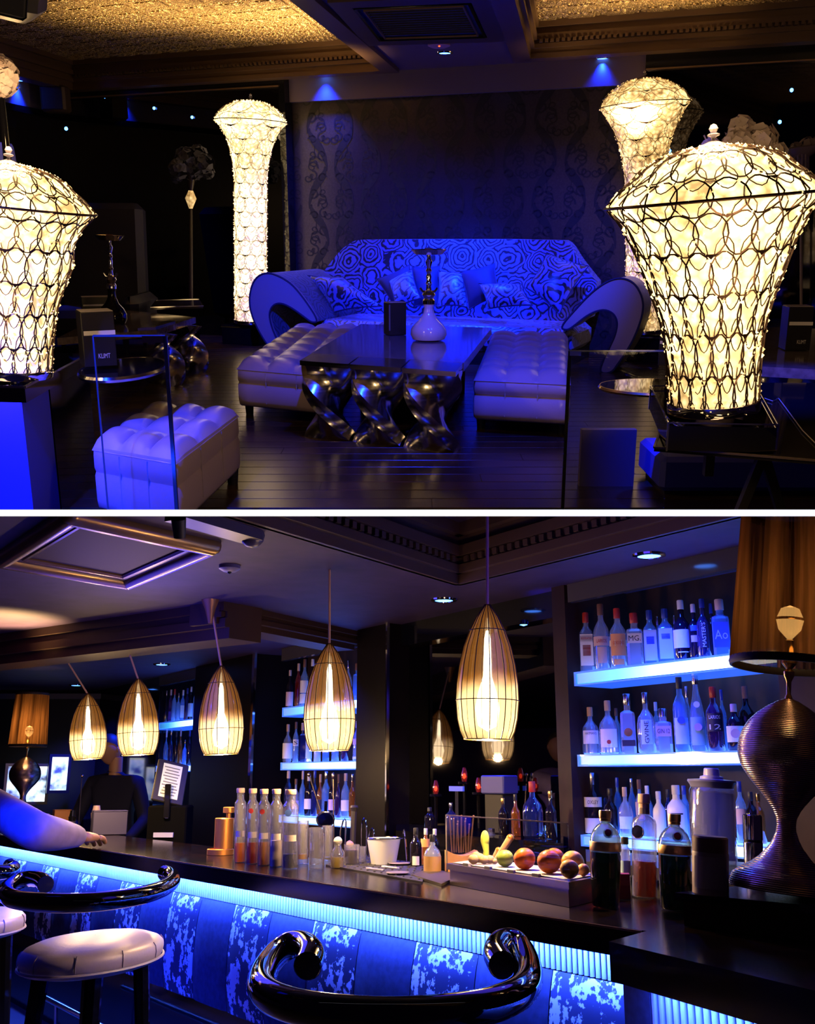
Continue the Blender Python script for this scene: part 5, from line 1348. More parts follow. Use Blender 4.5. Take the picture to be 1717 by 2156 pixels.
r2 = ramp(m, zz_n, [(0, (1.0,) * 3), (.10, (3.2,) * 3), (.30, (2.6,) * 3), (.40, (1.2,) * 3), (.50, (.50,) * 3), (1, (.42,) * 3)]); Lk.new(r2.outputs[0], em.inputs[1])
tp = nd(m, 'ShaderNodeBsdfTransparent'); gl = nd(m, 'ShaderNodeBsdfGlossy'); gl.inputs['Roughness'].default_value = .15
m1 = nd(m, 'ShaderNodeMixShader'); r3 = ramp(m, zz_n, [(0, (.72,) * 3), (.36, (.70,) * 3), (.52, (.42,) * 3), (1, (.50,) * 3)]); Lk.new(r3.outputs[0], m1.inputs[0])
Lk.new(tp.outputs[0], m1.inputs[1]); Lk.new(em.outputs[0], m1.inputs[2])
m2 = nd(m, 'ShaderNodeMixShader'); m2.inputs[0].default_value = .08; Lk.new(m1.outputs[0], m2.inputs[1]); Lk.new(gl.outputs[0], m2.inputs[2]); Lk.new(m2.outputs[0], out.inputs['Surface'])
bulb_m = M('white_hot_bulb', (1, .9, .7), .3, emit=(1.0, .80, .45), es=14)
rib_wire = M('pendant_wire', (.07, .035, .014), .45, .3)
mc = bar(0, .32)
PEND = [(185, 1460, 1598, 38, 'farthest and smallest glowing pendant lamp, at the left'), (291, 1429, 1589, 43, 'second farthest glowing pendant lamp, left of the lit tablet'), (466, 1402, 1588, 47, 'middle glowing pendant lamp before the dark column'), (694, 1355, 1580, 54, 'second nearest glowing pendant lamp, before the middle niche'), (1027, 1273, 1557, 66, 'nearest and largest glowing pendant lamp, before the dark mirror')]
for i, (px, pt_, pb, hw, lb) in enumerate(PEND):
    P = onp(px, pb, (mc.x, mc.y), (KD.x, KD.y)); H = zat(P.x, P.y, pt_) - P.z; s_ = ppm(P); R = hw * s_
    t = thing('pendant_lamp', lb, 'lamp', P, (0, lean(px) * .9, 0), 'pendant lamps over the bar')
    prof = [(R * .74, 0), (R * .86, .06 * H), (R * .95, .15 * H), (R, .28 * H), (R * .98, .40 * H), (R * .90, .54 * H), (R * .76, .68 * H), (R * .57, .80 * H), (R * .36, .90 * H), (R * .16, .97 * H), (R * .08, H)]
    sm = MB().lathe(prof, 36, cap0=False).build('glass_shade', amber_sh, t, ang=80)
    k = .46 / H; sm.data.transform(Matrix.Scale(k, 4)); sm.scale = (1 / k,) * 3
    for q in range(24):
        a = 2 * pi * q / 24
        MB().tube([((r_ + .001) * math.cos(a), (r_ + .001) * math.sin(a), z_) for r_, z_ in prof], .0011 if q % 2 else .0024, 4).build('wire_rib', rib_wire, t)
    for f in (0, 3, 7):
        r_, z_ = prof[f]; MB().tube([((r_ + .002) * math.cos(2 * pi * q / 28), (r_ + .002) * math.sin(2 * pi * q / 28), z_) for q in range(28)], .0022, 4, closed=True).build('wire_hoop', rib_wire if f else gold, t)
    MB().lathe([(.001, .06 * H), (R * .30, .10 * H), (R * .40, .22 * H), (R * .30, .34 * H), (R * .14, .46 * H), (R * .10, .74 * H), (R * .05, .80 * H)], 16).build('bulb', bulb_m, t)
    ctop = {0: onz(165, 1222, ZS_), 1: onz(283, 1216, ZS_), 2: onz(455, 1180, ZS_)}.get(i)
    Ti = (Matrix.Translation(P) @ Matrix.Rotation(lean(px) * .9, 4, 'Y')).inverted()
    zt_l = (ZS_ - P.z) if ctop is not None else (ZS_ + .4 - P.z)
    top = Ti @ Vector((P.x + (lean(px) * .9 * zt_l if i > 2 else ((ctop - P).x if ctop is not None else 0) * (1 if i < 3 else 0)), P.y, P.z + zt_l)) if i > 2 else Ti @ Vector((onp({0: 165, 1: 281, 2: 456}[i], 1200, (mc.x, mc.y), (KD.x, KD.y)).x, P.y + 0, ZS_))
    MB().tube([(0, 0, H - .005), tuple(top)], .006, 8).build('cord', M('bronze_cord', (.62, .36, .22), .5), t)
    if i in (0, 2): MB().lathe([(.012, -.13), (.03, -.05), (.05, 0)], 16, Matrix.Translation(top)).build('ceiling_rose', M('bronze_rose', (.30, .14, .06), .4, .5), t)
    point('pendant_glow', (0, 0, H * .03), WARM, 58.0, .03, t)

# ------------------------------------------------------------------ the big lamp at the right and its far twin
coil = M('copper_coil', (.72, .50, .40), .24, 1.0)
N, Lk, B = nodes(coil); wv = nd(coil, 'ShaderNodeTexWave', Scale=1.0); wv.wave_type = 'BANDS'; wv.bands_direction = 'Z'; wv.inputs['Scale'].default_value = 62.0
Lk.new(objco(coil), wv.inputs['Vector']); bump(coil, wv.outputs['Fac'], .5, .004)
shade_m = bpy.data.materials.new('pleated_shade_cloth'); shade_m.use_nodes = True
m = shade_m; N, Lk, B = nodes(m); out = N['Material Output']
df = nd(m, 'ShaderNodeBsdfDiffuse'); df.inputs[0].default_value = (.06, .030, .016, 1); tl = nd(m, 'ShaderNodeBsdfTranslucent'); tl.inputs[0].default_value = (.30, .12, .035, 1); tpn = nd(m, 'ShaderNodeBsdfTransparent'); tpn.inputs[0].default_value = (.85, .6, .35, 1)
nzs = nd(m, 'ShaderNodeTexNoise', Scale=1.0, Detail=3.0); Lk.new(objco(m, (26, 26, .6)), nzs.inputs['Vector'])
rs = ramp(m, nzs.outputs[0], [(.36, (.05, .018, .006)), (.62, (.62, .26, .08))]); Lk.new(rs.outputs[0], tl.inputs[0])  # streaks of lamp light between the pleats put into the cloth colour
mx = nd(m, 'ShaderNodeMixShader'); mx.inputs[0].default_value = .55; Lk.new(df.outputs[0], mx.inputs[1]); Lk.new(tl.outputs[0], mx.inputs[2])
mx2 = nd(m, 'ShaderNodeMixShader'); mx2.inputs[0].default_value = .16; Lk.new(mx.outputs[0], mx2.inputs[1]); Lk.new(tpn.outputs[0], mx2.inputs[2]); Lk.new(mx2.outputs[0], out.inputs['Surface'])
GP = [(112, 0), (113, 8), (108, 27), (90, 41), (70, 53), (54, 66), (44, 78), (33, 92), (27, 104), (21, 120), (19.5, 134), (21, 148), (28, 164), (37, 177), (48, 191), (61, 206), (75, 221), (88, 238), (98, 254), (103.5, 272), (104.5, 288), (102, 309), (95, 329), (83, 349), (66, 367), (44, 384), (22, 397), (10, 402)]
def gourd_lamp(px, py, z, k, label, group, watts, ln):
    P = onz(px, py, z); s = ppm(P) * k
    t = thing('table_lamp', label, 'lamp', P, (0, ln, 0), group)
    MB().lathe([(r * s, h * s) for r, h in GP], 48).build('coiled_body', coil, t, ang=80)
    MB().lathe([(9 * s, 400 * s), (7 * s, 408 * s), (5 * s, 412 * s), (5.5 * s, 440 * s), (11 * s, 452 * s), (12 * s, 462 * s), (6 * s, 468 * s), (16 * s, 480 * s), (17 * s, 530 * s), (8 * s, 534 * s)], 16).build('neck', gold, t)
    MB().lathe([(6 * s, 536 * s), (24 * s, 556 * s), (30 * s, 580 * s), (20 * s, 604 * s), (1 * s, 612 * s)], 16, cap1=False).build('bulb', M('lamp_bulb', (1, .9, .7), .3, emit=(1.0, .72, .34), es=3.5), t)
    MB().tube([((36 + 0 * q) * s * math.cos(2 * pi * q / 24), 36 * s * math.sin(2 * pi * q / 24), 578 * s) for q in range(24)], 3 * s, 5, closed=True).build('shade_carrier', gold, t)
    z0, z1, r0, r1 = 478 * s, 830 * s, 124 * s, 108 * s; n = 96; sh = MB(); vs = []
    for j in range(2):
        for i in range(n):
            rr = (r0, r1)[j] * (1 + (.03 if i % 2 else -.03)); a = 2 * pi * i / n; vs.append((rr * math.cos(a), rr * math.sin(a), (z0, z1)[j]))
    sh.add(vs, [(i, (i + 1) % n, n + (i + 1) % n, n + i) for i in range(n)]).build('pleated_shade', shade_m, t, smooth=False)
    for (zz, rr) in ((z0, r0), (z1, r1)): MB().tube([(rr * math.cos(2 * pi * q / 40), rr * math.sin(2 * pi * q / 40), zz) for q in range(40)], 5 * s, 6, closed=True, sq=2).build('shade_trim', M('shade_trim', (.035, .017, .012), .6), t)
    point('lamp_glow', (0, 0, 632 * s), WARM, watts, .02, t); point('lamp_glow', (0, -26 * s, 508 * s), WARM, watts * .5, .02, t)
    return t
gourd_lamp(1654, 1877, ZB + .012, 1.0, 'large copper coil lamp with brown pleated shade on the raised box', 'copper coil lamps', .25, lean(1660) * 1.1)
bl = bar(5.0, .9, ZC)
fl0 = ony(44, 1716, 9.0)
t = gourd_lamp(44, 1722, zat(fl0.x, fl0.y, 1722), .31, 'small far copper coil lamp with brown shade at the left edge', 'copper coil lamps', 2.0, 0)
fo_ = onz(44, 1722, zat(fl0.x, fl0.y, 1722))
bb = thing('back_cabinet', 'dark cabinet in the far left carrying the small copper lamp', 'cabinet', (fo_.x, fo_.y, HB))
MB().cbox(-1.1, .62, -.35, .35, 0, fo_.z - HB - .003, .01).build('body', black_gloss, bb, smooth=False)
for x in (-.67, .19): MB().cbox(x - .40, x + .40, -.37, -.35, .06, fo_.z - HB - .05, .006).build('door', black_matt, bb, smooth=False)

# ------------------------------------------------------------------ things on the counter
def on_c(px, py, z=ZC): return onz(px, py, z + .0015)
def hgt(P, py): return zat(P.x, P.y, py) - P.z
# copper jigger stand
P = on_c(464, 1799); s = ppm(P); H = hgt(P, 1699)
copper = M('polished_copper', (.95, .40, .08), .34, .85)
t = thing('copper_mill', 'polished copper cylinder with knob on a round foot at the far end of the bottles', 'mill', P, (0, 0, 0))
MB().lathe([(28 * s, 0), (28 * s, .11 * H), (25 * s, .125 * H), (25 * s, .10 * H)], 32).build('foot', copper, t)
MB().lathe([(20 * s, .11 * H), (20 * s, .755 * H), (19 * s, .765 * H)], 32, Matrix.Translation((6 * s, 0, 0))).build('cylinder', copper, t)
MB().lathe([(5 * s, .76 * H), (5 * s, .87 * H), (12 * s, .88 * H), (12 * s, .99 * H), (10 * s, H)], 24, Matrix.Translation((14 * s, 0, 0))).build('knob', copper, t)
# five slim bottles
liq = {'amber': glassy('amber_liquid', (.85, .36, .05), .6), 'rust': glassy('rust_liquid', (.60, .16, .02), .6), 'honey': glassy('honey_liquid', (.90, .50, .10), .6), 'ink': glassy('ink_liquid', (.04, .05, .16), .6), 'milk': M('milky_liquid', (.62, .50, .46), .25)}
thin = glassy('thin_clear_glass', (.90, .90, .93), .10, .03, .9)
for i, (px, pb, pt_, w, lq, fr, badge, lk) in enumerate(((505, 1815, 1659, 25, 'amber', .26, None, 'tall slim clear bottle with amber drink, nearest the copper mill'), (531, 1818, 1660, 25, 'rust', .28, 'red', 'tall slim clear bottle with rust drink and red badge, second of five'), (555, 1821, 1661, 26, 'honey', .30, 'red', 'tall slim clear bottle with honey drink, middle of five'), (581, 1824, 1661, 27, 'milk', .33, None, 'tall slim clear bottle with milky foot, fourth of five'), (611, 1828, 1662, 34, 'ink', .18, 'bluep', 'tall slim clear bottle with ink-dark drink, last of five'))):
    P = on_c(px, pb); H = hgt(P, pt_); r = w / 2 * ppm(P)
    t = thing('slim_bottle', lk, 'bottle', P, (0, lean(px) * .6, face_cam(P)), 'slim bottles on the counter')
    pr = profile('slim', r, H); MB().lathe(pr, 20).build('glass_body', thin, t)
    MB().lathe([(r * .90, .008 * H), (r * .92, .02 * H), (r * .92, fr * H), (.001, fr * H)], 20, cap1=False).build('liquid', liq[lq], t)
    MB().lathe([(r * .68, .935 * H), (r * .70, .94 * H), (r * .70, .99 * H), (r * .64, H)], 16).build('cap', K_['cork'], t)
    MB().lathe([(r * 1.02, 0), (r * 1.02, .0)], 4) 
    vs = []
    for q in range(9):
        a = -pi / 2 - .8 + 1.6 * q / 8; vs += [(r * 1.01 * math.cos(a), r * 1.01 * math.sin(a), .34 * H), (r * 1.01 * math.cos(a), r * 1.01 * math.sin(a), .42 * H)]
    MB().add(vs, [(2 * q, 2 * q + 2, 2 * q + 3, 2 * q + 1) for q in range(8)]).build('paper_label', M('ghost_label', (.5, .44, .44), .5), t)
    if badge: MB().lathe([(r * .42, 0), (r * .42, .003), (.0005, .0034)], 16, Matrix.Translation((-r * .3, -r * .97, .70 * H)) @ Matrix.Rotation(pi / 2, 4, 'X')).build('badge', Lb[badge], t)
# glasses
def tumbler(px, pb, pt_, w, label, name='glass_tumbler', liquid=None, taper=1.0, fr=.35, group='glasses on the counter'):
    P = on_c(px, pb); H = hgt(P, pt_); r = w / 2 * ppm(P)
    t = thing(name, label, 'glass', P, (0, lean(px) * .6, 0), group)
    MB().lathe([(r * .88 * taper, 0), (r * .96 * taper, .04 * H), (r, H), (r * .95, H), (r * .88 * taper, .10 * H), (.001, .09 * H)], 24, cap1=False).build('glass_wall', thin, t)
    if liquid: MB().lathe([(r * .86 * taper, .105 * H), (r * .89, fr * H), (.001, fr * H)], 24, cap1=False).build('drink', liquid, t)
    return t
tumbler(638, 1818, 1728, 24, 'narrow cut glass behind the last slim bottle', liquid=liq['honey'], fr=.22)
tumbler(667, 1829, 1742, 34, 'tall clear highball glass at the counter edge')
mg = tumbler(690, 1812, 1738, 24, 'clear mixing glass holding the long bar spoons')
tumbler(741, 1822, 1778, 34, 'low ridged glass of dark berries', liquid=M('berry_dark', (.05, .01, .03), .4), fr=.75)
tumbler(763, 1818, 1782, 20, 'small plain glass right of the berry glass')
P = on_c(711, 1827); H = hgt(P, 1768); r = 15 * ppm(P)
t = thing('small_bottle', 'small stoppered glass jar with yellow liquor before the mixing glass', 'bottle', P)
MB().lathe([(r * .9, 0), (r, .05 * H), (r, .55 * H), (r * .6, .70 * H), (r * .5, .9 * H)], 20).build('glass_body', thin, t)
MB().lathe([(r * .9, .02 * H), (r * .92, .38 * H), (.001, .38 * H)], 20, cap1=False).build('liquid', glassy('yellow_liquor', (.80, .60, .08), .6), t)
MB().ball((0, 0, .95 * H), r * .62, 12, 8).build('stopper', M('pale_stopper', (.75, .68, .55), .4), t)
P2 = on_c(738, 1800); H2 = hgt(P2, 1768)
t = thing('garnish_cup', 'little cup topped with a pale cherry garnish', 'cup', P2)
MB().lathe([(.02, 0), (.026, H2 * .5), (.022, H2 * .52)], 16).build('cup_body', thin, t); MB().ball((0, 0, H2 * .72), .024, 12, 8, sz=.8).build('garnish', M('cherry_cream', (.70, .36, .24), .4), t)
# bar tools
def rod(name, label, cat, p0, p1, r, mat, zb=None, extra=None):
    A = on_c(*p0) if zb is None else onz(*p0, zb)
    Bv = ony(*p1, A.y)
    t = thing(name, label, cat, A)
    MB().tube([(0, 0, 0), tuple(Bv - A)], r, 8).build('shaft', mat, t)
    if extra: extra(t, Bv - A)
    return t
tool = M('bar_tool_steel', (.80, .66, .52), .2, 1.0)
rod('bar_spoon', 'long twisted bar spoon leaning to the left out of the mixing glass', 'spoon', (702, 1790), (651, 1631), .004, tool, extra=lambda t, v: MB().ball(v, .010, 10, 6, sz=1.3).build('tip', tool, t))
rod('bar_spoon', 'long twisted bar spoon standing upright in the mixing glass', 'spoon', (704, 1792), (702, 1633), .004, tool, extra=lambda t, v: MB().ball(v, .009, 10, 6, sz=2.2).build('tip', tool, t))
P = on_c(684, 1800); zc_ = zat(P.x, P.y, 1725)
t = thing('cocktail_strainer', 'round steel cocktail strainer leaning on the tall glasses', 'strainer', (P.x, P.y, zc_), (.5, 0, .1))
s = ppm(P)
MB().lathe([(19 * s, -.004), (20 * s, .002), (18 * s, .006), (.001, .003)], 28, Matrix.Rotation(pi / 2, 4, 'X'), cap1=False).build('plate', steel, t)
MB().tube([((17 * s) * math.cos(a), -.008 + .003 * (q % 2), 17 * s * math.sin(a)) for q, a in enumerate([2 * pi * q / 60 for q in range(60)])], .002, 4, closed=True).build('coil_spring', chrome, t)
MB().box(-.008, .008, -.004, .004, 19 * s, 42 * s).build('handle', steel, t)
rod('muddler', 'dark tapered muddler standing among the glasses', 'muddler', (742, 1800), (746, 1700), .016, M('dark_muddler', (.03, .025, .035), .4), extra=lambda t, v: MB().lathe([(.012, -.03), (.022, 0), (.018, .01)], 12, Matrix.Translation(v)).build('knob', M('dark_muddler'), t))
for (p0, p1, lb) in (((767, 1812), (767, 1723), 'narrow steel tongs left of the ice bucket'), ((782, 1812), (784, 1744), 'short steel tongs against the ice bucket'), ((722, 1810), (726, 1724), 'looped steel tongs behind the stoppered jar')):
    A = on_c(*p0); v = ony(*p1, A.y) - A; w = 5 * ppm(A)
    t = thing('ice_tongs', lb, 'tongs', A, group='steel tongs')
    MB().tube([(-w, 0, 0), (-w * 1.1, 0, v.z * .7), (v.x - w * .6, 0, v.z * .95), (v.x, 0, v.z), (v.x + w * .6, 0, v.z * .95), (w * 1.1, 0, v.z * .7), (w, 0, 0)], .0045, 6).build('tongs_body', chrome, t)
# ice bucket
P = on_c(808, 1821); s = ppm(P); H = hgt(P, 1764)
t = thing('ice_bucket', 'white conical ice bucket in the middle of the counter', 'bucket', P)
MB().lathe([(26 * s, 0), (26.5 * s, .01), (36 * s, H), (34.5 * s, H), (25 * s, .015), (.001, .014)], 36, cap1=False).build('bucket_wall', M('bucket_white', (.55, .56, .66), .35), t, ang=60)
MB().tube([(36 * s * math.cos(2 * pi * q / 36), 36 * s * math.sin(2 * pi * q / 36), H) for q in range(36)], .003, 6, closed=True).build('rim', chrome, t)
MB().tube([(34 * s, 0, H * .98), (40 * s, 0, H * 1.0), (43 * s, 0, H * 1.32), (46 * s, 0, H * .9), (50 * s, 0, .0)], .004, 6).build('side_tongs', chrome, t)
# mat with coasters and picks
mq = [plan(686, 1822, ZC + .003), plan(890, 1858, ZC + .003), plan(900, 1820, ZC + .003), plan(740, 1800, ZC + .003)]
mc_ = sum((Vector((*p, 0)) for p in mq), Vector()) / 4
t = thing('bar_mat', 'dark rubber bar mat under the glasses and bucket', 'mat', (mc_.x, mc_.y, ZC + .0005))
rubber = M('black_rubber', (.02, .018, .018), .6)
MB().slab([(p[0] - mc_.x, p[1] - mc_.y) for p in mq], 0, .006).build('mat_body', rubber, t, smooth=False)
nb = MB()
for i in range(14):
    for j in range(8):
        p = lerp(lerp(mq[0], mq[1], (i + .5) / 14), lerp(mq[3], mq[2], (i + .5) / 14), (j + .5) / 8)
        nb.lathe([(.006, .006), (.004, .010)], 6, Matrix.Translation((p[0] - mc_.x, p[1] - mc_.y, 0)))
q = nb.build('rubber_nubs', rubber, t); q['kind'] = 'stuff'
for (px, py, lb) in ((793, 1830, 'white pick lying on the bar mat, left one'), (826, 1826, 'white pick lying on the bar mat, right one')):
    P = onz(px, py, ZC + .012); s = ppm(P); e = KD * (22 * s)
    t = thing('stir_stick', lb, 'stick', P, group='white picks on the mat')
    MB().bar(-e, e, .010, .004).build('stick', M('stick_white', (.75, .70, .70), .4), t); MB().bar(e, e * 1.5, .016, .006).build('flag', M('stick_white'), t)
for (px, py, lb) in ((838, 1838, 'flat round coaster on the mat'), (842, 1818, 'second flat coaster behind the first')):
    P = onz(px, py, ZC + .012); s = ppm(P); t = thing('coaster', lb, 'coaster', P, group='coasters')
    MB().lathe([(24 * s, 0), (25 * s, .002), (24 * s, .004), (20 * s, .0045), (.001, .0045)], 24, cap1=False).build('disc', M('coaster_grey', (.20, .16, .20), .4), t)
# small bottles
def cbot(px, pb, pt_, w, st, gl, cp, lb, lab=(), **k):
    P = on_c(px, pb); bottle(P, w * ppm(P), hgt(P, pt_), st, gl, cp, lb, lab, None, ln=lean(px) * .6, **k)
cbot(876, 1825, 1743, 25, 'std', 'dark', 'black', 'small dark bottle right of the ice bucket tongs', [('narrow', 'white', .05, .28)])
cbot(897, 1822, 1744, 20, 'std', 'amber', 'white', 'small bottle with white cap and orange neck behind the kraft jar', [('wrap', 'orange', .50, .72)])
cbot(916, 1824, 1745, 20, 'std', 'dark', 'white', 'small dark bottle with white cap behind the kraft jar', [])
cbot(911, 1838, 1757, 36, 'round', 'clear', 'black', 'clear bulbous jar with dark cap and kraft label', [('wrap', 'kraft', .04, .44)])
P = on_c(890, 1812); pass
pq_ = [plan(868, 1846, ZC + .002), plan(930, 1866, ZC + .002), plan(972, 1846, ZC + .002), plan(905, 1832, ZC + .002)]
pc_ = sum((Vector((*p, 0)) for p in pq_), Vector()) / 4
t = thing('slate_plate', 'small dark slate plate under the kraft jar', 'plate', (pc_.x, pc_.y, ZC + .0005))
MB().slab([(p[0] - pc_.x, p[1] - pc_.y) for p in pq_], 0, .010).build('plate_body', M('slate', (.06, .045, .03), .4), t, smooth=False)
# steel tray with fruit
th_ = hgt(on_c(1200, 1910), 1856)
tq_ = [plan(948, 1863, ZC), plan(1199, 1911, ZC), None, None]
a = Vector((*tq_[0], 0)); b = Vector((*tq_[1], 0)); dpt = (Vector((*plan(1242, 1895, ZC), 0)) - b)
dpt = CD[0] * .26, CD[1] * .26
dv = Vector((dpt[0], dpt[1], 0))
to_ = (a + b) / 2
tr = thing('steel_tray', 'low brushed steel counter tray holding fruit behind a clear screen', 'tray', (to_.x, to_.y, ZC + .001))
A_, B_ = a - to_, b - to_
ts = M('tray_steel', (.80, .68, .60), .28, 1.0)
MB().prism([tuple(A_[:2]), tuple(B_[:2]), tuple((B_ + dv)[:2]), tuple((A_ + dv)[:2])], 0, th_ * .72).build('tray_body', ts, tr, smooth=False)
ex = (B_ - A_).normalized() * .012; ey = dv.normalized() * .012
MB().prism([tuple((A_ - ex - ey)[:2]), tuple((B_ + ex - ey)[:2]), tuple((B_ + ex + dv + ey)[:2]), tuple((A_ - ex + dv + ey)[:2])], th_ * .72, th_).build('tray_rim', ts, tr, smooth=False)
MB().prism([tuple((A_ + ex + ey)[:2]), tuple((B_ - ex + ey)[:2]), tuple((B_ - ex + dv - ey)[:2]), tuple((A_ + ex + dv - ey)[:2])], th_, th_ + .004).build('white_board', M('tray_board', (.70, .62, .52), .45), tr, smooth=False)
for i in range(4):
    p = A_ + (B_ - A_) * (.14 + .2 * i); e = (B_ - A_) * .05
    MB().prism([tuple((p - ey * .5)[:2]), tuple((p + e - ey * .5)[:2]), tuple((p + e + ey)[:2]), tuple((p + ey)[:2])], th_ - .004, th_ + .010).build('board_tab', M('tray_board'), tr, smooth=False)
zs_ = ZC + .001 + th_
w0 = on_c(941, 1852); h_s = hgt(on_c(945, 1838), 1762)
s0_, s1_ = A_ - ex * 1.5 - ey * 1.6, B_ + ex * 1.2 - ey * 1.6
MB().prism([tuple((s0_ + ey * 1.0)[:2]), tuple((s1_ + ey * 1.0)[:2]), tuple((s1_ + ey * 1.3)[:2]), tuple((s0_ + ey * 1.3)[:2])], th_, th_ + .175).build('clear_screen', M('clear_glass'), tr, smooth=False)
edg = M('screen_edge', (.42, .34, .30), .2, .3)
MB().bar((*(s0_ + ey)[:2], th_ + .175), (*(s1_ + ey)[:2], th_ + .175), .004).build('screen_edge', edg, tr); MB().bar((*(s0_ + ey)[:2], th_), (*(s0_ + ey)[:2], th_ + .175), .004).build('screen_edge', edg, tr)
def peel(name, c1, c2, sc=60):
    m = M(name, c1, .38, spec=.5)
    if 'done' not in m: noisy(m, 6, c1, c2); n = nd(m, 'ShaderNodeTexVoronoi', Scale=sc); m.node_tree.links.new(objco(m), n.inputs['Vector']); bump(m, n.outputs[0], .25, .002); m['done'] = 1
    return m
org = peel('orange_peel', (.90, .17, .012), (.95, .24, .02)); yel = peel('lemon_peel', (.90, .42, .07), (.95, .50, .10)); lim = peel('lime_peel', (.30, .45, .06), (.50, .60, .12))
def fruit(px, pyc, r_px, off, mat, name, label, squash=.95):
    pp = a + dv * off; P = onp(px, pyc, (pp.x, pp.y), tuple((b - a).normalized()[:2])); s = ppm(P); r = r_px * s
    P.z = max(P.z, zs_ + .005 + r * squash)
    t = thing(name, label, 'fruit', (P.x, P.y, P.z - r * squash), (random.random() * .3, random.random() * .3, random.random() * 6))
    mb = MB()
    def fn(u, v):
        b_ = -pi / 2 + pi * v; rr = r * (1 - .06 * math.exp(-((v - 1) / .06) ** 2)); x = rr * math.cos(b_)
        return Vector((x * math.cos(2 * pi * u), x * math.sin(2 * pi * u), r * squash * (1 + math.sin(b_)) - (.03 * r if v > .97 else 0)))
    mb.grid(fn, 24, 16, cu=True); mb.build('peel', mat, t, ang=80)
    MB().lathe([(r * .09, 0), (r * .10, r * .03), (.0005, r * .05)], 8, Matrix.Translation((0, 0, r * squash * 1.95)), cap1=False).build('stem_scar', M('stem_scar', (.22, .20, .05), .7), t)
    return t
fruit(1066, 1816, 18, .35, lim, 'lime', 'green lime leftmost in the row of fruit')
fruit(1107, 1812, 23, .35, org, 'orange', 'orange right of the lime')
fruit(1153, 1815, 25, .30, org, 'orange', 'large orange in the middle of the fruit row')
fruit(1166, 1806, 21, .72, org, 'orange', 'reddish orange peeping out behind the middle one')
fruit(1201, 1815, 24, .62, yel, 'lemon', 'yellowish fruit at the back right of the tray')
fruit(1197, 1832, 20, .15, yel, 'lemon', 'yellowish fruit at the front right corner of the tray')
fruit(1228, 1832, 13, .55, yel, 'lemon', 'small yellowish fruit at the outer right of the tray')
pp = a + dv * .3; P = onp(1020, 1815, (pp.x, pp.y), tuple((b - a).normalized()[:2])); s = ppm(P)
t = thing('ginger_root', 'pale knobbly ginger root on the white board', 'root', (P.x, P.y, zs_ + .005))
gm = M('ginger_skin', (.62, .42, .22), .6)
bm_ = MB()
for (x, y, z, r) in ((-22, 0, 9, 10), (-10, 4, 12, 10), (0, -2, 9, 9), (12, 2, 8, 9), (-16, 6, 18, 7), (22, 0, 6, 6)): bm_.ball((x * s, y * s, max(z, r) * s), r * s, 10, 7, sx=1.2)
bm_.build('root_body', gm, t)
P = onp(1023, 1830, ((a + dv * .45).x, (a + dv * .45).y), tuple((b - a).normalized()[:2])); H = zat(P.x, P.y, 1757) - zs_
t = thing('lime_squeezer', 'bright yellow-green hand squeezer standing by the ginger', 'squeezer', (P.x, P.y, zs_ + .005))
yg = M('yellow_green', (.62, .72, .12), .4)
MB().tube([(.0, 0, .005), (.004, 0, H * .4), (-.002, 0, H * .75), (-.004, 0, H)], [9 * s, 6 * s, 9 * s, 5 * s], 12).build('handle', yg, t); MB().ball((0, 0, H * .80), 9.5 * s, 12, 8, sz=1.9).build('cup', yg, t)
for i, (p0, p1, lb, r) in enumerate((((1042, 1826), (1075, 1764), 'wooden-handled tool leaning right behind the lime', .012), ((1036, 1822), (1050, 1790), 'short copper stick behind the squeezer', .010))):
    pp = a + dv * .6; P = onp(*p0, (pp.x, pp.y), tuple((b - a).normalized()[:2])); v = ony(*p1, P.y) - Vector((P.x, P.y, zs_ + .005))
    t = thing('bar_tool', lb, 'tool', (P.x, P.y, zs_ + .005)); MB().tube([(0, 0, .004), tuple(v * .5), tuple(v)], [r * .6, r, r * 1.1], 10).build('handle', M('warm_wood', (.45, .24, .12), .35), t); MB().ball(v, r * 1.2, 10, 6).build('end_cap', copper, t)
# curved kraft box and black straws
P = on_c(972, 1838); s = ppm(P); H = hgt(P, 1790)
t = thing('kraft_holder', 'orange-brown cardboard holder with curved top at the left of the tray', 'box', P, (0, 0, face_cam(P) + .2))
kr = M('orange_card', (.62, .30, .13), .55); vs, fs = [], []
n = 10
for i in range(n + 1):
    x = (-32 + 64 * i / n) * s; top = H * (1.0 - .22 * math.sin(pi * i / n)) if True else H
    for y in (-.035 - .015 * math.sin(pi * i / n), .035): vs += [(x, y, 0), (x, y, top)]
for i in range(n):
    b0_ = 4 * i; fs += [(b0_, b0_ + 4, b0_ + 5, b0_ + 1), (b0_ + 3, b0_ + 7, b0_ + 6, b0_ + 2), (b0_ + 1, b0_ + 5, b0_ + 7, b0_ + 3), (b0_ + 2, b0_ + 6, b0_ + 4, b0_)]
fs += [(0, 1, 3, 2), (4 * n + 2, 4 * n + 3, 4 * n + 1, 4 * n)]
MB().add(vs, fs).build('card_body', kr, t)
ob = t
for i in range(9):
    px = 953 + 5.0 * i; A = Vector((P.x + (px - 972) * s, P.y + .02 + .02 * (i % 3), ZC + .08)); Bv = ony(px - 4 + 10 * (i % 3) / 3 + (i - 4) * .5, 1716 + 6 * (i % 4), A.y)
    st = thing('drinking_straw', 'dark drinking straw, %s from the left in the kraft holder' % ORD[i], 'straw', A, group='dark straws in the kraft holder')
    MB().tube([(0, 0, 0), tuple(Bv - A)], .0035, 6).build('tube', M('dark_straw', (.10, .05, .03), .35), st); MB().tube([tuple((Bv - A) * .97), tuple(Bv - A)], .0038, 6).build('mouth_end', M('straw_end', (.30, .16, .10), .4), st)
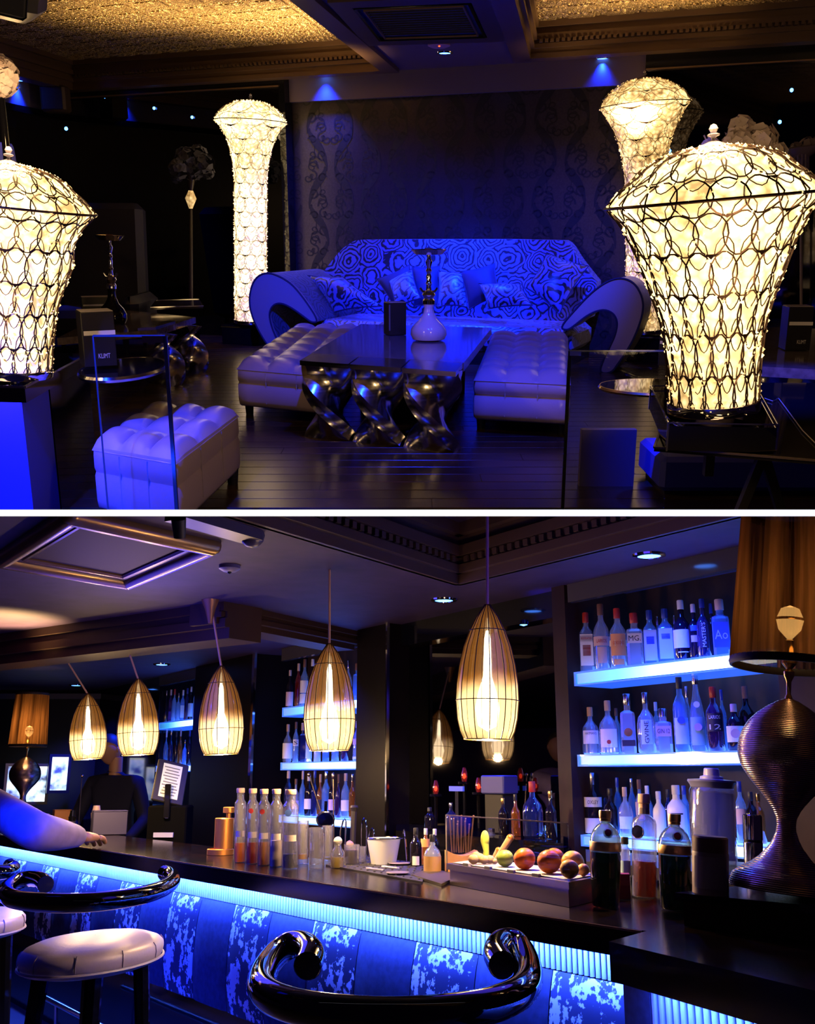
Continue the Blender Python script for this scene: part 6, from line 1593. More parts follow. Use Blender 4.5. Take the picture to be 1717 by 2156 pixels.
# cobbler shaker, steel jar behind
P = on_c(1118, 1826); P = onz(1118, 1822, ZC); P = P + Vector((CD[0], CD[1], 0)) * .12; P.z = ZC + .0015; s = ppm(P); H = hgt(P, 1735)
t = thing('cocktail_shaker', 'shiny steel cobbler shaker behind the oranges', 'shaker', P)
MB().lathe([(22 * s, 0), (27 * s, H * .2), (28 * s, H * .52)], 28).build('cup', chrome, t)
MB().lathe([(29 * s, H * .50), (29 * s, H * .54), (27 * s, H * .66), (20 * s, H * .76), (14 * s, H * .80), (12 * s, H * .82)], 28).build('strainer_top', chrome, t)
MB().lathe([(14 * s, H * .82), (16 * s, H * .84), (16 * s, H * .97), (12 * s, H)], 16).build('cap', chrome, t)
for (px, pb, pt_, w, st_, gl_, cp_, lb) in ((1018, 1812, 1744, 22, 'slim', 'clear', 'silver', 'clear bottle with steel pourer behind the green squeezer'),): 
    P = on_c(px, pb) ; P = P + Vector((CD[0], CD[1], 0)) * .08; P.z = ZC + .0015; bottle(P, w * ppm(P), hgt(P, pt_), st_, gl_, cp_, lb, [])
P = bk(1122, 1752, -.28); P.z = Z3t - .02; P = Vector((P.x, P.y, P.z)); H = hgt(P, 1645)
# back bar ledge below the mirror: dark bottles, candles in place of reflections
lz = bk(1000, 1750, -.12).z
lg = thing('mirror_ledge', 'narrow black ledge along the foot of the dark mirror', 'shelf', bk(1010, 1750, -.05))
lo_ = lg.location; a_, b_ = bk(834, 1750, -.42), bk(1186, 1750, -.42); a2, b2 = bk(834, 1750, .08), bk(1186, 1750, .08)
MB().prism([tuple((Vector(q) - lo_)[:2]) for q in (a_, b_, b2, a2)], lz - lo_.z - .04, lz - lo_.z).build('board', black_gloss, lg, smooth=False)
MB().prism([tuple((Vector(q) - lo_)[:2]) for q in (a_, b_, bk(1186, 1750, -.38), bk(834, 1750, -.38))], HB - lo_.z, lz - lo_.z - .04).build('front', black_gloss, lg, smooth=False)
def lbot(px, pyt, w, st, gl, cp, lb, off=-.25, lab=()):
    P = bk(px, 1700, off); P = Vector((P.x, P.y, lz + .0015)); bottle(P, w * ppm(P), hgt(P, pyt), st, gl, cp, lb, lab, 'bottles on the mirror ledge')
lbot(1122, 1645, 44, 'round', 'navy', 'red', 'large dark round bottle with red top before the mirror')
lbot(1060, 1680, 22, 'std', 'dark', 'gold', 'dark bottle with gold cap left of the large round one')
lbot(1086, 1672, 20, 'wine', 'amber', 'black', 'amber bottle between the two dark ones on the ledge')
lbot(1160, 1665, 24, 'wine', 'dark', 'gold', 'slender dark bottle with gold cap at the mirror edge')
lbot(950, 1690, 26, 'round', 'navy', 'silver', 'stout navy bottle on the left of the mirror ledge')
lbot(905, 1700, 22, 'std', 'dark', 'black', 'leftmost dark bottle on the mirror ledge')
for (px, py, lb) in ((918, 1658, 'red candle built for a mirror reflection, at the left'), (978, 1632, 'red candle built for a mirror reflection, the highest one'), (1008, 1654, 'red candle built for a mirror reflection, right of the middle')):
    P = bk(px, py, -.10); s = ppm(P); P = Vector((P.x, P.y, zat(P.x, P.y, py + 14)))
    t = thing('reflection_candle', lb, 'candle', P, group='red candles built for mirror reflections')  # red reflections in the mirror, built as standing candles
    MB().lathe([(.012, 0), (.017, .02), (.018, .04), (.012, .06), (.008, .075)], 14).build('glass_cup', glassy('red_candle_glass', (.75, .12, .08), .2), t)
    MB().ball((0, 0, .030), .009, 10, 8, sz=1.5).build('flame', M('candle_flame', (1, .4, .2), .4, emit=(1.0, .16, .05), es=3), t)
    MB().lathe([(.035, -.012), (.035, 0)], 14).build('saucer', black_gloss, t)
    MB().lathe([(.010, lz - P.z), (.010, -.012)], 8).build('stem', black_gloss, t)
P = bk(1052, 1664, -.14); s = ppm(P); P.z = zat(P.x, P.y, 1672)
t = thing('blue_box', 'matt navy box on the ledge right of the candles', 'box', (P.x, P.y, lz + .001))
MB().cbox(-38 * s, 38 * s, -.05, .05, P.z - lz, P.z - lz + 38 * s, .006).build('box_body', M('navy_box', (.05, .05, .22), .5), t, rot=(0, 0, ba)); MB().cbox(-30 * s, 30 * s, -.04, .04, 0, P.z - lz, .004).build('riser', black_matt, t, rot=(0, 0, ba))
P = bk(962, 1661, -.12); s = ppm(P); t = thing('reflection_bar', 'short blue glowing bar built for a mirror reflection, between the red candles', 'light', (P.x, P.y, lz + .001)); zz = P.z - lz  # blue patch reflected in the mirror, built as a glowing bar on a stand
MB().box(-24 * s, 24 * s, -.006, .006, zz - 5 * s, zz + 5 * s).build('tube', M('blue_reflection_glow', (.05, .08, .5), .4, emit=(.04, .08, .8), es=.8), t, rot=(0, 0, ba)); MB().box(-.008, .008, -.008, .008, 0, zz - 5 * s).build('stand', black_matt, t)

# bottles and jars at the right end of the counter
def dome_bottle(px, pb, pt_, w, lb):
    P = on_c(px, pb); H = hgt(P, pt_); r = w / 2 * ppm(P)
    t = thing('domed_bottle', lb, 'bottle', P, (0, lean(px) * .8, face_cam(P)), 'domed gin bottles')
    pr = profile('dome', r, H); zi = .555 * H
    lo = [p for p in pr if p[1] <= .56 * H + 1e-6]; up = [(lo[-1][0], lo[-1][1])] + [p for p in pr if p[1] > .56 * H + 1e-6]
    vs, n = [], 32; fl = []
    for (rr, z) in lo: fl.append((rr, z))
    mb = MB(); V = []
    for (rr, z) in lo + up[1:]:
        for i in range(n): a = 2 * pi * i / n; k = 1 - (.035 if i % 2 else 0) * (1 if z < .52 * H or z > .7 * H else 0); V.append((rr * k * math.cos(a), rr * k * math.sin(a), z))
    L_ = len(lo) + len(up) - 1
    nl_ = len(lo)
    mb.add(V[:nl_ * n], [(j * n + i, j * n + (i + 1) % n, (j + 1) * n + (i + 1) % n, (j + 1) * n + i) for j in range(nl_ - 1) for i in range(n)] + [tuple(range(n - 1, -1, -1)), tuple((nl_ - 1) * n + i for i in range(n))])
    mb.build('fluted_body', glassy('deep_green_glass', (.008, .025, .016), .35, .06, .9), t)
    u = MB(); U_ = V[(nl_ - 1) * n:]; ul = L_ - nl_ + 1
    u.add(U_, [(j * n + i, j * n + (i + 1) % n, (j + 1) * n + (i + 1) % n, (j + 1) * n + i) for j in range(ul - 1) for i in range(n)] + [tuple(range(n - 1, -1, -1)), tuple((ul - 1) * n + i for i in range(n))])
    u.build('glass_dome', glassy('dome_glass', (.45, .72, .98), .5, .03, 1.0), t)
    MB().lathe([(r * 1.02, .575 * H), (r * 1.03, .58 * H), (r * 1.03, .665 * H), (r * 1.01, .67 * H)], 32).build('gold_band', M('band_gold', (.85, .52, .24), .36, 1.0), t)
    MB().lathe([(r * .36, .885 * H), (r * .38, .89 * H), (r * .36, .915 * H), (r * .40, .92 * H), (r * .41, .99 * H), (r * .38, H)], 20).build('cap', M('cap_gold', (.85, .52, .24), .34, 1.0), t)
    T_ = Matrix.Translation((r * .18, -r * .90, .765 * H)) @ Matrix.Rotation(pi / 2 - .45, 4, 'X')
    MB().lathe([(r * .32, -.002), (r * .32, .004), (r * .24, .006)], 20, T_).build('seal_ring', glassy('dome_glass', (.45, .70, .95)), t)
    MB().lathe([(r * .23, 0), (r * .22, .008), (.0005, .009)], 18, T_, cap1=False).build('red_seal', M('wax_red', (.22, .015, .02), .45), t)
dome_bottle(1276, 1908, 1706, 65, 'domed green bottle with gold band and red seal, left of the pair')
dome_bottle(1422, 1914, 1713, 68, 'domed green bottle with gold band and red seal, right of the pair')
P = on_c(1358, 1888); H = hgt(P, 1671); r = 26 * ppm(P)
t = thing('clear_bottle', 'tall clear bottle with cork and round dark badge between the domed bottles', 'bottle', P, (0, lean(1358) * .8, face_cam(P)))
MB().lathe([(r * .95, 0), (r, .01 * H), (r, .70 * H), (r * .90, .745 * H), (r * .50, .79 * H), (r * .46, .86 * H)], 28).build('glass_body', glassy('clear_flint', (.85, .92, 1.0), .14, .03, .9), t)
MB().lathe([(r * .94, .01 * H), (r * .96, .345 * H), (.001, .345 * H)], 28, cap1=False).build('liquid', glassy('orange_liquor', (.60, .14, .02), .6), t)
MB().lathe([(r * .44, .80 * H), (r * .44, .905 * H), (r * .50, .91 * H), (r * .50, .99 * H), (r * .46, H)], 20).build('cork', K_['cork'], t)
T_ = Matrix.Translation((-r * .50, -r * .90, .625 * H)) @ Matrix.Rotation(-.5, 4, 'Z') @ Matrix.Rotation(pi / 2, 4, 'X')
MB().lathe([(r * .46, -.002), (r * .46, .004), (.0005, .006)], 24, T_, cap1=False).build('badge', M('badge_navy', (.01, .01, .04), .2), t)
MB().lathe([(r * .52, -.003), (r * .53, .003), (r * .46, .004)], 24, T_).build('badge_rim', chrome, t)
cbot(1318, 1886, 1762, 22, 'slim', 'clear', 'black', 'little clear vial with dark cap behind the domed bottles', [('wrap', 'ltblue', .35, .6)])
P = on_c(1316, 1892); s = ppm(P)
t = thing('red_carton', 'dark red carton between the left domed and the corked bottle', 'carton', P, (0, 0, face_cam(P))); Hc = hgt(P, 1838)
MB().cbox(-13 * s, 13 * s, -.03, .01, 0, Hc, .002).build('carton_body', M('dark_red_card', (.20, .02, .015), .45), t, smooth=False); MB().box(-13 * s, 13 * s, -.031, -.03, Hc * .55, Hc * .75).build('print_band', M('carton_print', (.30, .05, .03), .5), t)
# tub with dark lid on the raised box
P = onz(1497, 1884, ZB + .002); s = ppm(P); H = hgt(P, 1760)
t = thing('label_tub', 'squat tub with brown lid and pale label beside the big lamp', 'tub', P, (0, lean(1497) * .8, face_cam(P)))
MB().lathe([(34 * s, 0), (37 * s, .02 * H), (38 * s, .70 * H), (36 * s, .74 * H)], 28).build('tub_body', M('tub_pale', (.36, .26, .27), .5), t)
MB().lathe([(37 * s, .73 * H), (37 * s, .97 * H), (34 * s, H)], 28).build('lid', M('tub_lid', (.20, .10, .09), .5), t)
vs = []
for q in range(11):
    an = -pi / 2 - 1.0 + 2.0 * q / 10; vs += [(38.6 * s * math.cos(an), 38.6 * s * math.sin(an), .12 * H), (38.6 * s * math.cos(an), 38.6 * s * math.sin(an), .66 * H)]
MB().add(vs, [(2 * q, 2 * q + 2, 2 * q + 3, 2 * q + 1) for q in range(10)]).build('paper_label', M('tub_label', (.50, .40, .44), .6), t)
# big glass jar and steel shaker behind the counter end, on the back ledge in front of the lit shelf
def behind(px, off): p = bk(px, 1700, off); return Vector((p.x, p.y, 0))
wb = thing('work_top', 'steel work top behind the counter at the right end', 'worktop', behind(1500, -.55) + Vector((0, 0, HB)))
wo = wb.location; wz = zat(*behind(1495, -.5)[:2], 1822)
MB().prism([tuple((behind(p, o) - wo)[:2]) for p, o in ((1230, -.75), (1660, -.75), (1660, -.30), (1230, -.30))], wz - HB - .04, wz - HB).build('top_plate', M('dull_steel', (.10, .09, .11), .3, .8), wb, smooth=False)
MB().prism([tuple((behind(p, o) - wo)[:2]) for p, o in ((1240, -.72), (1650, -.72), (1650, -.33), (1240, -.33))], 0, wz - HB - .04).build('cabinet', black_matt, wb, smooth=False)
P = behind(1495, -.5); P.z = wz + .001; s = ppm(P); H = hgt(P, 1617)
t = thing('glass_jar', 'big cylindrical glass drink jar with blue-lit lid and white ice', 'jar', P, (0, lean(1495) * .6, 0))
MB().lathe([(46 * s, 0), (48 * s, .03 * H), (48 * s, .76 * H), (44 * s, .80 * H), (42 * s, .80 * H), (45 * s, .74 * H), (45 * s, .06 * H), (.001, .05 * H)], 32, cap1=False).build('glass_wall', thin, t)
MB().lathe([(44 * s, .06 * H), (44 * s, .74 * H), (.001, .76 * H)], 28, cap1=False).build('ice_filling', glassy('crushed_ice', (.42, .46, .96), .75, .4, .3), t)
MB().lathe([(44 * s, .79 * H), (46 * s, .82 * H), (51 * s, .855 * H), (50 * s, .875 * H), (20 * s, .885 * H)], 32).build('lid', M('jar_lid', (.20, .20, .36), .3), t)
MB().lathe([(25 * s, .88 * H), (24 * s, .91 * H), (17 * s, .92 * H), (16 * s, .99 * H), (14 * s, H)], 20).build('lid_knob', M('lid_knob', (.50, .48, .62), .3), t)
P = behind(1577, -.6); P.z = wz + .001; s = ppm(P); H = hgt(P, 1715)
t = thing('boston_shaker', 'tall steel shaker can right of the glass jar', 'shaker', P, (0, lean(1577) * .6, 0))
MB().lathe([(17 * s, 0), (19 * s, .02 * H), (20 * s, .50 * H), (19.5 * s, .51 * H)], 24).build('lower_cup', steel, t); MB().lathe([(19 * s, .50 * H), (19 * s, .56 * H)], 24).build('dark_band', black_matt, t); MB().lathe([(20 * s, .56 * H), (20 * s, .98 * H), (18 * s, H)], 24).build('upper_cup', chrome, t)

# ceiling cassette of the bar, long vent, detector
zA = ZS_ - .015
A_ = onz(270, 1224, zA); B_ = onz(446, 1150, zA); C_ = onz(150, 1084, zA); D_ = A_ + C_ - B_
oc = (A_ + B_ + C_ + D_) / 4
act = thing('ceiling_cassette', 'bronze-framed air-conditioning cassette in the bar ceiling', 'air conditioner', oc)
Q_ = [p - oc for p in (A_, B_, C_, D_)]
brz = M('bronze_frame', (.30, .18, .09), .25, .6)
for i in range(4):
    p, q = Q_[i], Q_[(i + 1) % 4]
    MB().tube([p * 1.0, q * 1.0], .042, 12).build('frame_tube', brz, act); MB().ball(p, .042, 12, 8).build('corner', brz, act)
    MB().prism([tuple(p[:2]), tuple(q[:2]), tuple((q * .80)[:2]), tuple((p * .80)[:2])], -.01, .01).build('frame_side', M('cassette_bronze'), act, smooth=False)
    MB().tube([p * .78, q * .78], .016, 8).build('inner_tube', brz, act)
MB().prism([tuple((p * .80)[:2]) for p in Q_], .0, .01).build('recess_panel', M('cassette_dark', (.035, .014, .008), .6, spec=.2), act, smooth=False)
p0, p1 = onz(370, 1080, zA), onz(532, 1128, zA)
t = thing('ceiling_duct', 'long dark duct box on the bar ceiling right of the cassette', 'duct', (p0 + p1) / 2); d = (p1 - p0) / 2
MB().bar(-d, d, .11, .05).build('duct_body', M('duct_blue', (.06, .05, .10), .35), t); MB().ball(d, .05, 10, 6).build('end_cap', M('duct_blue'), t)
P = onz(484, 1191, ZS_); t = thing('ceiling_detector', 'small round bluish detector on the bar ceiling', 'detector', P)
MB().lathe([(.05, 0), (.05, -.015), (.03, -.028), (.001, -.03)], 18, cap1=False).build('cover', M('detector_blue', (.12, .10, .30), .4), t); MB().ball((0, 0, -.03), .010, 8, 6).build('sensor', black_gloss, t)

# till tablet, screens, far clutter
P = ony(352, 1690, 6.9); s = ppm(P)
t = thing('till_screen', 'tilted till screen with pale receipt list below the left niche', 'screen', P, (-.35, .22, face_cam(P) + .25))
MB().cbox(-34 * s, 34 * s, 0, .025, 0, 92 * s, .006).build('casing', black_matt, t)
scr = M('pale_screen', (.3, .3, .3), .3, emit=(.75, .72, .62), es=.55); MB().box(-22 * s, 20 * s, -.003, .0, 10 * s, 84 * s).build('display', scr, t)
for i in range(10): MB().box((-19 + (i % 3) * 2) * s, (12 + (i * 7 % 5)) * s, -.005, -.003, (16 + i * 6.6) * s, (18 + i * 6.6) * s).build('list_line', M('screen_ink', (.12, .12, .12), .5), t)
P0 = Vector((P.x, P.y + .12, HB)); t2_ = thing('till_stand', 'dark till base carrying the tilted screen', 'till', P0); MB().cbox(-.13, .13, -.10, .12, .0, P.z - HB - .02, .01).build('column', M('till_black', (.003, .003, .004), .6, spec=.0), t2_); MB().cbox(-.02, .02, -.13, -.10, P.z - HB - .10, P.z - HB + .12, .005).build('hinge', black_gloss, t2_)
MB().box(-.08, .05, -.115, -.10, P.z - HB - .22, P.z - HB - .19).build('drawer_slip', M('slip_paper', (.35, .35, .6), .5), t2_)
lit1 = M('lit_poster', (.5, .5, .5), .4); N, Lk, B = nodes(lit1); nz = nd(lit1, 'ShaderNodeTexNoise', Scale=7.0, Detail=4.0); Lk.new(objco(lit1), nz.inputs['Vector'])
r = ramp(lit1, nz.outputs[0], [(.38, (.03, .05, .12)), (.48, (.45, .62, .8)), (.60, (1, 1, 1))]); Lk.new(r.outputs[0], B.inputs['Emission Color']); B.inputs['Emission Strength'].default_value = 1.6
for (px0, px1, py0, py1, lb, yw) in ((13, 91, 1616, 1688, 'bright white lit picture behind the small copper lamp', .1), (104, 138, 1596, 1664, 'narrow bright lit picture right of the small copper lamp', .25)):
    P = ony((px0 + px1) / 2, py1, 11.0); s = ppm(P); w, h = (px1 - px0) * s, (py1 - py0) * s
    t = thing('lit_picture', lb, 'picture', P, (0, 0, face_cam(P) + yw), 'lit pictures at the far left')
    MB().box(-w / 2, w / 2, -.01, 0, 0, h).build('picture', lit1, t)
    for (x0, x1, z0, z1) in ((-w / 2 - .03, w / 2 + .03, -.03, 0), (-w / 2 - .03, w / 2 + .03, h, h + .03), (-w / 2 - .03, -w / 2, 0, h), (w / 2, w / 2 + .03, 0, h)): MB().box(x0, x1, -.02, .02, z0, z1).build('frame_side', M('frame_dark', (.03, .03, .05), .3), t)
lw_ = thing('picture_stand', 'dark partition holding the lit pictures at the far left', 'partition', (ony(60, 1700, 11.3).x, 11.35, HB)); MB().box(-2.2, 1.6, .0, .1, 0, 2.3).build('panel', black_matt, lw_); MB().box(-2.25, 1.65, -.02, .12, 2.3, 2.36).build('cap_rail', M('cap_rail', (.10, .09, .12), .3), lw_)
far_items = [(128, 1740, 1706, 34, 'kraft', 'orange-brown carton on the far counter'), (86, 1738, 1715, 30, 'brown', 'low brown carton on the far counter left of the orange one'), (228, 1757, 1708, 70, 'grey', 'bluish grey napkin box before the bartender')]
for px, pb, pt_, w, c, lb in far_items:
    P = on_c(px, pb); P = ony(px, pb, P.y); s = ppm(P); H = hgt(P, pt_)
    t = thing('carton', lb, 'box', P, (0, 0, face_cam(P) + .15)); mt = {'kraft': M('far_kraft', (.45, .17, .07), .6), 'brown': M('far_brown', (.20, .08, .05), .6), 'grey': M('far_grey', (.03, .025, .08), .6)}[c]
    MB().cbox(-w / 2 * s, w / 2 * s, -.06, .06, 0, H, .004).build('box_body', mt, t); MB().box(-w / 2 * s, w / 2 * s, -.062, .062, H, H + .006).build('flap', mt, t)
for (px, pb, pt_, w, gl_, lb) in ((200, 1748, 1696, 22, 'pink', 'pale capped cup beside the reaching hand'), (150, 1750, 1706, 16, 'dark', 'thin dark glass behind the reaching hand')):
    P = on_c(px, pb); s = ppm(P); H = hgt(P, pt_); t = thing('paper_cup', lb, 'cup', P)
    MB().lathe([(w * .36 * s, 0), (w * .5 * s, H * .7), (w * .42 * s, H * .72), (w * .30 * s, H)], 18).build('cup_body', Lb['pink'] if gl_ == 'pink' else black_gloss, t); MB().lathe([(w * .46 * s, H * .40), (w * .48 * s, H * .48)], 18).build('band', M('far_grey'), t)
rod('bar_spoon', 'thin far bar spoon standing behind the reaching hand', 'spoon', (165, 1745), (173, 1634), .004, M('dim_steel', (.25, .18, .16), .3, 1.0), extra=lambda t, v: MB().ball(v, .012, 8, 6).build('tip', M('dim_steel'), t))
# ================================================================== BAR: stools and people
ROOM = 'L'
black_chrome = M('black_chrome', (.035, .035, .045), .05, 1.0, coat=1.0)
stool_white = leather('stool_leather', (.42, .36, .44), .40)
def catmull(P, n=8):
    P = [Vector(p) for p in P]; out = []
    for i in range(len(P) - 1):
        a, b, c, d = P[max(i - 1, 0)], P[i], P[i + 1], P[min(i + 2, len(P) - 1)]
        for k in range(n):
            t = k / n; out.append(.5 * ((2 * b) + (c - a) * t + (2 * a - 5 * b + 4 * c - d) * t * t + (3 * b - a - 3 * c + d) * t ** 3))
    out.append(P[-1]); return out
def stool(rail_px, z, r, label, seat=None, back_leg=()):
    pts = [onz(x, y, z + dz) for x, y, dz in rail_px]
    c = sum(pts, Vector()) / len(pts)
    t = thing('bar_stool', label, 'bar stool', (c.x, c.y, HB), group='bar stools')
    o = t.location
    path = [p - o for p in catmull(pts, 8)]
    MB().tube(path, r, 18).build('arm_rail', black_chrome, t, ang=50)
    for e, f in ((0, 1), (-1, -2)):
        d = (path[e] - path[f]).normalized(); q = d.to_track_quat('Z', 'Y').to_matrix().to_4x4()
        MB().lathe([(r * .97, 0), (r * .90, .004), (.001, .006)], 18, Matrix.Translation(path[e]) @ q, cap1=False).build('rail_end', M('rail_end_cap', (.02, .02, .03), .12), t)
    zs = (seat[4] if seat else z - .20) - HB
    if seat: sc = onz(seat[0], seat[1], seat[4]) - o; rx, ry = seat[2], seat[3]
    else: sc = Vector((0, .05, 0)); rx, ry = .22, .30
    ra = seat[5] if seat else 0
    T_ = Matrix.Translation((sc.x, sc.y, 0)) @ Matrix.Rotation(ra, 4, 'Z') @ Matrix.Scale(ry / rx, 4, (0, 1, 0))
    MB().lathe([(rx * .80, zs - .085), (rx * .94, zs - .075), (rx * .985, zs - .05), (rx, zs - .035), (rx * .99, zs - .018), (rx * .93, zs - .004), (rx * .8, zs + .008), (rx * .5, zs + .018), (.001, zs + .021)], 44, T_, cap1=False).build('seat', stool_white, t, ang=70)
    MB().tube([T_ @ Vector((rx * 1.0 * math.cos(2 * pi * q / 44), rx * 1.0 * math.sin(2 * pi * q / 44), zs - .062)) for q in range(44)], .005, 5, closed=True).build('seat_piping', stool_white, t)
    for q in range(10):
        a = 2 * pi * q / 10 + .2
        MB().tube([T_ @ Vector((rx * f * math.cos(a), rx * f * math.sin(a), zs + dz)) for f, dz in ((.995, -.055), (1.004, -.034), (.99, -.016), (.95, -.004))], .002, 4).build('seat_seam', M('stool_seam', (.22, .18, .24), .6), t)
    for q in range(4):
        a = pi / 4 + q * pi / 2; p = T_ @ Vector((rx * .68 * math.cos(a), rx * .68 * math.sin(a), 0)); f = T_ @ Vector((rx * .95 * math.cos(a), rx * .95 * math.sin(a), 0))
        MB().tube([(p.x, p.y, zs - .08), (f.x, f.y, 0)], [.030, .018], 8).build('leg', black_gloss, t)
    for i in back_leg:                                  # posts from the seat up to the rail
        a = path[int(i * (len(path) - 1))]; b = T_ @ Vector((rx * .9 * (1 if a.x > sc.x else -1) * .9, -rx * .3, zs - .05))
        MB().tube([tuple(b), tuple((b + a) / 2 + Vector((0, 0, .0))), tuple(a)], [.022, .018, .020], 8).build('back_post', black_gloss, t)
    return t
stool([(648, 2034, .005), (655, 2008, .02), (640, 1990, .022), (612, 1990, .015), (582, 2010, .0), (556, 2048, 0), (556, 2085, 0), (600, 2112, 0), (690, 2130, 0), (830, 2138, 0), (970, 2128, 0), (1060, 2108, 0), (1106, 2078, 0), (1112, 2040, 0), (1098, 2002, .006), (1080, 1984, .02), (1056, 1986, .022), (1046, 2008, .012), (1058, 2032, 0)], -.44, .034, 'bar stool in front with only its curved black chrome arm rail in view', None)
stool([(96, 1862, .01), (84, 1853, .015), (62, 1850, .01), (34, 1858, 0), (14, 1875, 0), (30, 1893, 0), (110, 1901, 0), (200, 1899, 0), (290, 1887, 0), (340, 1872, 0), (362, 1856, 0), (360, 1843, .006), (346, 1838, .01)], -.385, .030, 'bar stool at the left with round pale leather seat and black chrome rail', (200, 1982, .212, .33, -.565, -.25))
stool([(20, 1822, .0), (28, 1828, 0), (10, 1836, 0), (-40, 1838, 0), (-120, 1836, 0), (-160, 1822, 0), (-150, 1812, 0)], -.385, .030, 'farthest bar stool cut off by the left edge', None)

sc_ = onz(1440, 2176, -.55)
t = thing('bar_stool', 'round stool seat just peeping up at the bottom edge, lower right', 'bar stool', (sc_.x, sc_.y, HB), group='bar stools')
zs = -.55 - HB
MB().lathe([(.07, zs - .05), (.088, zs - .035), (.092, zs - .02), (.082, zs - .004), (.001, zs)], 32, cap1=False).build('seat', stool_white, t, ang=70); MB().lathe([(.085, 0), (.08, .02), (.025, .05), (.025, zs - .05)], 20).build('post', chrome, t)
skin = M('skin_tone', (.26, .13, .095), .55); shirt = M('dark_blue_shirt', (.004, .004, .02), .8, spec=.2); sleeve = M('mauve_blue_sleeve', (.10, .075, .20), .75); noisy(sleeve, 12, (.085, .065, .17), (.12, .09, .23)); hair = M('dark_hair', (.012, .009, .010), .6)
def skinned(name, verts, edges, radii, mat, parent, sub=2, flat=None):
    me = bpy.data.meshes.new(name); me.from_pydata([tuple(v) for v in verts], edges, []); me.update(); me.materials.append(mat)
    o = place(name, me, parent)
    sk = o.modifiers.new('skin', 'SKIN'); sk.use_smooth_shade = True
    lay = me.skin_vertices[0] if me.skin_vertices else None
    if lay is None:
        bm = bmesh_new(me); lay = me.skin_vertices[0]
    for i, r_ in enumerate(radii): lay.data[i].radius = (r_, r_) if not isinstance(r_, tuple) else r_
    lay.data[0].use_root = True
    ss = o.modifiers.new('sub', 'SUBSURF'); ss.levels = sub; ss.render_levels = sub
    return o
def bmesh_new(me):
    import bmesh
    bm = bmesh.new(); bm.from_mesh(me); bm.verts.layers.skin.verify(); bm.to_mesh(me); bm.free(); return None
def head(parent, c, r, yaw, tilt=0.0):
    """head with brow, nose, mouth, ears, hair cap; faces -y before the turn"""
    T_ = Matrix.Translation(c) @ Matrix.Rotation(yaw, 4, 'Z') @ Matrix.Rotation(tilt, 4, 'X')
    def fn(u, v):
        a = 2 * pi * u; b = -pi / 2 + pi * v
        x, y, z = math.cos(b) * math.cos(a), math.cos(b) * math.sin(a), math.sin(b)
        jaw = 1 - .26 * max(0, -z) ** 1.3
        X = x * .74 * jaw; Y = y * .90 * (1 - .10 * max(0, -z)); Z = z * 1.08
        if y < 0:
            f = -y
            nose = math.exp(-((x / .13) ** 2 + ((z + .10) / .20) ** 2)) * f; Y -= .20 * nose
            Y -= .06 * math.exp(-((x / .5) ** 2 + ((z - .20) / .09) ** 2)) * f
            for sx in (-.30, .30): Y += .09 * math.exp(-(((x - sx) / .15) ** 2 + ((z - .06) / .09) ** 2)) * f
            Y -= .06 * math.exp(-((x / .22) ** 2 + ((z + .46) / .06) ** 2)) * f
            Y += .05 * math.exp(-((x / .24) ** 2 + ((z + .40) / .035) ** 2)) * f
            Y -= .05 * math.exp(-((x / .3) ** 2 + ((z + .80) / .14) ** 2)) * f
        return Vector((X * r, Y * r, Z * r))
    mb = MB().grid(fn, 40, 30, cu=True, T=T_)
    for sx in (-1, 1):
        mb.ball((sx * .74 * r, .05 * r, -.02 * r), .17 * r, 10, 8, sx=.35, sy=.75, sz=1.15, T=T_)
    hd = mb.build('head', skin, parent, ang=80)
    for sx in (-1, 1):
        MB().ball((sx * .27 * r, -.70 * r, .06 * r), .11 * r, 10, 8, T=T_).build('eye', M('eye_white', (.5, .48, .46), .2), hd)
        MB().ball((sx * .27 * r, -.79 * r, .06 * r), .05 * r, 8, 6, T=T_).build('pupil', black_gloss, hd)
    hb = MB()
    def hf(u, v):
        p = fn(u, .56 + .44 * v); a = 2 * pi * u
        front = max(0, -math.sin(a)); lo = .56 + .16 * front ** .6
        p = fn(u, lo + (1 - lo) * v); return p * 1.045
    hb.grid(hf, 32, 10, cu=True, T=T_).build('hair', hair, hd, ang=80)
    return hd
# bartender behind the counter, looking down to the left
Hp = ony(232, 1578, 8.6)
bt = thing('person', 'bartender in dark blue shirt standing behind the counter, half hidden by a pendant', 'person', (Hp.x + .05, 8.65, HB))
bo = bt.location
hc = Hp - bo
sh_z = hc.z - .25
V = [(0, .02, .98), (0, .03, 1.12), (0, .0, sh_z - .06), (0, -.01, sh_z + .04), (0, -.02, sh_z + .08), (-.19, .0, sh_z - .03), (-.27, -.10, sh_z - .30), (-.22, -.36, sh_z - .42), (.19, .0, sh_z - .03), (.28, -.06, sh_z - .32), (.22, -.32, sh_z - .46), (-.11, .02, .85), (-.12, .0, .46), (-.12, .03, .05), (.11, .02, .85), (.12, .0, .46), (.12, .03, .05)]
Ed = [(0, 1), (1, 2), (2, 3), (3, 4), (2, 5), (5, 6), (6, 7), (2, 8), (8, 9), (9, 10), (0, 11), (11, 12), (12, 13), (0, 14), (14, 15), (15, 16)]
Rd = [(.17, .12), (.16, .11), (.20, .12), (.08, .08), (.06, .06), (.08, .08), (.055, .055), (.042, .042), (.08, .08), (.055, .055), (.042, .042), (.09, .09), (.07, .07), (.05, .05), (.09, .09), (.07, .07), (.05, .05)]
skinned('body', V, Ed, Rd, shirt, bt)
MB().tube([(0, -.015, sh_z + .02), (0, -.03, hc.z - .06)], .055, 14).build('neck', skin, bt)
head(bt, hc, .118, -.55, .25)
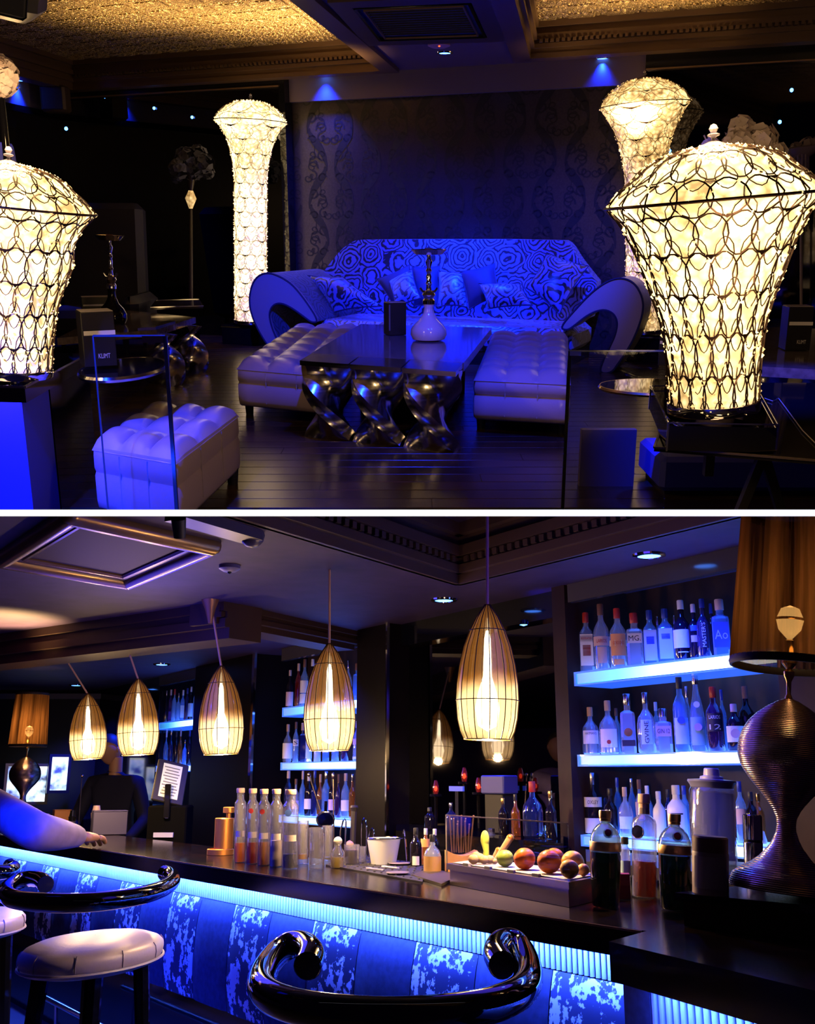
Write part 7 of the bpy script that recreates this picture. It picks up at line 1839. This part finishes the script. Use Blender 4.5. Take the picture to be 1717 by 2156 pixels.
def hand(parent, W_, d, n, size, mat, curl=.5, thumb=1):
    """palm and five bent fingers from wrist W_, pointing along d, back of the hand towards n"""
    d = Vector(d).normalized(); n = (Vector(n) - d * Vector(n).dot(d)).normalized(); s = d.cross(n) * thumb
    k = size
    V = [W_ - d * .02 * k, W_ + d * .03 * k, W_ + d * .075 * k]; R_ = [(.026 * k, .020 * k), (.034 * k, .017 * k), (.036 * k, .015 * k)]; E_ = [(0, 1), (1, 2)]
    o = skinned('palm', V, E_, R_, mat, parent)
    for i, (off, ln) in enumerate(((-.030, .062), (-.010, .074), (.011, .070), (.030, .054))):
        b = W_ + d * .072 * k + s * off * k
        c1 = b + d * ln * .42 * k * math.cos(curl * .4) - n * ln * .42 * k * math.sin(curl * .4); c2 = c1 + d * ln * .34 * k * math.cos(curl) - n * ln * .34 * k * math.sin(curl); c3 = c2 + d * ln * .28 * k * math.cos(curl * 1.6) - n * ln * .28 * k * math.sin(curl * 1.6)
        skinned('finger', [b - d * .02 * k, c1, c2, c3], [(0, 1), (1, 2), (2, 3)], [.0098 * k, .0092 * k, .0084 * k, .0070 * k], mat, o)
    b = W_ + d * .022 * k - s * .026 * k
    skinned('thumb', [b, b + d * .022 * k - s * .026 * k, b + d * .050 * k - s * .034 * k - n * .006 * k], [(0, 1), (1, 2)], [.013 * k, .0105 * k, .0085 * k], mat, o)
# customer reaching in from the left: arm on the counter, the rest outside the picture
hw_ = onz(172, 1762, ZC + .075); el = onz(78, 1752, ZC + .125); shd = ony(-90, 1650, 6.3)
cu = thing('person', 'person at the left edge reaching over the bar, only sleeve and hand in view', 'person', (shd.x - .1, shd.y - .1, HB))
co2 = cu.location
w_, e_, s_0 = hw_ - co2, el - co2, shd - co2
tz = s_0.z
V = [(-.10, -.05, tz - .55), (-.10, -.03, tz - .15), (-.10, 0, tz + .02), (-.12, 0, tz + .12), s_0, (s_0 * .45 + e_ * .55), e_, (e_ * .5 + w_ * .5), w_, (-.32, 0, tz - .02), (-.36, .05, tz - .32), (-.18, -.02, tz - .95), (-.16, .1, .05), (.0, -.02, tz - .95), (.02, .1, .05)]
Ed = [(0, 1), (1, 2), (2, 3), (2, 4), (4, 5), (5, 6), (6, 7), (7, 8), (2, 9), (9, 10), (0, 11), (11, 12), (0, 13), (13, 14)]
Rd = [(.17, .12), (.18, .12), (.17, .11), (.06, .06), .10, .10, .105, .085, .055, .085, .06, .10, .06, .10, .06]
skinned('body', V, Ed, Rd, sleeve, cu)
head(cu, Vector((-.12, -.02, tz + .30)), .118, 1.0)
hd_ = (onz(236, 1766, ZC + .03) - hw_)
hand(cu, w_ + (w_ - e_).normalized() * .05, hd_, (0, -.25, 1), 1.75, skin, .35, 1)
# ------------------------------------------------------------------ each room to its place; what would cross the slab ends at it
import bmesh
bpy.context.view_layer.update()
for o, r in TOP: o.matrix_world = RM[r] @ o.matrix_basis
bpy.context.view_layer.update()
CI = RM['C'].inverted()
def sub(o):
    yield o
    for c in o.children: yield from sub(c)
for o, r in TOP:
    if r == 'C': continue
    sg = 1 if r == 'U' else -1
    for q in list(sub(o)):
        if q.type != 'MESH': continue
        T_ = CI @ q.matrix_world
        zz_ = [(T_ @ Vector(c)).z * sg for c in q.bound_box]
        if min(zz_) >= -.002: continue
        if max(zz_) <= .0:
            continue
        me = q.data.copy() if q.data.users > 1 else q.data
        q.data = me
        bm = bmesh.new(); bm.from_mesh(me)
        Ti = T_.inverted()
        bmesh.ops.bisect_plane(bm, geom=bm.verts[:] + bm.edges[:] + bm.faces[:], plane_co=Ti @ Vector((0, 0, 0)), plane_no=(Ti.to_3x3() @ Vector((0, 0, -sg))).normalized() if False else (T_.to_3x3().transposed() @ Vector((0, 0, -sg))).normalized(), clear_outer=True)
        bm.to_mesh(me); bm.free()
bpy.context.view_layer.update()
